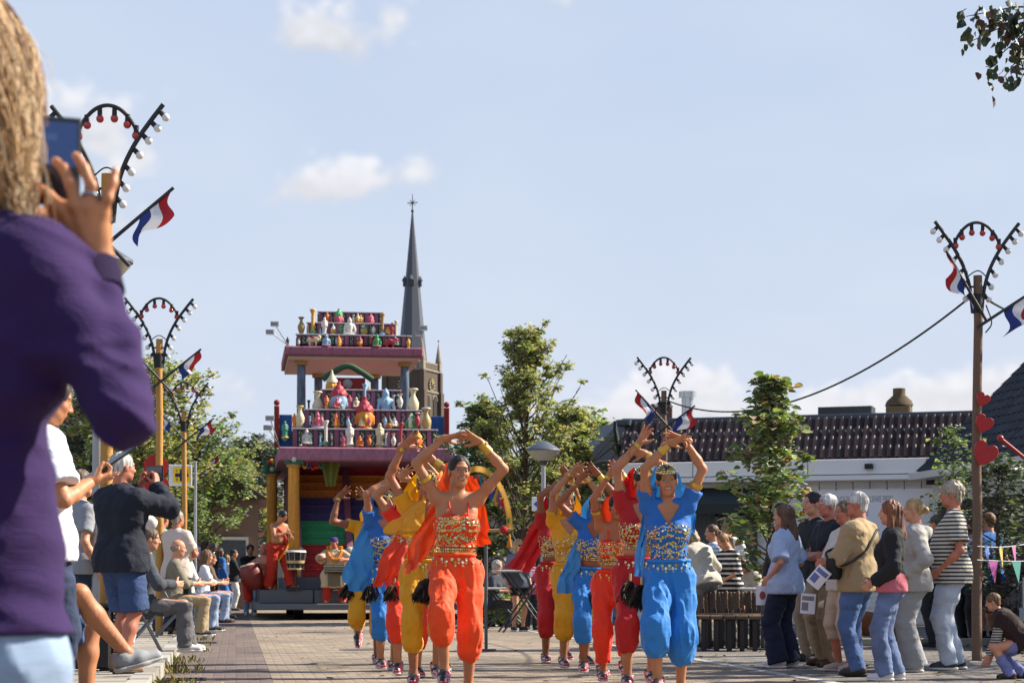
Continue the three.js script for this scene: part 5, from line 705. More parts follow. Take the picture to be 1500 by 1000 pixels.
// ------------------------------------------------------------------ parked car, posts, bunting, flag on the house
{
  const c = street(11.1, 25), t = thing('parked_car', 'silver parked car with a yellow number plate behind the crowd', 'car', c, TH - .35); const silver = M('#a7abb0', .25, { metalness: .5, clearcoat: 1 });
  const prof = [[-.78, .3], [-.84, .5], [-.82, .8], [-.7, .92], [-.56, 1.38], [.56, 1.38], [.7, .92], [.82, .8], [.84, .5], [.78, .3]];
  const sec = (z) => { const k = z > 1.75 ? .96 : 1, hh = z < -1.9 ? .72 : z < -.9 ? .72 : z > 1.55 ? .97 : 1; return prof.map(([x, y]) => [x * k, y > .85 && (z < -.9) ? .86 : y, z]); }, zs = [-2.1, -1.95, -1, -.5, 1.2, 1.75, 2.0, 2.05];
  mesh('car_body', grid(prof.length - 1, zs.length - 1, (u, v) => { const z = zs[Math.round(v * (zs.length - 1))], s = sec(z)[Math.round(u * (prof.length - 1))]; const roofIn = z === -.5 || z === 1.75 ? 1 : z <= -1 || z >= 2 ? (s[1] > .95 ? 0 : 1) : 1; return [s[0], roofIn ? s[1] : .92, z]; }), silver, t); mesh('underbody', box(1.6, .25, 4, 0, .32, 0), M('#1b1c1e', .8), t);
  mesh('tail_panel', bev(1.6, .5, .06, .02, 0, .65, 2.06), silver, t); mesh('bumper', bev(1.68, .2, .16, .04, 0, .42, 2.06), M('#8d9196', .4), t); mesh('rear_window', (() => { const g = new THREE.PlaneGeometry(1.25, .42); g.rotateX(-.45); g.translate(0, 1.14, 1.93); return g; })(), M('#15181b', .05), t);
  for (const s of [-1, 1]) mesh('tail_light', bev(.18, .3, .06, .02, s * .68, .72, 2.1), M('#7a1414', .2), t); for (const [x, z] of [[-.74, -1.3], [.74, -1.3], [-.74, 1.3], [.74, 1.3]]) { const w = new THREE.CylinderGeometry(.31, .31, .2, 18); w.rotateZ(1.5708); w.translate(x, .31, z); mesh('wheel', w, M('#161617', .9), t); }
  const cv = document.createElement('canvas'); cv.width = 256; cv.height = 64; const x = cv.getContext('2d'); x.fillStyle = '#c99a14'; x.fillRect(0, 0, 256, 64); x.fillStyle = '#151310'; x.font = 'bold 50px sans-serif'; x.fillText('H-55-K', 40, 50, 190); const ct = new THREE.CanvasTexture(cv); ct.colorSpace = THREE.SRGBColorSpace; const pl = new THREE.PlaneGeometry(.52, .12); pl.translate(-.2, .66, 2.1); mesh('number_plate', pl, M('#ffffff', .5, { map: ct }), t);
}
{ const p = at(1480, HOR, 24).setY(0); const t = thing('stone_bollard', 'low grey stone block at the kerb behind the hearts pole', 'bollard', p); mesh('block', bev(.26, .24, .26, .02, 0, .12, 0), M('#6b6862', .95), t); }
{ const t = thing('kerb_line', 'short pale concrete kerb behind the light pole with hearts', 'kerb', at(1420, HOR, 26).setY(0), -.06); for (let i = 0; i < 7; i++) mesh('kerb_block', bev(.97, .1, .16, .012, -3 + i, .05, 0), M(['#8f8b80', '#99958a'][i % 2], .95), t); }
[[at(1432, 800, 21.0), street(11.9, 26, 1.95), 'upper string of coloured pennants by the brick house', 5], [at(1432, 820, 21.0), street(12.1, 23.5, 1.7), 'lower string of coloured pennants by the brick house', 5]].forEach(([a, b, lb, n], k) => {
  const t = thing('bunting', lb, 'bunting'), C = (q) => [lerp(a.x, b.x, q), lerp(a.y, b.y, q) - .2 * 4 * q * (1 - q), lerp(a.z, b.z, q)]; mesh('string', tube(Array.from({ length: 9 }, (_, i) => C(i / 8)), .005, 4, 16), M('#b9b9bd', .8), t);
  for (let i = 0; i < 10; i++) { const p = C(.06 + i * .09), d = nrm([b.x - a.x, 0, b.z - a.z]); mesh('pennant', grid(3, 4, (u, v) => [p[0] + d[0] * (u - .5) * .2 * (1 - v) + .02 * v, p[1] - v * .24, p[2] + d[2] * (u - .5) * .2 * (1 - v) + .03 * v * Math.sin(i)]), M(['#1f5fb0', '#b39a1f', '#a3388c', '#23857a', '#1f5fb0'][(i + k * 2) % 5], .7, { transmission: .25, thickness: 0 }), t); }
});
{ const p = at(1466, 642, 22.5); const t = thing('house_flag', 'red capped flag pole with white flag leaning from the house', 'flag', [p.x, 0, p.z]); const a = [0, p.y, 0], b = [.9, p.y - .62, -.4]; mesh('flag_staff', rod(a, b, .022, .022, 8), M('#8f1a20', .5), t); mesh('staff_ball', ball(.04, ...a, 10, 8), M('#a01a20', .4), t); mesh('flag_cloth', grid(8, 8, (u, v) => { const q = .38 + u * .5; return [lerp(a[0], b[0], q), lerp(a[1], b[1], q) - v * .55, lerp(a[2], b[2], q) + .05 * Math.sin(u * 9 + v * 2)]; }), M('#d0d0d4', .8), t); mesh('wall_bracket', rod(b, [1.6, p.y - .9, -.8], .02), M('#444', .6), t); }
{ // cafe tables
  [[768, 33, 1.02, 'tall folding standing table beside the street lamp'], [742, 35.5, .72, 'low cafe table behind the hedge']].forEach(([px, Z, h, lb]) => { const t = thing('cafe_table', lb, 'table', at(px, HOR, Z).setY(0), .2); mesh('table_top', bev(1.0, .035, .6, .01, 0, h, 0), M('#b9b6b0', .5), t); for (const s of [-1, 1]) mesh('leg', [rod([-.4, 0, s * .2], [.35, h, s * .2], .016), rod([.4, 0, s * .2], [-.35, h, s * .2], .016)], M('#25272a', .5), t); });
  const t = thing('side_table', 'round white topped table behind the wooden bench', 'table', at(1118, HOR, 24.6).setY(0)); mesh('table_top', lathe([[0, .74], [.3, .74], [.31, .755], [.3, .77], [0, .77]], 24), M('#c9c8c4', .5), t); mesh('stem', [rod([0, 0, 0], [0, .74, 0], .03), rod([0, 0, 0], [0, .02, 0], .2, .2, 16)], M('#4a4c50', .5), t);
}
// ------------------------------------------------------------------ dancers
const coinG = (() => { const g = new THREE.CylinderGeometry(1, 1, .22, 9); g.rotateX(Math.PI / 2); return g; })();
function coinMesh(list) {                                      // list of [pos, normal, radius, colour]
  const P = coinG.attributes.position, N = coinG.attributes.normal, I = coinG.index.array, n = P.count, pos = new Float32Array(list.length * n * 3), nor = new Float32Array(list.length * n * 3), col = new Float32Array(list.length * n * 3), idx = []; const q = new THREE.Quaternion(), v = V(0, 0, 0), z = V(0, 0, 1);
  list.forEach(([p, d, r, c], k) => { q.setFromUnitVectors(z, V(...d).normalize()); for (let i = 0; i < n; i++) { const o = (k * n + i) * 3; v.fromBufferAttribute(P, i).multiplyScalar(r).applyQuaternion(q); pos[o] = v.x + p[0]; pos[o + 1] = v.y + p[1]; pos[o + 2] = v.z + p[2]; v.fromBufferAttribute(N, i).applyQuaternion(q); nor[o] = v.x; nor[o + 1] = v.y; nor[o + 2] = v.z; col[o] = c[0]; col[o + 1] = c[1]; col[o + 2] = c[2]; } for (const i of I) idx.push(k * n + i); });
  const g = new THREE.BufferGeometry(); g.setAttribute('position', new THREE.BufferAttribute(pos, 3)); g.setAttribute('normal', new THREE.BufferAttribute(nor, 3)); g.setAttribute('color', new THREE.BufferAttribute(col, 3)); g.setIndex(idx); return g;
}
const coinMat = VC(.28, { metalness: .75 }), GOLD = [lin('#d8b456'), lin('#c79a3a'), lin('#cfc9a8'), lin('#b9c7a0')];
function skinPoint(F, c, d, far = .4) { let p = add(c, d, far); for (let i = 0; i < 26; i++) { const f = ev(F, F.prims, ...p); if (f < .0015) break; p = add(p, d, -Math.max(f * .8, .002)); } return p; }
const DC = { orange: { m: '#ee4a08', v: '#f0520e', top: '#e03c08' }, blue: { m: '#1f78c4', v: '#3390d6', top: '#1b62b0' }, yellow: { m: '#e09c06', v: '#e8a60c', top: '#dd9606' }, red: { m: '#b80f12', v: '#cc1618', top: '#a80e14' }, coral: { m: '#ec360e', v: '#f0400e', top: '#e42a10' } };
function dancer(o) {
  const c = DC[o.c], Z = o.Z, X = (o.px - 750) * Z / FOC, r = rng(o.px), jj = (p, k) => [p[0] + (r() - .5) * k, p[1] + (r() - .6) * k, p[2] + (r() - .5) * k], fr = o.Z < 15 ? .25 : 1, strap = o.strap, S = [1, -1];
  const pose = { shrug: .055, tp: o.tp ?? .02 + (r() - .5) * .1, ty: o.ty ?? (r() - .5) * .4, tr: o.tr ?? (r() - .5) * .16, hd: o.hd || [0, .02, 0], pelvis: o.pel || [0, .93, 0], lL: o.lL, lR: o.lR,
    aR: { h: jj(o.wR || [-.1, 1.9, .12], .13 * fr), e: jj(o.eR || [-1, .25, .25], .8 * fr), s: 'dance', d: o.dR || [.75, .65, .1], n: o.nR || [.3, -.3, .9] }, aL: { h: jj(o.wL || [.1, 1.9, .1], .13 * fr), e: jj(o.eL || [1, .25, .25], .8 * fr), s: 'dance', d: o.dL || [-.75, .65, .1], n: o.nL || [-.3, -.3, .9] } };
  const clothM = { transmission: .12, thickness: 0, sheen: .4 };
  const P = person({ pos: [X, o.y || 0, -Z], yaw: o.yaw ?? .08, h: o.h, sex: 'f', skin: o.skin || ['tan', 'mid', 'tan', 'dark'][o.px % 4], hair: { s: 'bun', c: o.hair || '#21150f' }, smile: o.px % 3 !== 0 || o.Z < 15, pose, cell: o.cell || (o.Z < 15 ? .0105 : .0125), hc: o.hc || .0052, handCell: o.Z < 15 ? .0045 : .0056, arm: .9, slim: .93, leg: .94, label: o.label, group: 'dancers in two lines',
    top: strap ? { c: c.top, sl: 0, hem: o.hem ?? .1, lo: .1, hi: .37, t: .011, fold: .004, name: 'top', rough: .7, clip: (x, y, z, s) => { const q = sub([x, y, z], s.T(0, .385, 0)); return dot(q, s.up) - .03 * Math.max(0, 1 - Math.abs(Math.abs(dot(q, s.right)) - .07) / .06); } } : { c: c.top, sl: .42, sr: .014, hem: o.hem ?? .14, lo: .1, t: .012, fold: .006, name: 'top', rough: .75, clip: (x, y, z, s) => { const q = sub([x, y, z], s.T(0, .47, .1)), u = dot(q, s.up), w = Math.abs(dot(q, s.right)), f = dot(q, s.fwd); return f > -.06 ? Math.min(u + .1 - w * 1.6, .05) : -1; } },
    bottom: { c: c.m, harem: o.harem ?? .004, gather: o.gather ?? .52, fold: .011, name: 'harem_trousers', rough: .78, mat: clothM, waist: .115 }, shoes: { style: 'dance', sole: '#c9b3b0' } });
  const s = P.s, g = P.g, F = P.F.top, top = P.top, coins = [];
  const ring = (y, n, f0 = -2.6, f1 = 2.6, sc = 0, k = 5, rad = .0095, dn = 0, skip = .22) => { for (let i = 0; i < n; i++) { if (r() < skip) continue; const a = lerp(f0, f1, (i + r() * .5) / n), yy = y - sc * Math.abs(Math.sin(a * k)) + (r() - .5) * .008, cc = s.T(0, yy, 0), d = nrm(add(mul(s.right, Math.sin(a)), s.fwd, Math.cos(a))), p = add(skinPoint(F, cc, d), d, .004); const nn = nrm(add(add(d, s.up, (r() - .5) * .9 + dn), s.right, (r() - .5) * .8)); coins.push([p, nn, rad * .74 * (.7 + r() * .5), GOLD[Math.floor(r() * 4)]]); } };
  const hem = o.hem ?? (strap ? .1 : .14);
  ring(hem + .012, 74, -3.1, 3.1, .0, 5, .0085); ring(hem + .05, 60, -3, 3, .035, 4); ring(hem + .09, 54, -1.5, 1.5, .03, 3.2); ring(.24, 50, -1.3, 1.3, .035, 2.4, .0105); ring(.3, 50, -1.2, 1.2, .03, 2.6, .01); ring(.36, 40, -1.1, 1.1, .05, 2, .01); if (strap) { ring(.385, 40, -1.2, 1.2, .03, 2, .009); ring(.335, 40, -1.1, 1.1, .0, 2, .009); ring(.27, 44, -1.3, 1.3, 0, 3, .009); } else { ring(.4, 36, -.9, .9, .09, 1.2, .009); }
  for (let i = 0; i < 190; i++) { const a = (r() - .5) * 3.6, y = lerp(hem + .03, .37, r()), d = nrm(add(mul(s.right, Math.sin(a)), s.fwd, Math.cos(a))), p = add(skinPoint(F, s.T(0, y, 0), d), d, .003); coins.push([p, nrm(add(add(d, s.up, r() - .5), s.right, r() - .5)), .005 + r() * .004, GOLD[Math.floor(r() * 4)]]); }
  for (let i = 0; i < 44; i++) { const a = lerp(-3.1, 3.1, i / 44), d = nrm(add(mul(s.right, Math.sin(a)), s.fwd, Math.cos(a))), p = skinPoint(F, s.T(0, hem + .01, 0), d); for (let k = 1; k < 3; k++) coins.push([add(add(p, s.up, -.018 * k - .004), d, .003), nrm(add(d, s.right, (r() - .5) * 1.2)), .007, GOLD[Math.floor(r() * 4)]]); }
  const ct = mesh('coin_trim', coinMesh(coins), coinMat, top); ct.userData.kind = 'stuff';
  // belt of hanging coins on the trousers
  const FH = P.F.harem_trousers, belt = []; for (let i = 0; i < 26; i++) { const a = i / 26 * 6.283, d = nrm(add(mul(s.right, Math.sin(a)), s.fwd, Math.cos(a))), p = add(skinPoint(FH, s.T(0, .065 - .02 * (i % 2), 0), d), d, .006); belt.push([p, nrm(add(d, s.up, (r() - .5) * .5)), .012, GOLD[Math.floor(r() * 4)]], [add(p, s.up, -.024), nrm(add(d, s.right, (r() - .5))), .008, GOLD[Math.floor(r() * 4)]]); }
  mesh('coin_belt', coinMesh(belt), coinMat, P.harem_trousers).userData.kind = 'stuff';
  { const w = [], FHp = (y) => Array.from({ length: 24 }, (_, i) => { const a = i / 24 * 6.283, d = nrm(add(mul(s.right, Math.sin(a)), s.fwd, Math.cos(a))); return add(skinPoint(FH, s.T(0, y, 0), d), d, .004); }); mesh('waistband', tube(FHp(.1), .013, 7, 72, true), M(c.m, .8), P.harem_trousers); }
  if (strap) for (const sg of S) mesh('strap', tube([add(s.T(sg * .06, .385, .1), s.fwd, .005), add(s.T(sg * .07, .46, .055), s.fwd, .006), add(s.T(sg * .066, .52, -.01), s.up, .02), s.T(sg * .06, .42, -.1)], .006, 6, 20), M(c.top, .7), top);
  // headdress, veil
  const hm = s.hm, hp = (p) => xf(hm, p), cr = [];
  if (o.crown !== false) { const hd = (p, d, rad) => cr.push([hp(p), nrm(sub(hp(add(p, d)), hp(p))), rad, GOLD[Math.floor(r() * 4)]]); const on = (az, el, out) => { const x = Math.sin(az) * Math.cos(el) * .081 * out, y = .037 + Math.sin(el) * .091 * out, z = -.017 + Math.cos(az) * Math.cos(el) * .101 * out; return [[x, y, z], [x, y - .037, z + .017]]; }; for (let k = 0; k < 5; k++) { const n = 26 - k * 4, el = .38 + k * .2; for (let i = 0; i < n; i++) { const az = lerp(-2.0, 2.0, (i + (k % 2) * .5) / n); if (r() < .12) continue; const [p, dd] = on(az, el + .05 * Math.cos(az * 3), 1.05); hd(p, add(dd, [(r() - .5) * .05, (r() - .5) * .05, 0]), k ? .0062 : .008); } } for (let i = 0; i < 13; i++) { const az = lerp(-.75, .75, i / 12), [p, dd] = on(az, .26 - .05 * (i % 2), 1.07); hd(p, dd, .0062); } mesh('headdress', coinMesh(cr), coinMat, g).userData.kind = 'stuff'; }
  const vm = M(c.v, .7, { transmission: .35, thickness: 0 }), vp = o.veil || [[hp([0, .1, -.06]), mul(s.right, .075)], [hp([0, .0, -.125]), mul(s.right, .13)], [s.T(0, .48, -.17), mul(s.right, .13)], [s.T(0, .28, -.2), mul(s.right, .13)]];
  const vl = mesh('veil', sheet(vp, 12, 22, .018, o.px), vm, g); for (const q of o.veils || []) mesh('veil_tail', sheet(q.map(([p, d]) => [p, d]), 10, 20, .02, o.px + 3), vm, vl);
  // bracelets
  const cuff = (n, a, b, rr, cc) => { const p = mix(s['el' + n], s['wr' + n], a), q = mix(s['el' + n], s['wr' + n], b); const gg = new THREE.CylinderGeometry(rr * .86, rr, len(sub(q, p)), 16, 1, true); const dd = V(...sub(q, p)).normalize(), m = mix(p, q, .5); gg.applyQuaternion(new THREE.Quaternion().setFromUnitVectors(V(0, 1, 0), dd)); gg.translate(...m); mesh('bracelet', gg, M(cc || '#c9a447', .3, { metalness: .8 }), g); };
  (o.cuffs || [['L', .7, .92, .036], ['R', .86, .96, .033]]).forEach(a => cuff(...a));
  if (o.armlet) { const n = o.armlet, p = mix(s['sh' + n], s['el' + n], .52), q = mix(s['sh' + n], s['el' + n], .6), gg = new THREE.CylinderGeometry(.052, .052, .03, 16, 1, true); gg.applyQuaternion(new THREE.Quaternion().setFromUnitVectors(V(0, 1, 0), V(...sub(q, p)).normalize())); gg.translate(...mix(p, q, .5)); mesh('armlet', gg, M('#c9a447', .3, { metalness: .8 }), g); }
  // dark feather pompom hanging at the hip
  if (o.pom !== undefined) { const a = o.pom, d = nrm(add(mul(s.right, Math.sin(a)), s.fwd, Math.cos(a))), p0 = add(skinPoint(FH, s.T(0, -.02, 0), d), d, .02), L = []; for (let i = 0; i < 150; i++) { const q = add(add(p0, s.up, -.05 - r() * .03), [(r() - .5), 0, (r() - .5)], .03), e = nrm([(r() - .5) * 1.1 + d[0] * .4, -1, (r() - .5) * 1.1 + d[2] * .4]), cc = lin(['#1d1710', '#2b2216', '#15120f', '#4a3a20'][Math.floor(r() * 4)]); L.push([...q, .12 + r() * .08, ...e, r() - .5, .2, r() - .5, ...cc]); } const pm = mesh('feather_pompom', leafGeo(L, .35), VC(.8), g); pm.userData.kind = 'stuff'; mesh('pompom_cord', rod(p0, add(p0, s.up, -.06), .01), M('#b9a070', .7), g); }
  return P;
}
const step = (sg, lift, fwd) => ({ f: [sg * .09, .085 + lift, fwd], pitch: lift * 2.2, yaw: sg * .12 });
// left line, front to back
dancer({ px: 668, Z: 14.5, h: 1.77, c: 'orange', strap: 1, crown: false, label: 'dancer in orange strap top smiling with arms arched overhead, leading the line', yaw: .06, wR: [-.1, 1.88, .12], dR: [.95, .2, .1], nR: [.2, -.9, .3], wL: [.17, 1.84, .1], dL: [-.85, .45, .1], nL: [-.2, -.6, .6], eR: [-1, .05, .1], eL: [1, -.1, .1], lR: step(-1, .13, .2), lL: step(1, 0, -.02), hair: '#1c120d', hc: .0042, hem: .15, armlet: 'R', pom: -1.5, tr: -.02, hd: [.08, .0, -.05], cuffs: [['L', .62, .95, .037]],
  veil: [[[0, 1.72, -.11], [.07, 0, 0]], [[0, 1.6, -.14], [.1, 0, 0]], [[-.08, 1.4, -.2], [.11, .02, 0]], [[-.2, 1.15, -.22], [.13, .05, 0]], [[-.33, .9, -.2], [.04, .03, 0]]], veils: [[[[.1, 1.6, -.13], [.05, 0, .02]], [[.17, 1.35, -.19], [.06, 0, .02]], [[.19, 1.1, -.21], [.06, 0, .03]]]] });
dancer({ px: 621, Z: 16, h: 1.74, c: 'yellow', label: 'dancer in golden yellow behind the leading orange dancer', yaw: .1, lR: step(-1, .02, .1), lL: step(1, .1, .2), pom: .9, veils: [[[[-.05, 1.5, .12], [.06, .05, .0]], [[-.16, 1.3, .2], [.16, .03, .02]], [[-.12, 1.22, .22], [.2, .0, .02]]]], hair: '#5a3a22', wR: [-.13, 1.92, .1], hem: .16 });
dancer({ px: 596, Z: 17.5, h: 1.68, c: 'coral', label: 'dancer in red orange half hidden behind the yellow dancer', yaw: .1, lR: step(-1, .05, .16), pom: -.6, hem: .2, veils: [[[[-.02, 1.3, .13], [.09, 0, 0]], [[-.12, 1.1, .2], [.13, .02, 0]], [[-.24, .86, .22], [.09, .03, 0]]]], wL: [.2, 1.9, .15], cuffs: [['L', .7, .92, .036, '#8c1416'], ['R', .8, .95, .034, '#8c1416']] });
dancer({ px: 564, Z: 18.8, h: 1.71, c: 'blue', label: 'dancer in blue on the float side of the left line with silver headdress', yaw: .35, hd: [.2, -.05, 0], ty: .15, lR: step(-1, .03, .14), lL: step(1, .0, -.02), pom: -1.1, wR: [-.06, 1.88, .15], dR: [.8, .6, .1], wL: [.16, 1.86, .1], hem: .13, veils: [[[[-.1, 1.5, .02], [.05, 0, .04]], [[-.22, 1.25, .03], [.09, 0, .05]], [[-.27, 1.0, .04], [.12, 0, .05]], [[-.26, .78, .05], [.12, 0, .05]]]], hc: .0046 });
dancer({ px: 539, Z: 20.4, h: 1.7, c: 'yellow', label: 'last dancer of the left line in yellow kicking one foot back', yaw: .1, hd: [-.1, 0, 0], lR: { f: [-.1, .34, -.28], pitch: .9, yaw: -.1, k: [-.1, 0, 1] }, lL: step(1, 0, .05), pom: -1, wR: [-.26, 1.82, .12], wL: [.04, 1.8, .16] });
// right line, front to back
dancer({ px: 980, Z: 14.5, h: 1.7, c: 'blue', label: 'smiling dancer in blue with beaded cap and crossed wrists, leading the line', yaw: -.04, wR: [.0, 1.92, .16], dR: [.95, .35, .05], nR: [.1, -.9, .4], wL: [.1, 1.93, .1], dL: [-.92, .3, .1], nL: [-.1, -.8, .4], eR: [-1, .3, .2], eL: [1, .25, .1], lR: step(-1, .06, .16), lL: step(1, 0, -.04), harem: .022, gather: .55, hc: .0042, hem: .1, pom: -1.35, hd: [.05, .02, .04], armlet: 'L', cuffs: [['R', .66, .95, .036]], veils: [[[[-.11, 1.58, -.03], [.02, 0, .03]], [[-.16, 1.4, -.04], [.035, 0, .03]], [[-.2, 1.15, -.05], [.04, 0, .03]], [[-.22, .92, -.03], [.035, 0, .04]]], [[[.11, 1.58, -.03], [.02, 0, .03]], [[.16, 1.38, -.05], [.03, 0, .03]], [[.17, 1.25, -.06], [.03, 0, .03]]]] });
dancer({ px: 934, Z: 15.6, h: 1.75, c: 'red', label: 'dancer in dark red directly behind the leading blue dancer', yaw: .05, hd: [.15, .0, 0], lR: step(-1, .03, .1), lL: step(1, .06, .16), pom: -.5, wR: [-.06, 1.93, .15], dR: [.5, .85, .1], wL: [.1, 1.86, .12], dL: [-.9, .2, .2], hem: .21, eR: [-1, .1, .2] });
dancer({ px: 897, Z: 16.6, h: 1.58, c: 'coral', strap: 1, label: 'younger dancer in bright red orange with a forehead jewel and solemn face', yaw: .05, hd: [.18, .03, .05], crown: false, lR: step(-1, .02, .05), lL: step(1, .1, .2), hem: .2, pom: 1.2, harem: .008, gather: .8, wR: [-.08, 1.93, .15], dR: [.5, .8, .2], armlet: 'R', hc: .0044 });
dancer({ px: 867, Z: 17.8, h: 1.64, c: 'blue', label: 'dancer in blue in the middle of the right line, head hidden', yaw: .05, lR: step(-1, .05, .14), pom: .4, hem: .21, wR: [-.1, 1.88, .15], dR: [.6, .75, .1], veils: [[[[-.1, 1.3, .02], [.05, 0, .04]], [[-.2, 1.05, .03], [.07, 0, .05]], [[-.24, .8, .04], [.1, 0, .05]]]] });
dancer({ px: 836, Z: 19.2, h: 1.74, c: 'yellow', label: 'dancer in yellow near the end of the right line with dangling head chains', yaw: .25, hd: [.1, 0, 0], lR: step(-1, .02, .06), lL: step(1, .05, .2), pom: 1.0, hem: .1, wR: [-.02, 1.87, .2], dR: [.8, .55, .2], harem: .012 });
dancer({ px: 811, Z: 20.6, h: 1.76, c: 'red', label: 'last dancer of the right line in dark red beside the lamp post', yaw: .2, lR: step(-1, .0, .02), lL: step(1, .05, .14), pom: .3, hem: .2, wR: [-.02, 1.9, .2], dR: [.85, .45, .1], veil: [[[0, 1.72, -.1], [.06, 0, 0]], [[-.06, 1.45, -.16], [.12, 0, .02]], [[-.22, 1.15, -.18], [.13, .02, 0]], [[-.36, .95, -.16], [.12, -.02, 0]]] });
// ------------------------------------------------------------------ spectators, musicians
const denim = (c, k = .25) => { const A = lin(c); return M('#ffffff', .92, { map: tex(128, 256, (u, v) => { const n = 1 + fbm(u * 6, v * 5, 4.4, 3) * k * 2.4 + NT[((u * 128 | 0) * 31 + (v * 256 | 0) * 977) & 4095] * .1 + .12 * Math.sin(v * 800); return A.map(q => Math.pow(clamp(q * n, 0, 1), 1 / 2.2)); }, true, [1.6, 1.6]) }); };
const stripes = (a, b, per, duty = .5) => { const t = tex(8, 64, (u, v) => lin(v < duty ? a : b).map(q => Math.pow(q, 1 / 2.2)), true, [1, 1 / per]); t.magFilter = THREE.LinearFilter; return { map: t }; };
const dots = (a, b) => { const r = rng(5), D = Array.from({ length: 60 }, () => [r(), r(), .02 + r() * .025]); return { map: tex(128, 128, (u, v) => lin(D.some(d => Math.hypot((u - d[0]) * 1, v - d[1]) < d[2]) ? b : a).map(q => Math.pow(q, 1 / 2.2)), true, [3, 3]) }; };
const mapOf = (m) => ({ map: m.map });
const J = { mid: denim('#46618c'), light: denim('#8b9bb5', .2), dark: denim('#22304c'), pale: denim('#a9b2c0', .15), grey: denim('#6d6d70', .15) };
const jeans = (k, o = {}) => ({ c: '#ffffff', mat: mapOf(J[k]), fold: .011, ...o });
function spectator(px, foot, head, o) { const gl = o.ground || 0, Z = o.Z || FOC * (EYE - gl) / (foot - HOR), h = o.h || (foot - head) * Z / FOC; return person({ ...o, pos: [(px - 750) * Z / FOC, gl, -Z], h, cell: o.cell || (Z > 40 ? .022 : Z > 24 ? .0175 : .0135), hc: o.hc || (Z > 40 ? .011 : Z > 24 ? .0085 : .0062), handCell: Z > 40 ? .011 : Z > 24 ? .0085 : .0065 }); }
const worn = (P, name, label, cat, group) => { const t = thing(name, label, cat, P.g.position, P.g.rotation.y, group); t.scale.copy(P.g.scale); return t; };
const arms = { crossed: { aL: { h: [-.1, 1.14, .2], e: [.8, -.7, .1], s: 'grip', n: [0, 0, -1], d: [-1, .1, .1] }, aR: { h: [.1, 1.1, .23], e: [-.8, -.7, .1], s: 'grip', n: [0, 0, -1], d: [1, .1, .05] } }, pocketR: { aR: { h: [-.2, .96, .1], e: [-.7, 0, -1], s: 'fist' } }, pocketL: { aL: { h: [.2, .96, .1], e: [.7, 0, -1], s: 'fist' } }, holdFront: { aL: { h: [.08, 1.12, .26], e: [.6, -.8, -.1], s: 'grip', n: [-.6, 0, -.6] }, aR: { h: [-.08, 1.1, .27], e: [-.6, -.8, -.1], s: 'grip', n: [.6, 0, -.6] } }, camera: { aL: { h: [.1, 1.5, .3], e: [.7, -.7, .1], s: 'grip', n: [-1, 0, 0], d: [-.2, 1, .2] }, aR: { h: [-.08, 1.5, .3], e: [-.7, -.7, .1], s: 'grip', n: [1, 0, 0], d: [.2, 1, .2] } } };
const seatPose = (o = {}) => ({ pelvis: [0, .5, 0], tp: o.tp ?? .1, hd: o.hd, lL: { f: [.12, .085, .42 + (o.dz || 0)], k: [.1, 1, .4] }, lR: { f: [-.12, .085, .36 + (o.dz || 0)], k: [-.1, 1, .4] }, aL: { h: [.14, .72, .34], e: [.8, -.4, -.4] }, aR: { h: [-.14, .72, .34], e: [-.8, -.4, -.4] }, ...o.x });
function chairUnder(P, label) { const t = worn(P, 'folding_chair', label, 'chair', 'chairs along the kerb'); mesh('seat', bev(.42, .03, .4, .01, 0, .4, 0), M('#2b2d31', .6), t); mesh('backrest', bev(.42, .22, .025, .01, 0, .75, -.24), M('#2b2d31', .6), t); for (const s of [-1, 1]) { mesh('leg', rod([s * .2, 0, .2], [s * .2, .85, -.24], .012), M('#6d7075', .4), t); mesh('leg', rod([s * .2, 0, -.22], [s * .2, .4, .14], .012), M('#6d7075', .4), t); } }
const GR = 'spectators on the right side', GL = 'spectators on the left pavement';
// ---- right side, by the bench
spectator(1034, 945, 798, { Z: 25.5, h: 1.62, sex: 'f', yaw: -2.6, hair: { s: 'bob', c: '#a08a68' }, top: { c: '#b9b2a6', sl: 1.9, t: .022, collar: 1 }, bottom: jeans('grey'), pose: { tp: .45, hd: [0, .3, 0], ...arms.holdFront }, label: 'person in pale sweater bending forward behind the bench', group: GR });
spectator(1044, 940, 776, { Z: 27, h: 1.62, sex: 'f', yaw: -1.3, hair: { s: 'bun', c: '#5b3d26' }, top: { c: '#ffffff', sl: .9, mat: stripes('#8fa3bd', '#c9d3de', .06, .5), fold: .01 }, bottom: { c: '#23252b' }, pose: arms.crossed, label: 'woman with hair bun in pale blue checked shirt behind the bench', group: GR });
spectator(1066, 940, 772, { Z: 28, h: 1.74, sex: 'm', yaw: -.5, hair: { s: 'curly', c: '#2a1d16' }, top: { c: '#c9c9cc', sl: .6 }, bottom: jeans('dark'), label: 'curly haired man in white shirt standing by the shop wall', group: GR, skin: 'mid' });
spectator(1070, 950, 788, { Z: 26, h: 1.5, sex: 'f', yaw: -.9, hair: { s: 'pony', c: '#8a6a45' }, top: { c: '#ffffff', sl: 1.2, mat: stripes('#14151a', '#c9c6c4', .075, .58), cell: .012 }, bottom: jeans('grey'), pose: { tp: .12, hd: [-.2, .4, 0], aL: { h: [.1, 1.0, .25], e: [.6, -.7, 0] }, aR: { h: [-.2, .85, .2], e: [-.7, -.2, -.6] } }, label: 'girl with ponytail in black and white striped top looking down', group: GR });
spectator(1112, 930, 845, { Z: 26.5, h: 1.66, sex: 'f', yaw: -1.2, hair: { s: 'bob', c: '#4a3024' }, top: { c: '#a39a8c', sl: 1.9, t: .024 }, bottom: { c: '#3a3a40' }, pose: seatPose({ tp: .3, hd: [0, .5, 0] }), label: 'seated person in beige cardigan bent over a blue booklet', group: GR });
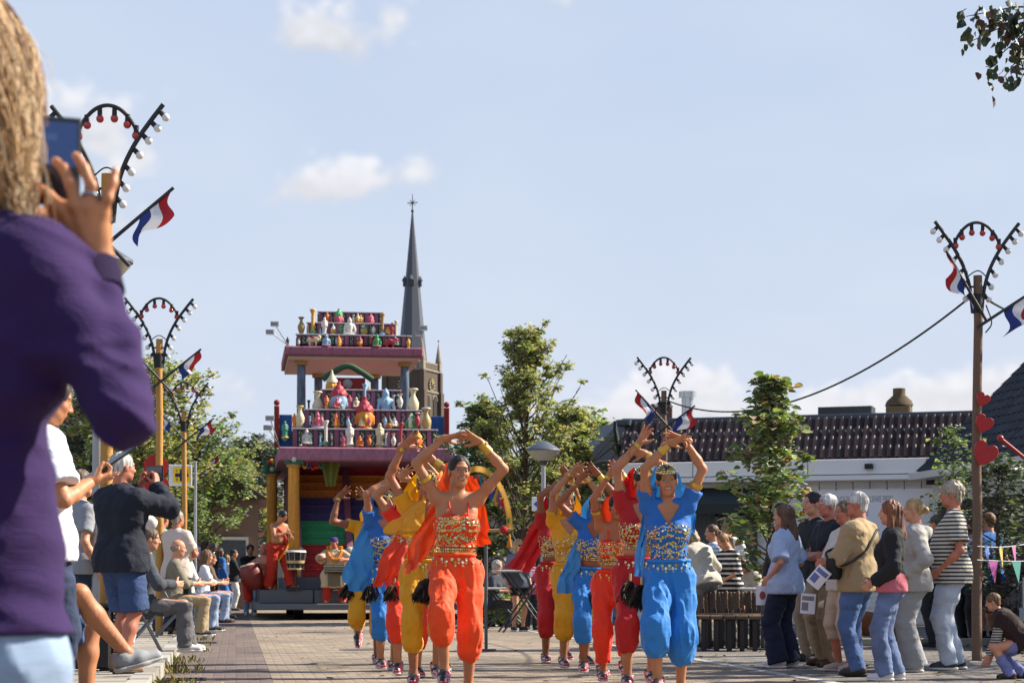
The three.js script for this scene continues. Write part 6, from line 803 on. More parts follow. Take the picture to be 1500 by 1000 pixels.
spectator(1146, 940, 752, { Z: 22.5, h: 1.58, sex: 'f', yaw: -.7, hair: { s: 'curly', c: '#cfccc6' }, top: { c: '#2b2c31', sl: 1.5 }, bottom: { c: '#24262c' }, skin: 'ruddy', label: 'white haired woman in dark clothes behind the woman in the blue blouse', group: GR });
spectator(1150, 978, 746, { h: 1.6, sex: 'f', yaw: -2.15, hair: { s: 'long', c: '#5d4029' }, top: { c: '#9fb0cc', sl: .9, sr: .012, t: .03, hem: -.14, fold: .013 }, bottom: { c: '#161c33', flare: .035, t: .026, fold: .012 }, shoes: { c: '#c9c7c3', sole: '#dddbd7' }, pose: { ...arms.pocketL, aR: { h: [-.2, 1.0, .16], e: [-.6, -.4, -.7], s: 'grip' }, hd: [.4, 0, 0], lL: { f: [.12, .085, .02] }, lR: { f: [-.13, .085, -.02] } }, label: 'long haired woman in light blue blouse and wide navy trousers', group: GR });
spectator(1192, 968, 716, { Z: 20.8, h: 1.78, sex: 'm', yaw: -1.15, hair: { s: 'short', c: '#1a1310' }, top: { c: '#15171d', sl: .6 }, bottom: { c: '#8a7d68' }, pose: arms.pocketR, label: 'dark haired young man in black shirt in profile', group: GR });
spectator(1214, 976, 724, { sex: 'm', yaw: -1.25, hair: { s: 'short', c: '#c9c6c0' }, skin: 'ruddy', top: { c: '#13161f', sl: .62, collar: 1, t: .02 }, bottom: { c: '#8f7a5c', fold: .012 }, shoes: { c: '#4a2f22', sole: '#1d1815' }, pose: { ...arms.crossed, lL: { f: [.13, .085, .05] }, lR: { f: [-.12, .085, 0] } }, fat: .3, label: 'white haired man in navy polo with folded arms and khaki trousers', group: GR });
spectator(1238, 980, 728, { Z: 18.6, h: 1.6, sex: 'f', yaw: -1.1, hair: { s: 'short', c: '#6d5a45' }, skin: 'ruddy', top: { c: '#c2bdb4', sl: 1.4 }, bottom: { c: '#b9a58c', len: 1.35 }, shoes: { c: '#b09a8c', sole: '#c9beb3' }, pose: arms.holdFront, label: 'short haired woman between the polo man and the beige jacket man', group: GR });
const PB = spectator(1258, 990, 721, { sex: 'm', yaw: -2.2, hair: { s: 'short', c: '#bdbab5' }, skin: 'ruddy', glasses: '#1b1715', top: { c: '#a08a66', sl: 1.95, t: .034, fold: .015, collar: 1, hem: -.13, name: 'jacket' }, bottom: jeans('mid', { t: .022 }), shoes: { c: '#3a2b22', sole: '#201a17' }, pose: { ...arms.holdFront, lL: { f: [.14, .085, -.06], yaw: .3 }, lR: { f: [-.16, .085, .1], yaw: -.35 }, hd: [.25, 0, 0] }, label: 'older man in beige jacket and jeans with shoulder bag, seen from behind', group: GR });
{ const t = worn(PB, 'shoulder_bag', 'black shoulder bag with strap across the beige jacket', 'bag'); const s = PB.s; mesh('bag_body', bev(.26, .2, .1, .02, .24, 1.02, .12), M('#121214', .6), t); const JF = PB.F.jacket, sp = [[1.5, .12], [2.0, .2], [2.5, .28], [2.9, .35], [3.4, .42], [3.9, .46], [-1.9, .47], [-.9, .4], [-.2, .33], [.4, .25], [1, .17]].map(([a, y]) => { const d = nrm(add(mul(s.right, Math.sin(a)), s.fwd, Math.cos(a))); return add(skinPoint(JF, s.T(0, y, 0), d, .3), d, .006); }); mesh('bag_strap', tube(sp, .013, 6, 70, true), M('#121214', .7), t); }
const PG = spectator(1306, 997, 733, { sex: 'f', yaw: -1.75, hair: { s: 'long', c: '#7a4a2a' }, skin: 'fair', top: { c: '#b8626e', sl: 0, hem: -.07, t: .016 }, over: { c: '#191a1e', sl: 1.95, t: .034, fold: .015, hem: .03, name: 'jacket' }, bottom: jeans('mid', { c: '#ffffff', flare: .022, mat: mapOf(denim('#5a6b8e')) }), shoes: { c: '#c9c4c2', sole: '#d8d5d2' }, pose: { aL: { h: [.15, .95, .18], e: [.6, -.3, -.8], s: 'grip' }, aR: { h: [-.16, .97, .16], e: [-.6, -.2, -.9] }, lL: { f: [.08, .085, .06] }, lR: { f: [-.08, .085, -.05] } }, label: 'girl with long auburn curls in cropped black jacket and jeans', group: GR });
spectator(1340, 984, 730, { sex: 'f', yaw: -1.7, hair: { s: 'bun', c: '#a88a5c' }, top: { c: '#9c9893', sl: 1.9, t: .03, fold: .014, hood: 1, hem: -.12, name: 'hoodie' }, bottom: { c: '#8f9090', flare: .045, t: .026, fold: .012 }, shoes: { c: '#bdbab6', sole: '#cfcdc9' }, pose: arms.pocketL, label: 'blonde girl with bun in grey hoodie and wide grey trousers', group: GR });
spectator(1374, 945, 752, { Z: 25.5, sex: 'm', h: 1.7, yaw: -2.4, hair: { s: 'crop', c: '#4a3d30' }, cap: { c: '#4a4c3a', visor: 1 }, top: { c: '#1a2233', sl: 1.9, t: .026 }, bottom: { c: '#1f2126' }, label: 'man in olive cap and dark jacket farther back', group: GR });
spectator(1396, 981, 706, { sex: 'm', yaw: -1.75, fat: .85, hair: { s: 'curly', c: '#a39682' }, skin: 'ruddy', top: { c: '#ffffff', sl: .75, sr: .014, t: .026, hem: -.13, mat: stripes('#35343a', '#c4bcae', .036, .5), fold: .006, cell: .011 }, bottom: jeans('pale', { t: .024, fold: .014 }), shoes: { c: '#2f3138', sole: '#c9c7c3' }, pose: { aL: { h: [.2, .93, .12], e: [.7, 0, -1], s: 'fist' }, aR: { h: [-.22, .95, .1], e: [-.7, 0, -1], s: 'fist' }, lL: { f: [.1, .085, .04] }, lR: { f: [-.11, .085, -.05] } }, label: 'stout grey haired man in striped shirt and pale jeans by the hearts pole', group: GR });
spectator(1420, 938, 742, { Z: 27, h: 1.74, sex: 'm', yaw: -.9, hair: { s: 'short', c: '#5d5048' }, skin: 'ruddy', top: { c: '#7d86b0', sl: .7 }, bottom: { c: '#1d2026' }, label: 'man in lilac shirt half hidden by the hearts pole', group: GR });
spectator(1449, 936, 743, { Z: 27, h: 1.78, sex: 'm', yaw: -2.5, hair: { s: 'short', c: '#7a4f2c' }, top: { c: '#1f5a9c', sl: .7, t: .026 }, bottom: jeans('mid', { len: .95 }), sock: '#15181f', shoes: { c: '#1d1f24', sole: '#2b2c30' }, label: 'man in blue shirt and denim shorts beside the parked car', group: GR });
spectator(1492, 990, 845, { Z: 17.2, h: 1.12, sex: 'm', yaw: -1.9, hair: { s: 'short', c: '#6b4a2e' }, top: { c: '#ffffff', sl: 1.9, t: .02, mat: stripes('#23252a', '#b5aea4', .035, .5), cell: .012 }, over: { c: '#2b1714', sl: .5, t: .045, fold: .014, name: 'jacket', hem: -.06 }, bottom: { c: '#6f78a8', t: .02 }, pose: { tp: .75, pelvis: [0, .5, -.1], hd: [0, -.5, 0], lL: { f: [.12, .085, .1], k: [.3, .2, 1] }, lR: { f: [-.12, .085, -.05], k: [-.3, .2, 1] }, aL: { h: [.16, .2, .42], e: [.5, 0, -1], s: 'flat' }, aR: { h: [-.14, .2, .4], e: [-.5, 0, -1], s: 'flat' } }, label: 'small child in dark brown jacket with striped sleeves crouching on the paving', group: GR });
{ // leaflets in hands
  [[1200, 845, 17.5, .5, 'printed programme sheet with blue bars held open'], [1184, 884, 18.6, .05, 'folded white leaflet beside the navy trousers'], [1118, 872, 19.6, 0, 'white card with a round mark held low']].forEach(([px, py, Z, rz, lb], i) => { const p = at(px, py, Z), t = thing('leaflet', lb, 'leaflet', p, -.3); const cv = document.createElement('canvas'); cv.width = cv.height = 64; const x = cv.getContext('2d'); x.fillStyle = '#d4d4da'; x.fillRect(0, 0, 64, 64); x.fillStyle = ['#5c6f96', '#77787c', '#8a4a42'][i]; if (i < 2) { x.fillRect(6, 8, 52, 14); x.fillRect(6, 28, 30, 26); } else { x.beginPath(); x.arc(32, 32, 14, 0, 7); x.fill(); } const ct = new THREE.CanvasTexture(cv); ct.colorSpace = THREE.SRGBColorSpace; const k = mesh('sheet', grid(4, 4, (u, v) => [(u - .5) * .14, (v - .5) * .19, .03 * Math.sin(u * 3)]), M('#ffffff', .8, { map: ct }), t); k.rotation.z = -rz * 1.4; });
}
{ // dog
  const p = at(1284, HOR, 18.9).setY(0), t = thing('dog', 'brown and white dog standing between the legs of the crowd', 'dog', p, 2.7), c1 = lin('#7d4a26'), c2 = lin('#c2b7a6');
  mesh('body', nets({ prims: [cap([-.22, .42, 0], [.2, .45, 0], .1, .125, .06), cap([.2, .47, 0], [.34, .62, 0], .085, .07, .05), ell([.4, .66, 0], [.085, .075, .07], .03), cap([.44, .645, 0], [.54, .62, 0], .045, .035, .03), cap([.36, .7, .055], [.33, .63, .085], .025, .018, .015), cap([.36, .7, -.055], [.33, .63, -.085], .025, .018, .015), ...[-.07, .07].flatMap(z => [cap([.2, .38, z], [.2, .2, z], .05, .032, .03), cap([.2, .2, z], [.205, .03, z], .03, .026, .02), cap([.21, .025, z], [.25, .022, z], .026, .022, .01), cap([-.22, .4, z], [-.17, .24, z], .07, .045, .03), cap([-.17, .24, z], [-.27, .14, z], .038, .026, .02), cap([-.27, .14, z], [-.25, .03, z], .025, .025, .02), cap([-.25, .025, z], [-.2, .022, z], .026, .022, .01)]), cap([-.3, .45, 0], [-.42, .3, 0], .025, .015, .03)] }, .012, (x, y, z) => (y < .2 || (x > .12 && y < .42) || x > .5) ? c2 : c1), VC(.85), t); mesh('collar', new THREE.TorusGeometry(.085, .012, 6, 18).rotateY(1.57).rotateZ(-.6).translate(.25, .54, 0), M('#1f3f8c', .7), t);
}
// ---- left pavement
const G0 = .11;
const PN = spectator(177, 992, 672, { ground: G0, Z: 15.9, h: 1.77, sex: 'm', yaw: 2.5, hair: { s: 'short', c: '#b9b6b0' }, skin: 'ruddy', top: { c: '#141a29', sl: 1.97, t: .036, fold: .015, collar: 1, hem: -.13, name: 'fleece' }, bottom: jeans('dark', { len: .98, t: .024, hemR: .088, mat: mapOf(denim('#2f4570')) }), sock: '#2b3a52', shoes: { style: 'boot', c: '#7a5636', sole: '#2b211b' }, pose: { ...arms.camera, hd: [-.25, .0, 0], lL: { f: [.12, .085, .08] }, lR: { f: [-.13, .085, -.1] } }, cell: .012, hc: .005, label: 'man in navy fleece and denim shorts photographing with a small tablet', group: GL });
{ const t = worn(PN, 'tablet', 'small dark tablet held up by the man in navy fleece', 'tablet'); mesh('case', bev(.2, .13, .012, .005, 0, 1.6, .36), M('#2b2d31', .5), t); mesh('screen', box(.18, .11, .004, 0, 1.6, .352), M('#5d5f66', .25), t); }
const PW = person({ pos: [-2.31, G0, -9.7], h: 1.76, sex: 'm', yaw: 2.0, hair: { s: 'short', c: '#4a3a2c' }, skin: 'tan', top: { c: '#d9d9de', sl: .72, sr: .016, t: .03, fold: .013 }, bottom: jeans('dark'), pose: { aL: { h: [.12, 1.22, .24], e: [.6, -.8, -.1], s: 'flat', n: [-.3, 1, 0], d: [-.2, .25, 1] }, aR: { h: [-.12, 1.22, .22], e: [-.6, -.9, -.1], s: 'grip', n: [.2, .9, 0], d: [.3, .4, 1] }, hd: [0, .3, 0] }, cell: .011, hc: .007, label: 'man in white shirt holding a dark tablet before him', group: GL });
{ const t = worn(PW, 'tablet', 'dark tablet in the hands of the man in white shirt', 'tablet'); const k = mesh('case', bev(.19, .012, .27, .005, 0, 0, 0), M('#1b1d22', .4), t); k.position.set(0, 1.32, .34); k.rotation.x = -.6; }
{ const t = worn(PW, 'shoulder_bag', 'orange leather bag hanging beside the white shirt', 'bag'); mesh('bag_body', nets({ prims: [cap([-.08, 0, 0], [.08, 0, 0], .07, .07, .05), cap([-.09, -.16, 0], [.09, -.16, 0], .085, .085, .1), cap([-.09, -.08, 0], [.09, -.08, 0], .075, .075, .1)], disp: (x, y, z) => .008 * vn(x * 30, y * 30, z * 30), dmax: .01 }, .011).scale(.62, .7, .6).rotateY(1.57).translate(-.22, .98, -.06), M('#8f3d1c', .55), t); mesh('bag_strap', tube([[-.23, 1.04, -.06], [-.2, 1.3, -.04], [-.1, 1.5, -.02]], .012, 6, 16), M('#8a3a18', .6), t); }
const PS = person({ pos: [-2.63, G0, -10.3], h: 1.74, sex: 'm', yaw: 1.75, hair: { s: 'short', c: '#4a3a2c' }, skin: 'tan', top: { c: '#55606e', sl: .6 }, bottom: jeans('mid', { len: .9 }), shoes: { c: '#86888b', sole: '#a3a19d' }, pose: { pelvis: [0, .5, 0], tp: -.1, lR: { f: [-.03, .36, .62], k: [-.4, 1, .2], yaw: .25, pitch: -.25 }, lL: { f: [.1, .085, .4], k: [.1, 1, .4] } }, cell: .012, label: 'seated man with bare crossed leg and grey canvas shoe', group: GL });
chairUnder(PS, 'dark folding chair under the man with the crossed leg');
spectator(162, 985, 690, { ground: G0, Z: 17.2, h: 1.66, sex: 'f', yaw: 2.3, hair: { s: 'bob', c: '#3d2a1f' }, top: { c: '#c4bfc0', sl: 1.2, hem: -.05 }, bottom: { c: '#ffffff', mat: dots('#c9c7c6', '#1d1d20'), len: 1.6, t: .05, flare: .03, name: 'skirt' }, pose: arms.camera, label: 'woman in white skirt with black spots behind the lamp post', group: GL });
spectator(118, 985, 700, { ground: G0, Z: 16.8, h: 1.68, sex: 'm', yaw: 2.2, hair: { s: 'short', c: '#6d5a48' }, top: { c: '#8c8f96', sl: .7 }, bottom: jeans('dark'), label: 'person in grey shirt between the lamp post and the white shirt man', group: GL });
const sit = (px, Z, o, lb) => { const P = spectator(px, 0, 0, { ground: G0, Z, h: o.h || 1.72, yaw: o.yaw ?? 1.8, pose: seatPose(o.p), group: GL, label: lb, ...o }); chairUnder(P, 'dark folding chair under the ' + lb); return P; };
sit(208, 20.6, { sex: 'm', hair: { s: 'short', c: '#5b4b3c' }, top: { c: '#3d4148', sl: 1.9 }, bottom: { c: '#5b5a5e', t: .026, fold: .013 }, shoes: { c: '#c4c0bb', sole: '#d2cfca' }, p: { dz: .08 } }, 'seated man in grey trousers and white trainers');
sit(252, 26.5, { sex: 'm', hair: { s: 'bald', c: '#8a837a' }, top: { c: '#77705f', sl: 1.5 }, bottom: { c: '#9c8a6a', t: .024 }, shoes: { c: '#23242a' } }, 'seated man in khaki trousers');
sit(272, 29, { sex: 'f', hair: { s: 'bob', c: '#7a5f40' }, top: { c: '#b9b5b0', sl: 1.2 }, bottom: jeans('light'), shoes: { c: '#2a1c1a' } }, 'seated woman in light blue jeans');
sit(296, 35, { sex: 'f', hair: { s: 'long', c: '#6b4a30' }, top: { c: '#c4c6cc', sl: 1.4 }, bottom: jeans('light') }, 'seated woman in white top farther along the kerb');
sit(303, 39, { sex: 'm', hair: { s: 'short', c: '#3a2e26' }, top: { c: '#5d4a38', sl: 1.9, t: .03 }, bottom: { c: '#a8a49c' } }, 'seated man in brown jacket by the tents');
spectator(237, 930, 750, { ground: G0, Z: 29, h: 1.76, sex: 'm', yaw: 2.7, hair: { s: 'short', c: '#6b4a30' }, skin: 'ruddy', top: { c: '#8fae9a', sl: .6 }, bottom: jeans('dark'), label: 'man in mint green shirt next to the pale shirt man', group: GL });
spectator(259, 920, 752, { ground: G0, Z: 27.5, h: 1.72, sex: 'm', yaw: 2.55, hair: { s: 'short', c: '#8f867a' }, skin: 'ruddy', fat: .4, top: { c: '#c9b8ac', sl: .72, t: .028, hem: -.14, fold: .012 }, bottom: { c: '#15161a' }, pose: { aL: { h: [.14, 1.12, .26], e: [.7, -.6, -.2] }, aR: { h: [-.05, 1.12, .28], e: [-.7, -.6, -.2] } }, label: 'man in pale pinkish shirt and black trousers seen from behind', group: GL });
[[300, 47, 1.7, 'f', '#4a3a30', '#6b5a44', '#8a7f70', 'woman in brown cardigan standing before the tents', 'bob'], [310, 52, 1.74, 'm', '#77706a', '#4a4f57', '#2b2d33', 'man in grey pullover before the tents', 'short'], [322, 55, 1.66, 'f', '#3a2a20', '#1f5fa8', '#1f5fa8', 'woman in long blue dress beside the kerb', 'long'], [332, 58, 1.62, 'f', '#8a6a45', '#c2c4ca', '#4a5f86', 'woman in white blouse near the blue dress', 'bob'], [342, 57, 1.76, 'm', '#2a211c', '#17181c', '#c4c3c0', 'man in black top and white trousers seen from behind', 'short'], [352, 64, 1.7, 'm', '#5d4a3a', '#5a6f94', '#2b2d33', 'man in blue shirt far down the street', 'short'], [330, 70, 1.66, 'f', '#4a3626', '#8c3a3a', '#2b2d33', 'woman in red jumper far down the street', 'bob'], [316, 66, 1.7, 'f', '#a08a68', '#b0a58c', '#5a5f68', 'blonde woman in cream coat far down the street', 'long'], [290, 50, 1.72, 'm', '#8a857d', '#3d5a78', '#3a3a40', 'grey haired man in teal jumper under the tents', 'short']].forEach(([px, Z, h, sx, hc, tc, bc, lb, hs], i) => spectator(px, 0, 0, { ground: px > 325 ? 0 : G0, Z, h, sex: sx, yaw: 1.7 + (i % 4) * .35, hair: { s: hs, c: hc }, top: { c: tc, sl: i % 2 ? .7 : 1.9, t: .024 }, bottom: { c: bc, ...(i === 2 ? { flare: .07, t: .04, name: 'dress_skirt' } : {}) }, label: lb, group: GL, pose: i % 3 === 0 ? arms.camera : i % 3 === 1 ? arms.crossed : {} }));
spectator(366, 901, 798, { Z: 49, h: 1.74, sex: 'm', yaw: .3, hair: { s: 'curly', c: '#2b1e17' }, top: { c: '#121316', sl: .65 }, bottom: jeans('light'), shoes: { c: '#c9c7c3' }, pose: arms.crossed, cell: .015, label: 'dark haired man in black shirt with folded arms beside the float', group: GL });
// ---- musicians on the float
const red = '#a3240f', fp = (px, zl, y) => { const a = FP(px, 850, zl), v = V(a[0], y, a[2]).applyAxisAngle(V(0, 1, 0), TH).add(FO); return [v.x, v.y, v.z]; };
const PD = person({ pos: fp(405, -.45, .66), h: 1.78, sex: 'm', yaw: .75, hair: { s: 'short', c: '#150f0c' }, skin: 'tan', bottom: { c: red, t: .05, flare: .03, fold: .014, name: 'loose_trousers' }, shoes: { style: 'bare', c: SKIN.tan }, pose: { tp: .22, hd: [.1, .45, 0], aL: { h: [.1, 1.13, .42], e: [.6, -.8, -.2], s: 'flat', n: [0, -1, 0] }, aR: { h: [-.02, 1.22, .38], e: [-.7, -.6, .1], s: 'flat', n: [0, -1, 0] }, lL: { f: [.2, .085, .3], k: [.2, .2, 1] }, lR: { f: [-.18, .085, -.1] } }, cell: .014, hc: .007, label: 'bare chested drummer in red trousers leaning over a white topped drum', group: 'musicians on the float' });
mesh('sash', tube([[-.16, 1.38, .06], [-.05, 1.28, .17], [.08, 1.12, .2], [.17, .98, .12]], .035, 8, 24), M(red, .85), PD.g);
mesh('flower_garland', Array.from({ length: 9 }, (_, i) => ball(.032, .2 - i * .03, 1.0 - i * .045, .16 + Math.sin(i * .5) * .03, 8, 6)), M('#d9870c', .9), PD.g).userData.kind = 'stuff';
{ const p = fp(433, -.15, 0), t = thing('drum', 'hand drum with white skin and black body held by the drummer', 'drum', [p[0], 1.22, p[2]], .3), ds = mesh('stand', [rod([0, -.58, 0], [0, -.1, 0], .03), rod([-.2, -.56, 0], [.2, -.56, 0], .025), rod([0, -.56, -.2], [0, -.56, .2], .025)], M('#2b2b2e', .6), t); const b = mesh('shell', lathe([[.17, -.12], [.2, 0], [.2, .18], [.22, .28]], 20), M('#16120f', .4), t); mesh('band', [lathe([[.205, .02], [.21, .08]], 20), lathe([[.19, -.12], [.18, -.08]], 20)], M('#b59a6a', .5), b); mesh('skin', lathe([[0, .3], [.22, .3], [.23, .26]], 20), M('#cfccc6', .6), t); for (let i = 0; i < 10; i++) { const a = i * .628; mesh('tension_rod', rod([Math.cos(a) * .225, .26, Math.sin(a) * .225], [Math.cos(a) * .18, -.1, Math.sin(a) * .18], .006), M('#b9bcc0', .3, { metalness: .7 }), b); } }
const PM2 = person({ pos: fp(490, -.1, .36), h: 1.72, sex: 'm', yaw: .1, hair: { s: 'bald', c: '#5d4a3c' }, cap: { c: '#3b2270' }, skin: 'ruddy', fat: .5, top: { c: '#b5a283', sl: .95, sr: .03, t: .034, fold: .013, hem: -.2, name: 'tunic' }, bottom: { c: red, t: .04, name: 'loose_trousers' }, shoes: { style: 'bare', c: SKIN.ruddy }, pose: { pelvis: [0, .66, -.2], tp: .08, hd: [-.5, .1, 0], lL: { f: [.18, .085, .26], k: [.15, 1, .6] }, lR: { f: [-.18, .085, .24], k: [-.15, 1, .6] }, aL: { h: [.2, .98, .24], e: [.9, -.4, -.2], s: 'flat' }, aR: { h: [-.18, 1.0, .24], e: [-.9, -.4, -.2], s: 'flat' } }, cell: .014, hc: .007, label: 'seated musician in cream tunic and purple cap with orange garland', group: 'musicians on the float' });
PM2.garment('lap_cloth', { prims: [cap([-.13, .68, -.1], [-.19, .62, .2], .13, .12, .08), cap([.13, .68, -.1], [.19, .62, .2], .13, .12, .08), cap([-.17, .6, .2], [-.17, .36, .22], .12, .14, .1, { flat: 1 }), cap([.17, .6, .2], [.17, .36, .22], .12, .14, .1, { flat: 1 }), cap([0, .58, .18], [0, .4, .2], .1, .13, .1, { flat: 1 })], dmax: .03, disp: (x, y, z) => -.012 * rdg(vn(x * 16, y * 3, z * 16)) }, '#b5a283');
mesh('flower_garland', Array.from({ length: 22 }, (_, i) => { const a = -2.6 + i * .236, q = Math.cos(a); return ball(.036, Math.sin(a) * .15, 1.2 - Math.max(0, q) * .22 + (q < 0 ? .05 : 0), -.2 + .06 + q * .13 + (q > 0 ? .06 : 0), 8, 6); }), M('#d9870c', .9), PM2.g).userData.kind = 'stuff';
{ const p = fp(490, .28, 0), t = thing('harmonium', 'small dark harmonium with pale keys on the seated musician lap', 'harmonium', [p[0], 1.12, p[2]], TH); mesh('case', bev(.46, .16, .22, .012, 0, 0, 0), M('#241c18', .4), t); for (let i = 0; i < 4; i++) mesh('bellows_fold', bev(.47, .018, .23, .006, 0, -.055 + i * .036, 0), M('#a39a83', .6), t); mesh('rest', bev(.3, .3, .16, .02, 0, -.23, -.08), M('#6b5f4d', .8), t); }
const PM3 = person({ pos: fp(386, -.9, .36), h: 1.7, sex: 'm', yaw: -.5, hair: { s: 'bald', c: '#8a6a50' }, skin: 'ruddy', bottom: { c: red, t: .05, fold: .012, name: 'loose_trousers' }, shoes: { style: 'bare', c: SKIN.ruddy }, pose: { pelvis: [0, .55, -.1], tp: .15, lL: { f: [.2, .085, .3], k: [.3, 1, .5] }, lR: { f: [-.22, .085, .28], k: [-.3, 1, .5] }, aL: { h: [.12, .9, .3], e: [.9, -.3, 0], s: 'flat' }, aR: { h: [-.12, .88, .3], e: [-.9, -.3, 0], s: 'flat' } }, cell: .015, hc: .008, label: 'seated bare chested musician with a barrel drum at the float corner', group: 'musicians on the float' });
{ const p = fp(374, -.35, 0), t = thing('barrel_drum', 'dark red barrel drum with pale skin standing at the float corner', 'drum', [p[0], .66, p[2]], 0); const g = lathe([[0, 0], [.17, 0], [.24, .25], [.25, .4], [.2, .58], [0, .58]], 20); g.rotateZ(.25); mesh('shell', g, M('#6b1a14', .5), t); const sk = lathe([[0, .585], [.2, .585], [.21, .55]], 20); sk.rotateZ(.25); mesh('skin', sk, M('#cbbf9f', .6), t); }
// ---- cafe terrace behind the dancers
spectator(759, 920, 803, { Z: 33.4, h: 1.55, sex: 'f', yaw: .5, hair: { s: 'long', c: '#b8925a' }, glasses: '#120e0c', shades: 1, top: { c: '#5b6676', sl: 1.4, t: .028 }, bottom: { c: '#1b1c20', len: .55 }, shoes: { style: 'boot', c: '#16161a' }, label: 'blonde woman with sunglasses standing at the cafe table', group: 'people at the cafe' });
spectator(723, 905, 838, { Z: 36.2, h: 1.62, sex: 'f', yaw: 1.2, hair: { s: 'curly', c: '#a8a096' }, top: { c: '#2b3038', sl: 1.4 }, bottom: { c: '#2b2d33' }, pose: seatPose({}), label: 'grey haired woman seated behind the hedge', group: 'people at the cafe' });
spectator(778, 915, 812, { Z: 34.6, h: 1.3, sex: 'f', yaw: .2, hair: { s: 'bob', c: '#7a5a3c' }, top: { c: '#b05a78', sl: .7 }, bottom: { c: '#23252b' }, label: 'child in pink shirt beside the sunglasses woman', group: 'people at the cafe' });
spectator(740, 905, 812, { Z: 37.5, h: 1.72, sex: 'm', yaw: -.4, hair: { s: 'short', c: '#5b4a3a' }, top: { c: '#a8a49c', sl: .7 }, bottom: jeans('dark'), pose: seatPose({}), label: 'man in pale shirt seated at the low cafe table', group: 'people at the cafe' });
spectator(800, 912, 806, { Z: 38.5, h: 1.7, sex: 'm', yaw: .2, hair: { s: 'short', c: '#3a2d24' }, top: { c: '#1d2026', sl: .7 }, bottom: jeans('dark'), pose: arms.crossed, label: 'man in dark shirt behind the street lamp with the arrow', group: 'people at the cafe' });
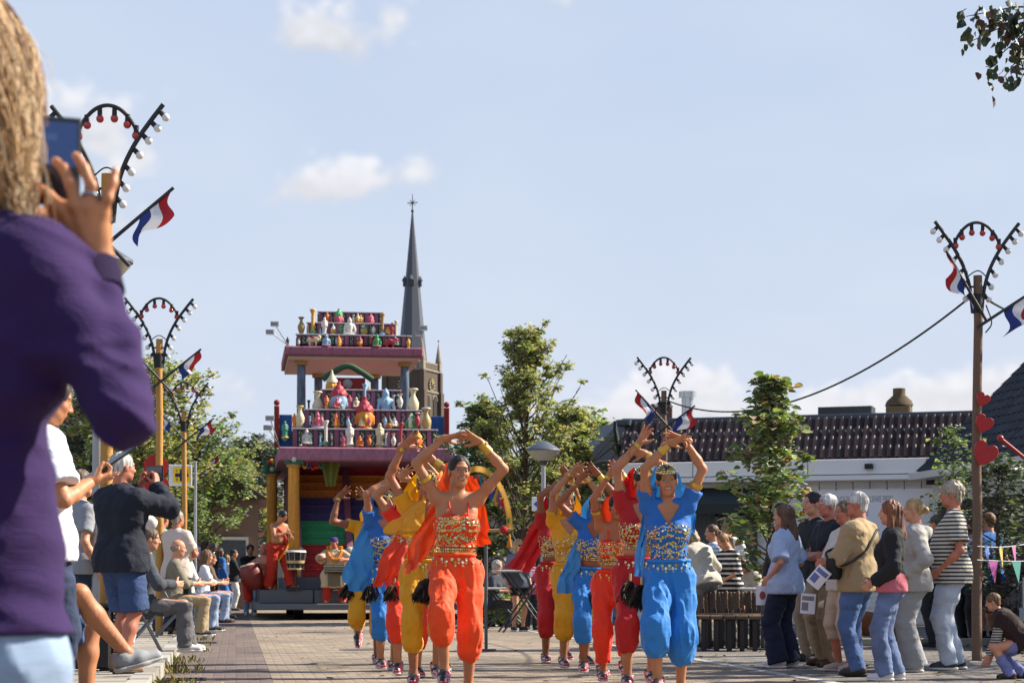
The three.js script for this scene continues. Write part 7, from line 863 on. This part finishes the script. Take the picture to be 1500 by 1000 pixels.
// ------------------------------------------------------------------ woman with phone close to the camera
{
  const Z0 = 3.5, g = thing('person', 'woman in purple sweater with blonde hair raising a phone, seen from behind', 'person', [0, 0, 0]), q = (px, py, Z = Z0) => { const v = at(px, py, Z); return [v.x, v.y, v.z]; }, S = lin('#c08258');
  const sh = q(48, 392, 3.5), el = q(180, 606, 3.42), wr = q(140, 388, 3.55), nk = q(-45, 330, 3.55), hp = q(15, 900, 3.55), hpL = q(-190, 900, 3.6), shL = q(-215, 400, 3.72), hd = q(-66, 68, 3.6);
  const elL = q(-150, 560, 3.95), wrL = q(20, 330, 4.05);
  const skinC = (x, y, z) => { const n = .92 + .12 * vn(x * 26, y * 26, z * 26) + .05 * vn(x * 110, y * 110, z * 110); return [S[0] * n, S[1] * n * .98, S[2] * n]; };
  // body under the clothes, legs to the pavement
  const hb = add(hp, [-.04, 0, 0]), hbL = add(hpL, [.04, 0, 0]), B = [cap(hb, add(hb, [0, -.62, .02]), .065, .05, .03), cap(hbL, add(hbL, [0, -.62, -.05]), .065, .05, .03), cap(hb, hbL, .07, .07, .03), cap(mix(hp, hpL, .5), mix(sh, shL, .5), .08, .09, .04), cap(sh, shL, .06, .06, .06), cap(nk, hd, .05, .05, .03), cap(sh, el, .045, .036, .03), cap(el, wr, .036, .025, .02), cap(shL, elL, .045, .036, .03), cap(elL, wrL, .036, .025, .02)];
  const hg = headGeo(true, .008, '#c08258', '#6b4a30').clone(); const hm = new THREE.Matrix4().makeRotationY(2.5); hm.setPosition(...hd); hg.applyMatrix4(hm);
  // right hand: back of the hand to the camera, fingers up around the phone edge
  const f3 = (pts, rr) => { const R = []; for (let i = 0; i < pts.length - 1; i++) R.push(cap(pts[i], pts[i + 1], rr[i], rr[i + 1], .006)); return R; };
  const zf = 3.52, kn = [q(92, 306, zf + .01), q(112, 300, zf - .005), q(131, 302, zf - .003), q(149, 312, zf + .01)];
  const H = [...kn.map((k, i) => cap(add(wr, [(i - 1.5) * .011, .0, 0]), k, .0165, .0125, .016)), cap(wr, add(wr, [.002, -.05, .0]), .027, .026, .02),
    ...f3([kn[0], q(70, 285, zf + .012), q(52, 272, zf + .04), q(42, 268, zf + .06)], [.0115, .0098, .0088, .0078]),
    ...f3([kn[1], q(102, 268, zf - .012), q(93, 247, zf + .0), q(81, 236, zf + .02)], [.0115, .0102, .0094, .0084]),
    ...f3([kn[2], q(133, 272, zf - .012), q(122, 246, zf - .004), q(111, 228, zf + .014)], [.0115, .01, .0094, .0082]),
    ...f3([kn[3], q(157, 290, zf - .006), q(165, 268, zf + .0), q(168, 250, zf + .008)], [.011, .0092, .0082, .0074]),
    ...f3([q(118, 355, zf + .03), q(92, 330, zf + .05), q(74, 300, zf + .065), q(66, 282, zf + .07)], [.018, .014, .012, .009]),
    ...kn.map(k => ell(k, [.0135, .0135, .0145], .01)), ...[0, 1, 2, 3].map(i => cap(mix(wr, kn[i], .35).map((c, j) => c + (j === 2 ? .012 : 0)), add(kn[i], [0, 0, .006]), .0045, .0045, .01))];
  mesh('body', mergeGeometries([nets({ prims: B }, .016, skinC), hg, nets({ prims: H }, .0036, skinC), nets({ prims: handPrims(wrL, [.3, 1, -.1], [.6, 0, -.8], 1, 'grip') }, .006, skinC)]), VC(.5), g);
  for (const [i, a, b] of [[0, q(81, 236, zf + .02), q(93, 247, zf)], [1, q(111, 228, zf + .014), q(122, 246, zf - .004)], [2, q(168, 250, zf + .008), q(165, 268, zf)]]) { const d = nrm(sub(a, b)), n = ell([0, 0, 0], [.006, .008, .003]); const nm = nets({ prims: [n] }, .0016); const m = new THREE.Matrix4().lookAt(V(0, 0, 0), V(0, 0, -1), V(...d)); nm.applyMatrix4(m); nm.translate(...add(a, [0, -.002, .0068])); mesh('fingernail', nm, M('#c99a86', .3), g); }
  { const c = mix(kn[2], q(133, 272, zf - .012), .55), a = new THREE.TorusGeometry(.0125, .0034, 8, 24); a.rotateX(Math.PI / 2 - .1); a.rotateZ(-.08); a.translate(...c); mesh('ring', a, M('#8f97a5', .3, { metalness: .8 }), g); }
  // purple sweater
  const up = (p, dx, dy) => add(p, [dx, dy, 0]);
  const W = [cap(mix(el, wr, .45), mix(el, wr, .97), .045, .034, .03, { flat: 1 }), cap(el, mix(el, wr, .45), .052, .046, .03), cap(mix(sh, el, .5), el, .062, .052, .012), cap(sh, mix(sh, el, .5), .068, .062, .03), cap(shL, elL, .08, .066, .05), cap(elL, mix(elL, wrL, .95), .06, .04, .03),
    cap(sh, shL, .085, .085, .06), cap(nk, mix(sh, shL, .5), .07, .1, .06), cap(mix(sh, hp, .3).map((c, i) => i ? c : c - .06), mix(shL, hpL, .3), .125, .125, .08), cap(mix(sh, hp, .62).map((c, i) => i ? c : c - .055), mix(shL, hpL, .62), .115, .115, .08), cap(add(hp, [-.035, .1, 0]), add(hpL, [.04, .1, 0]), .125, .125, .08), cap(add(hp, [-.02, -.06, 0]), add(hpL, [.04, -.06, 0]), .132, .132, .06)];
  const hem = q(0, 930)[1], SW = { prims: W, dmax: .03, disp: (x, y, z) => { const de = Math.hypot(x - el[0], y - el[1], z - el[2]), k = Math.exp(-de * de / .012), ks = Math.exp(-((x - sh[0]) ** 2 + (y - sh[1] + .12) ** 2) / .02); return -.009 * rdg(vn(x * 7 + y * 12, y * 16 - x * 6, z * 7)) * (.4 + ks * .8) - .004 * rdg(vn(x * 5 + y * 15, y * 19 + x * 9, z * 6)) - k * .012 * rdg(vn(x * 10 + y * 4, y * 26 + x * 14, z * 10)) ; }, clip: (x, y, z) => hem - y };
  const knit = tex(256, 256, (u, v) => .5 + .25 * Math.sin(u * 256 * .8) * Math.sin(v * 256 * .8) + .25 * vn(u * 60, v * 60, 1), false, [6, 6]);
  mesh('sweater', nets(SW, .007), M('#2a1048', .95, { sheen: .15, sheenColor: new THREE.Color('#3a2263'), bumpMap: knit, bumpScale: .002 }), g);
  const cu = mix(el, wr, .9), cd = nrm(sub(wr, el)); { const c = new THREE.CylinderGeometry(.04, .043, .06, 24, 1, true); c.applyQuaternion(new THREE.Quaternion().setFromUnitVectors(V(0, 1, 0), V(...cd))); c.translate(...cu); mesh('cuff', c, M('#28124a', .95, { bumpMap: knit, bumpScale: .002 }), g); }
  // jeans
  const JN = [cap(add(hp, [-.02, -.08, 0]), add(hpL, [.04, -.08, 0]), .122, .122, .05), cap(add(hp, [-.005, -.1, 0]), add(hp, [-.02, -.68, .02]), .105, .075, .03), cap(add(hpL, [.02, -.1, 0]), add(hpL, [.02, -.68, -.05]), .1, .075, .03)];
  mesh('jeans', nets({ prims: JN, dmax: .02, disp: (x, y, z) => -.006 * rdg(vn(x * 12, y * 15, z * 12)) }, .011), M('#ffffff', .92, { map: denim('#8fa3bd', .15).map }), g);
  for (const p of [hp, hpL]) { const m = new THREE.Matrix4().makeRotationY(2.6); m.setPosition(p[0], .11, p[2]); const [u, so] = shoeGeo('plain'); const a = mesh('shoe', u, M('#b9b6b0', .7), g); a.applyMatrix4(m); mesh('sole', so, M('#d4d1cc', .7), a); }
  // hair: a core mass and many loose strands
  const r = rng(91), st = [], hc0 = [hd[0], hd[1] + .02, hd[2]];
  const core = nets({ prims: [ell(hc0, [.092, .11, .104], .03), cap(add(hc0, [.04, -.02, .02]), q(-8, 275, 3.52), .075, .045, .04), cap(add(hc0, [-.03, -.02, .05]), q(-70, 300, 3.5), .08, .05, .04)], dmax: .02, disp: (x, y, z) => .004 * vn(x * 60, y * 6, z * 60) + .003 * vn(x * 140, y * 9, z * 140) }, .008, (x, y, z) => { const n = .55 + .5 * vn(x * 90, y * 5, z * 90); return mul(lin('#8f6a42'), n + .35); });
  const hair = mesh('hair', core, VC(.6), g), cols = ['#9a7246', '#b58f5e', '#7d5834', '#cbaa7c', '#dcc49c'];
  const groups = cols.map(() => []);
  for (let i = 0; i < 1100; i++) {
    const a = r() < .6 ? .6 + r() * 2.2 : r() * 6.283, e = r() * 1.5, p0 = add(hc0, [Math.sin(a) * Math.cos(e) * .1, Math.sin(e) * .115 + .005, Math.cos(a) * Math.cos(e) * .11]), side = Math.sin(a), out = .02 + r() * .035;
    const p1 = add(p0, [side * out + .012 * (r() - .3), -.07 - r() * .05, Math.cos(a) * out]), tip = q(-60 + Math.max(-.6, side) * 58 + r() * 58, 250 + r() * 110, 3.48 + (Math.cos(a) < 0 ? .12 : 0) + r() * .05), p2 = add(mix(p1, tip, .5), [.045 * (r() - .4), 0, .03 * (r() - .5)]);
    groups[Math.floor(r() * 5)].push(tube([p0, p1, p2, add(tip, [.012 * (r() - .5), 0, 0])], .0007 + r() * .001, 4, 14));
  }
  for (let i = 0; i < 60; i++) { const a = q(0 + r() * 40, 40 + r() * 260, 3.46), b = add(a, [.015 + r() * .035, -.02 - r() * .05, 0]), c = add(b, [-.005 + r() * .02, -.04 - r() * .05, 0]); groups[i % 5].push(tube([a, b, c], .0007, 3, 10)); }
  groups.forEach((gr, i) => { mesh('hair_strands', merge(gr), M(cols[i], .45, { sheen: .3 }), hair).userData.kind = 'stuff'; });
  mesh('spectacle_arm', rod(q(36, 122, 3.52), q(12, 160, 3.5), .0022), M('#1a1614', .4), g);
  // phone
  const ph = thing('phone', 'dark phone held up in front of the woman in purple', 'phone', q(80, 236, 3.62), 0); ph.rotation.set(.05, .28, -.03); mesh('phone_case', bev(.092, .162, .009, .004, 0, 0, 0), M('#23262c', .35), ph); mesh('screen', (() => { const p = new THREE.PlaneGeometry(.084, .152); p.translate(0, 0, .0052); return p; })(), M('#0d1017', .05), ph);
  const cv = document.createElement('canvas'); cv.width = 64; cv.height = 128; const x = cv.getContext('2d'); x.fillStyle = '#27457d'; x.fillRect(0, 0, 64, 74); x.fillStyle = '#3a5a90'; x.fillRect(8, 20, 26, 12); x.fillStyle = '#11131a'; x.fillRect(0, 74, 64, 54); x.fillStyle = '#3a2a1c'; x.fillRect(10, 78, 18, 12); const ct = new THREE.CanvasTexture(cv); ct.colorSpace = THREE.SRGBColorSpace; const sc = new THREE.PlaneGeometry(.078, .138); sc.translate(0, .002, .0056); mesh('picture_on_screen', sc, M('#000000', .15, { emissive: new THREE.Color('#ffffff'), emissiveMap: ct, emissiveIntensity: .35 }), ph);
}
renderer.render(scene, camera);
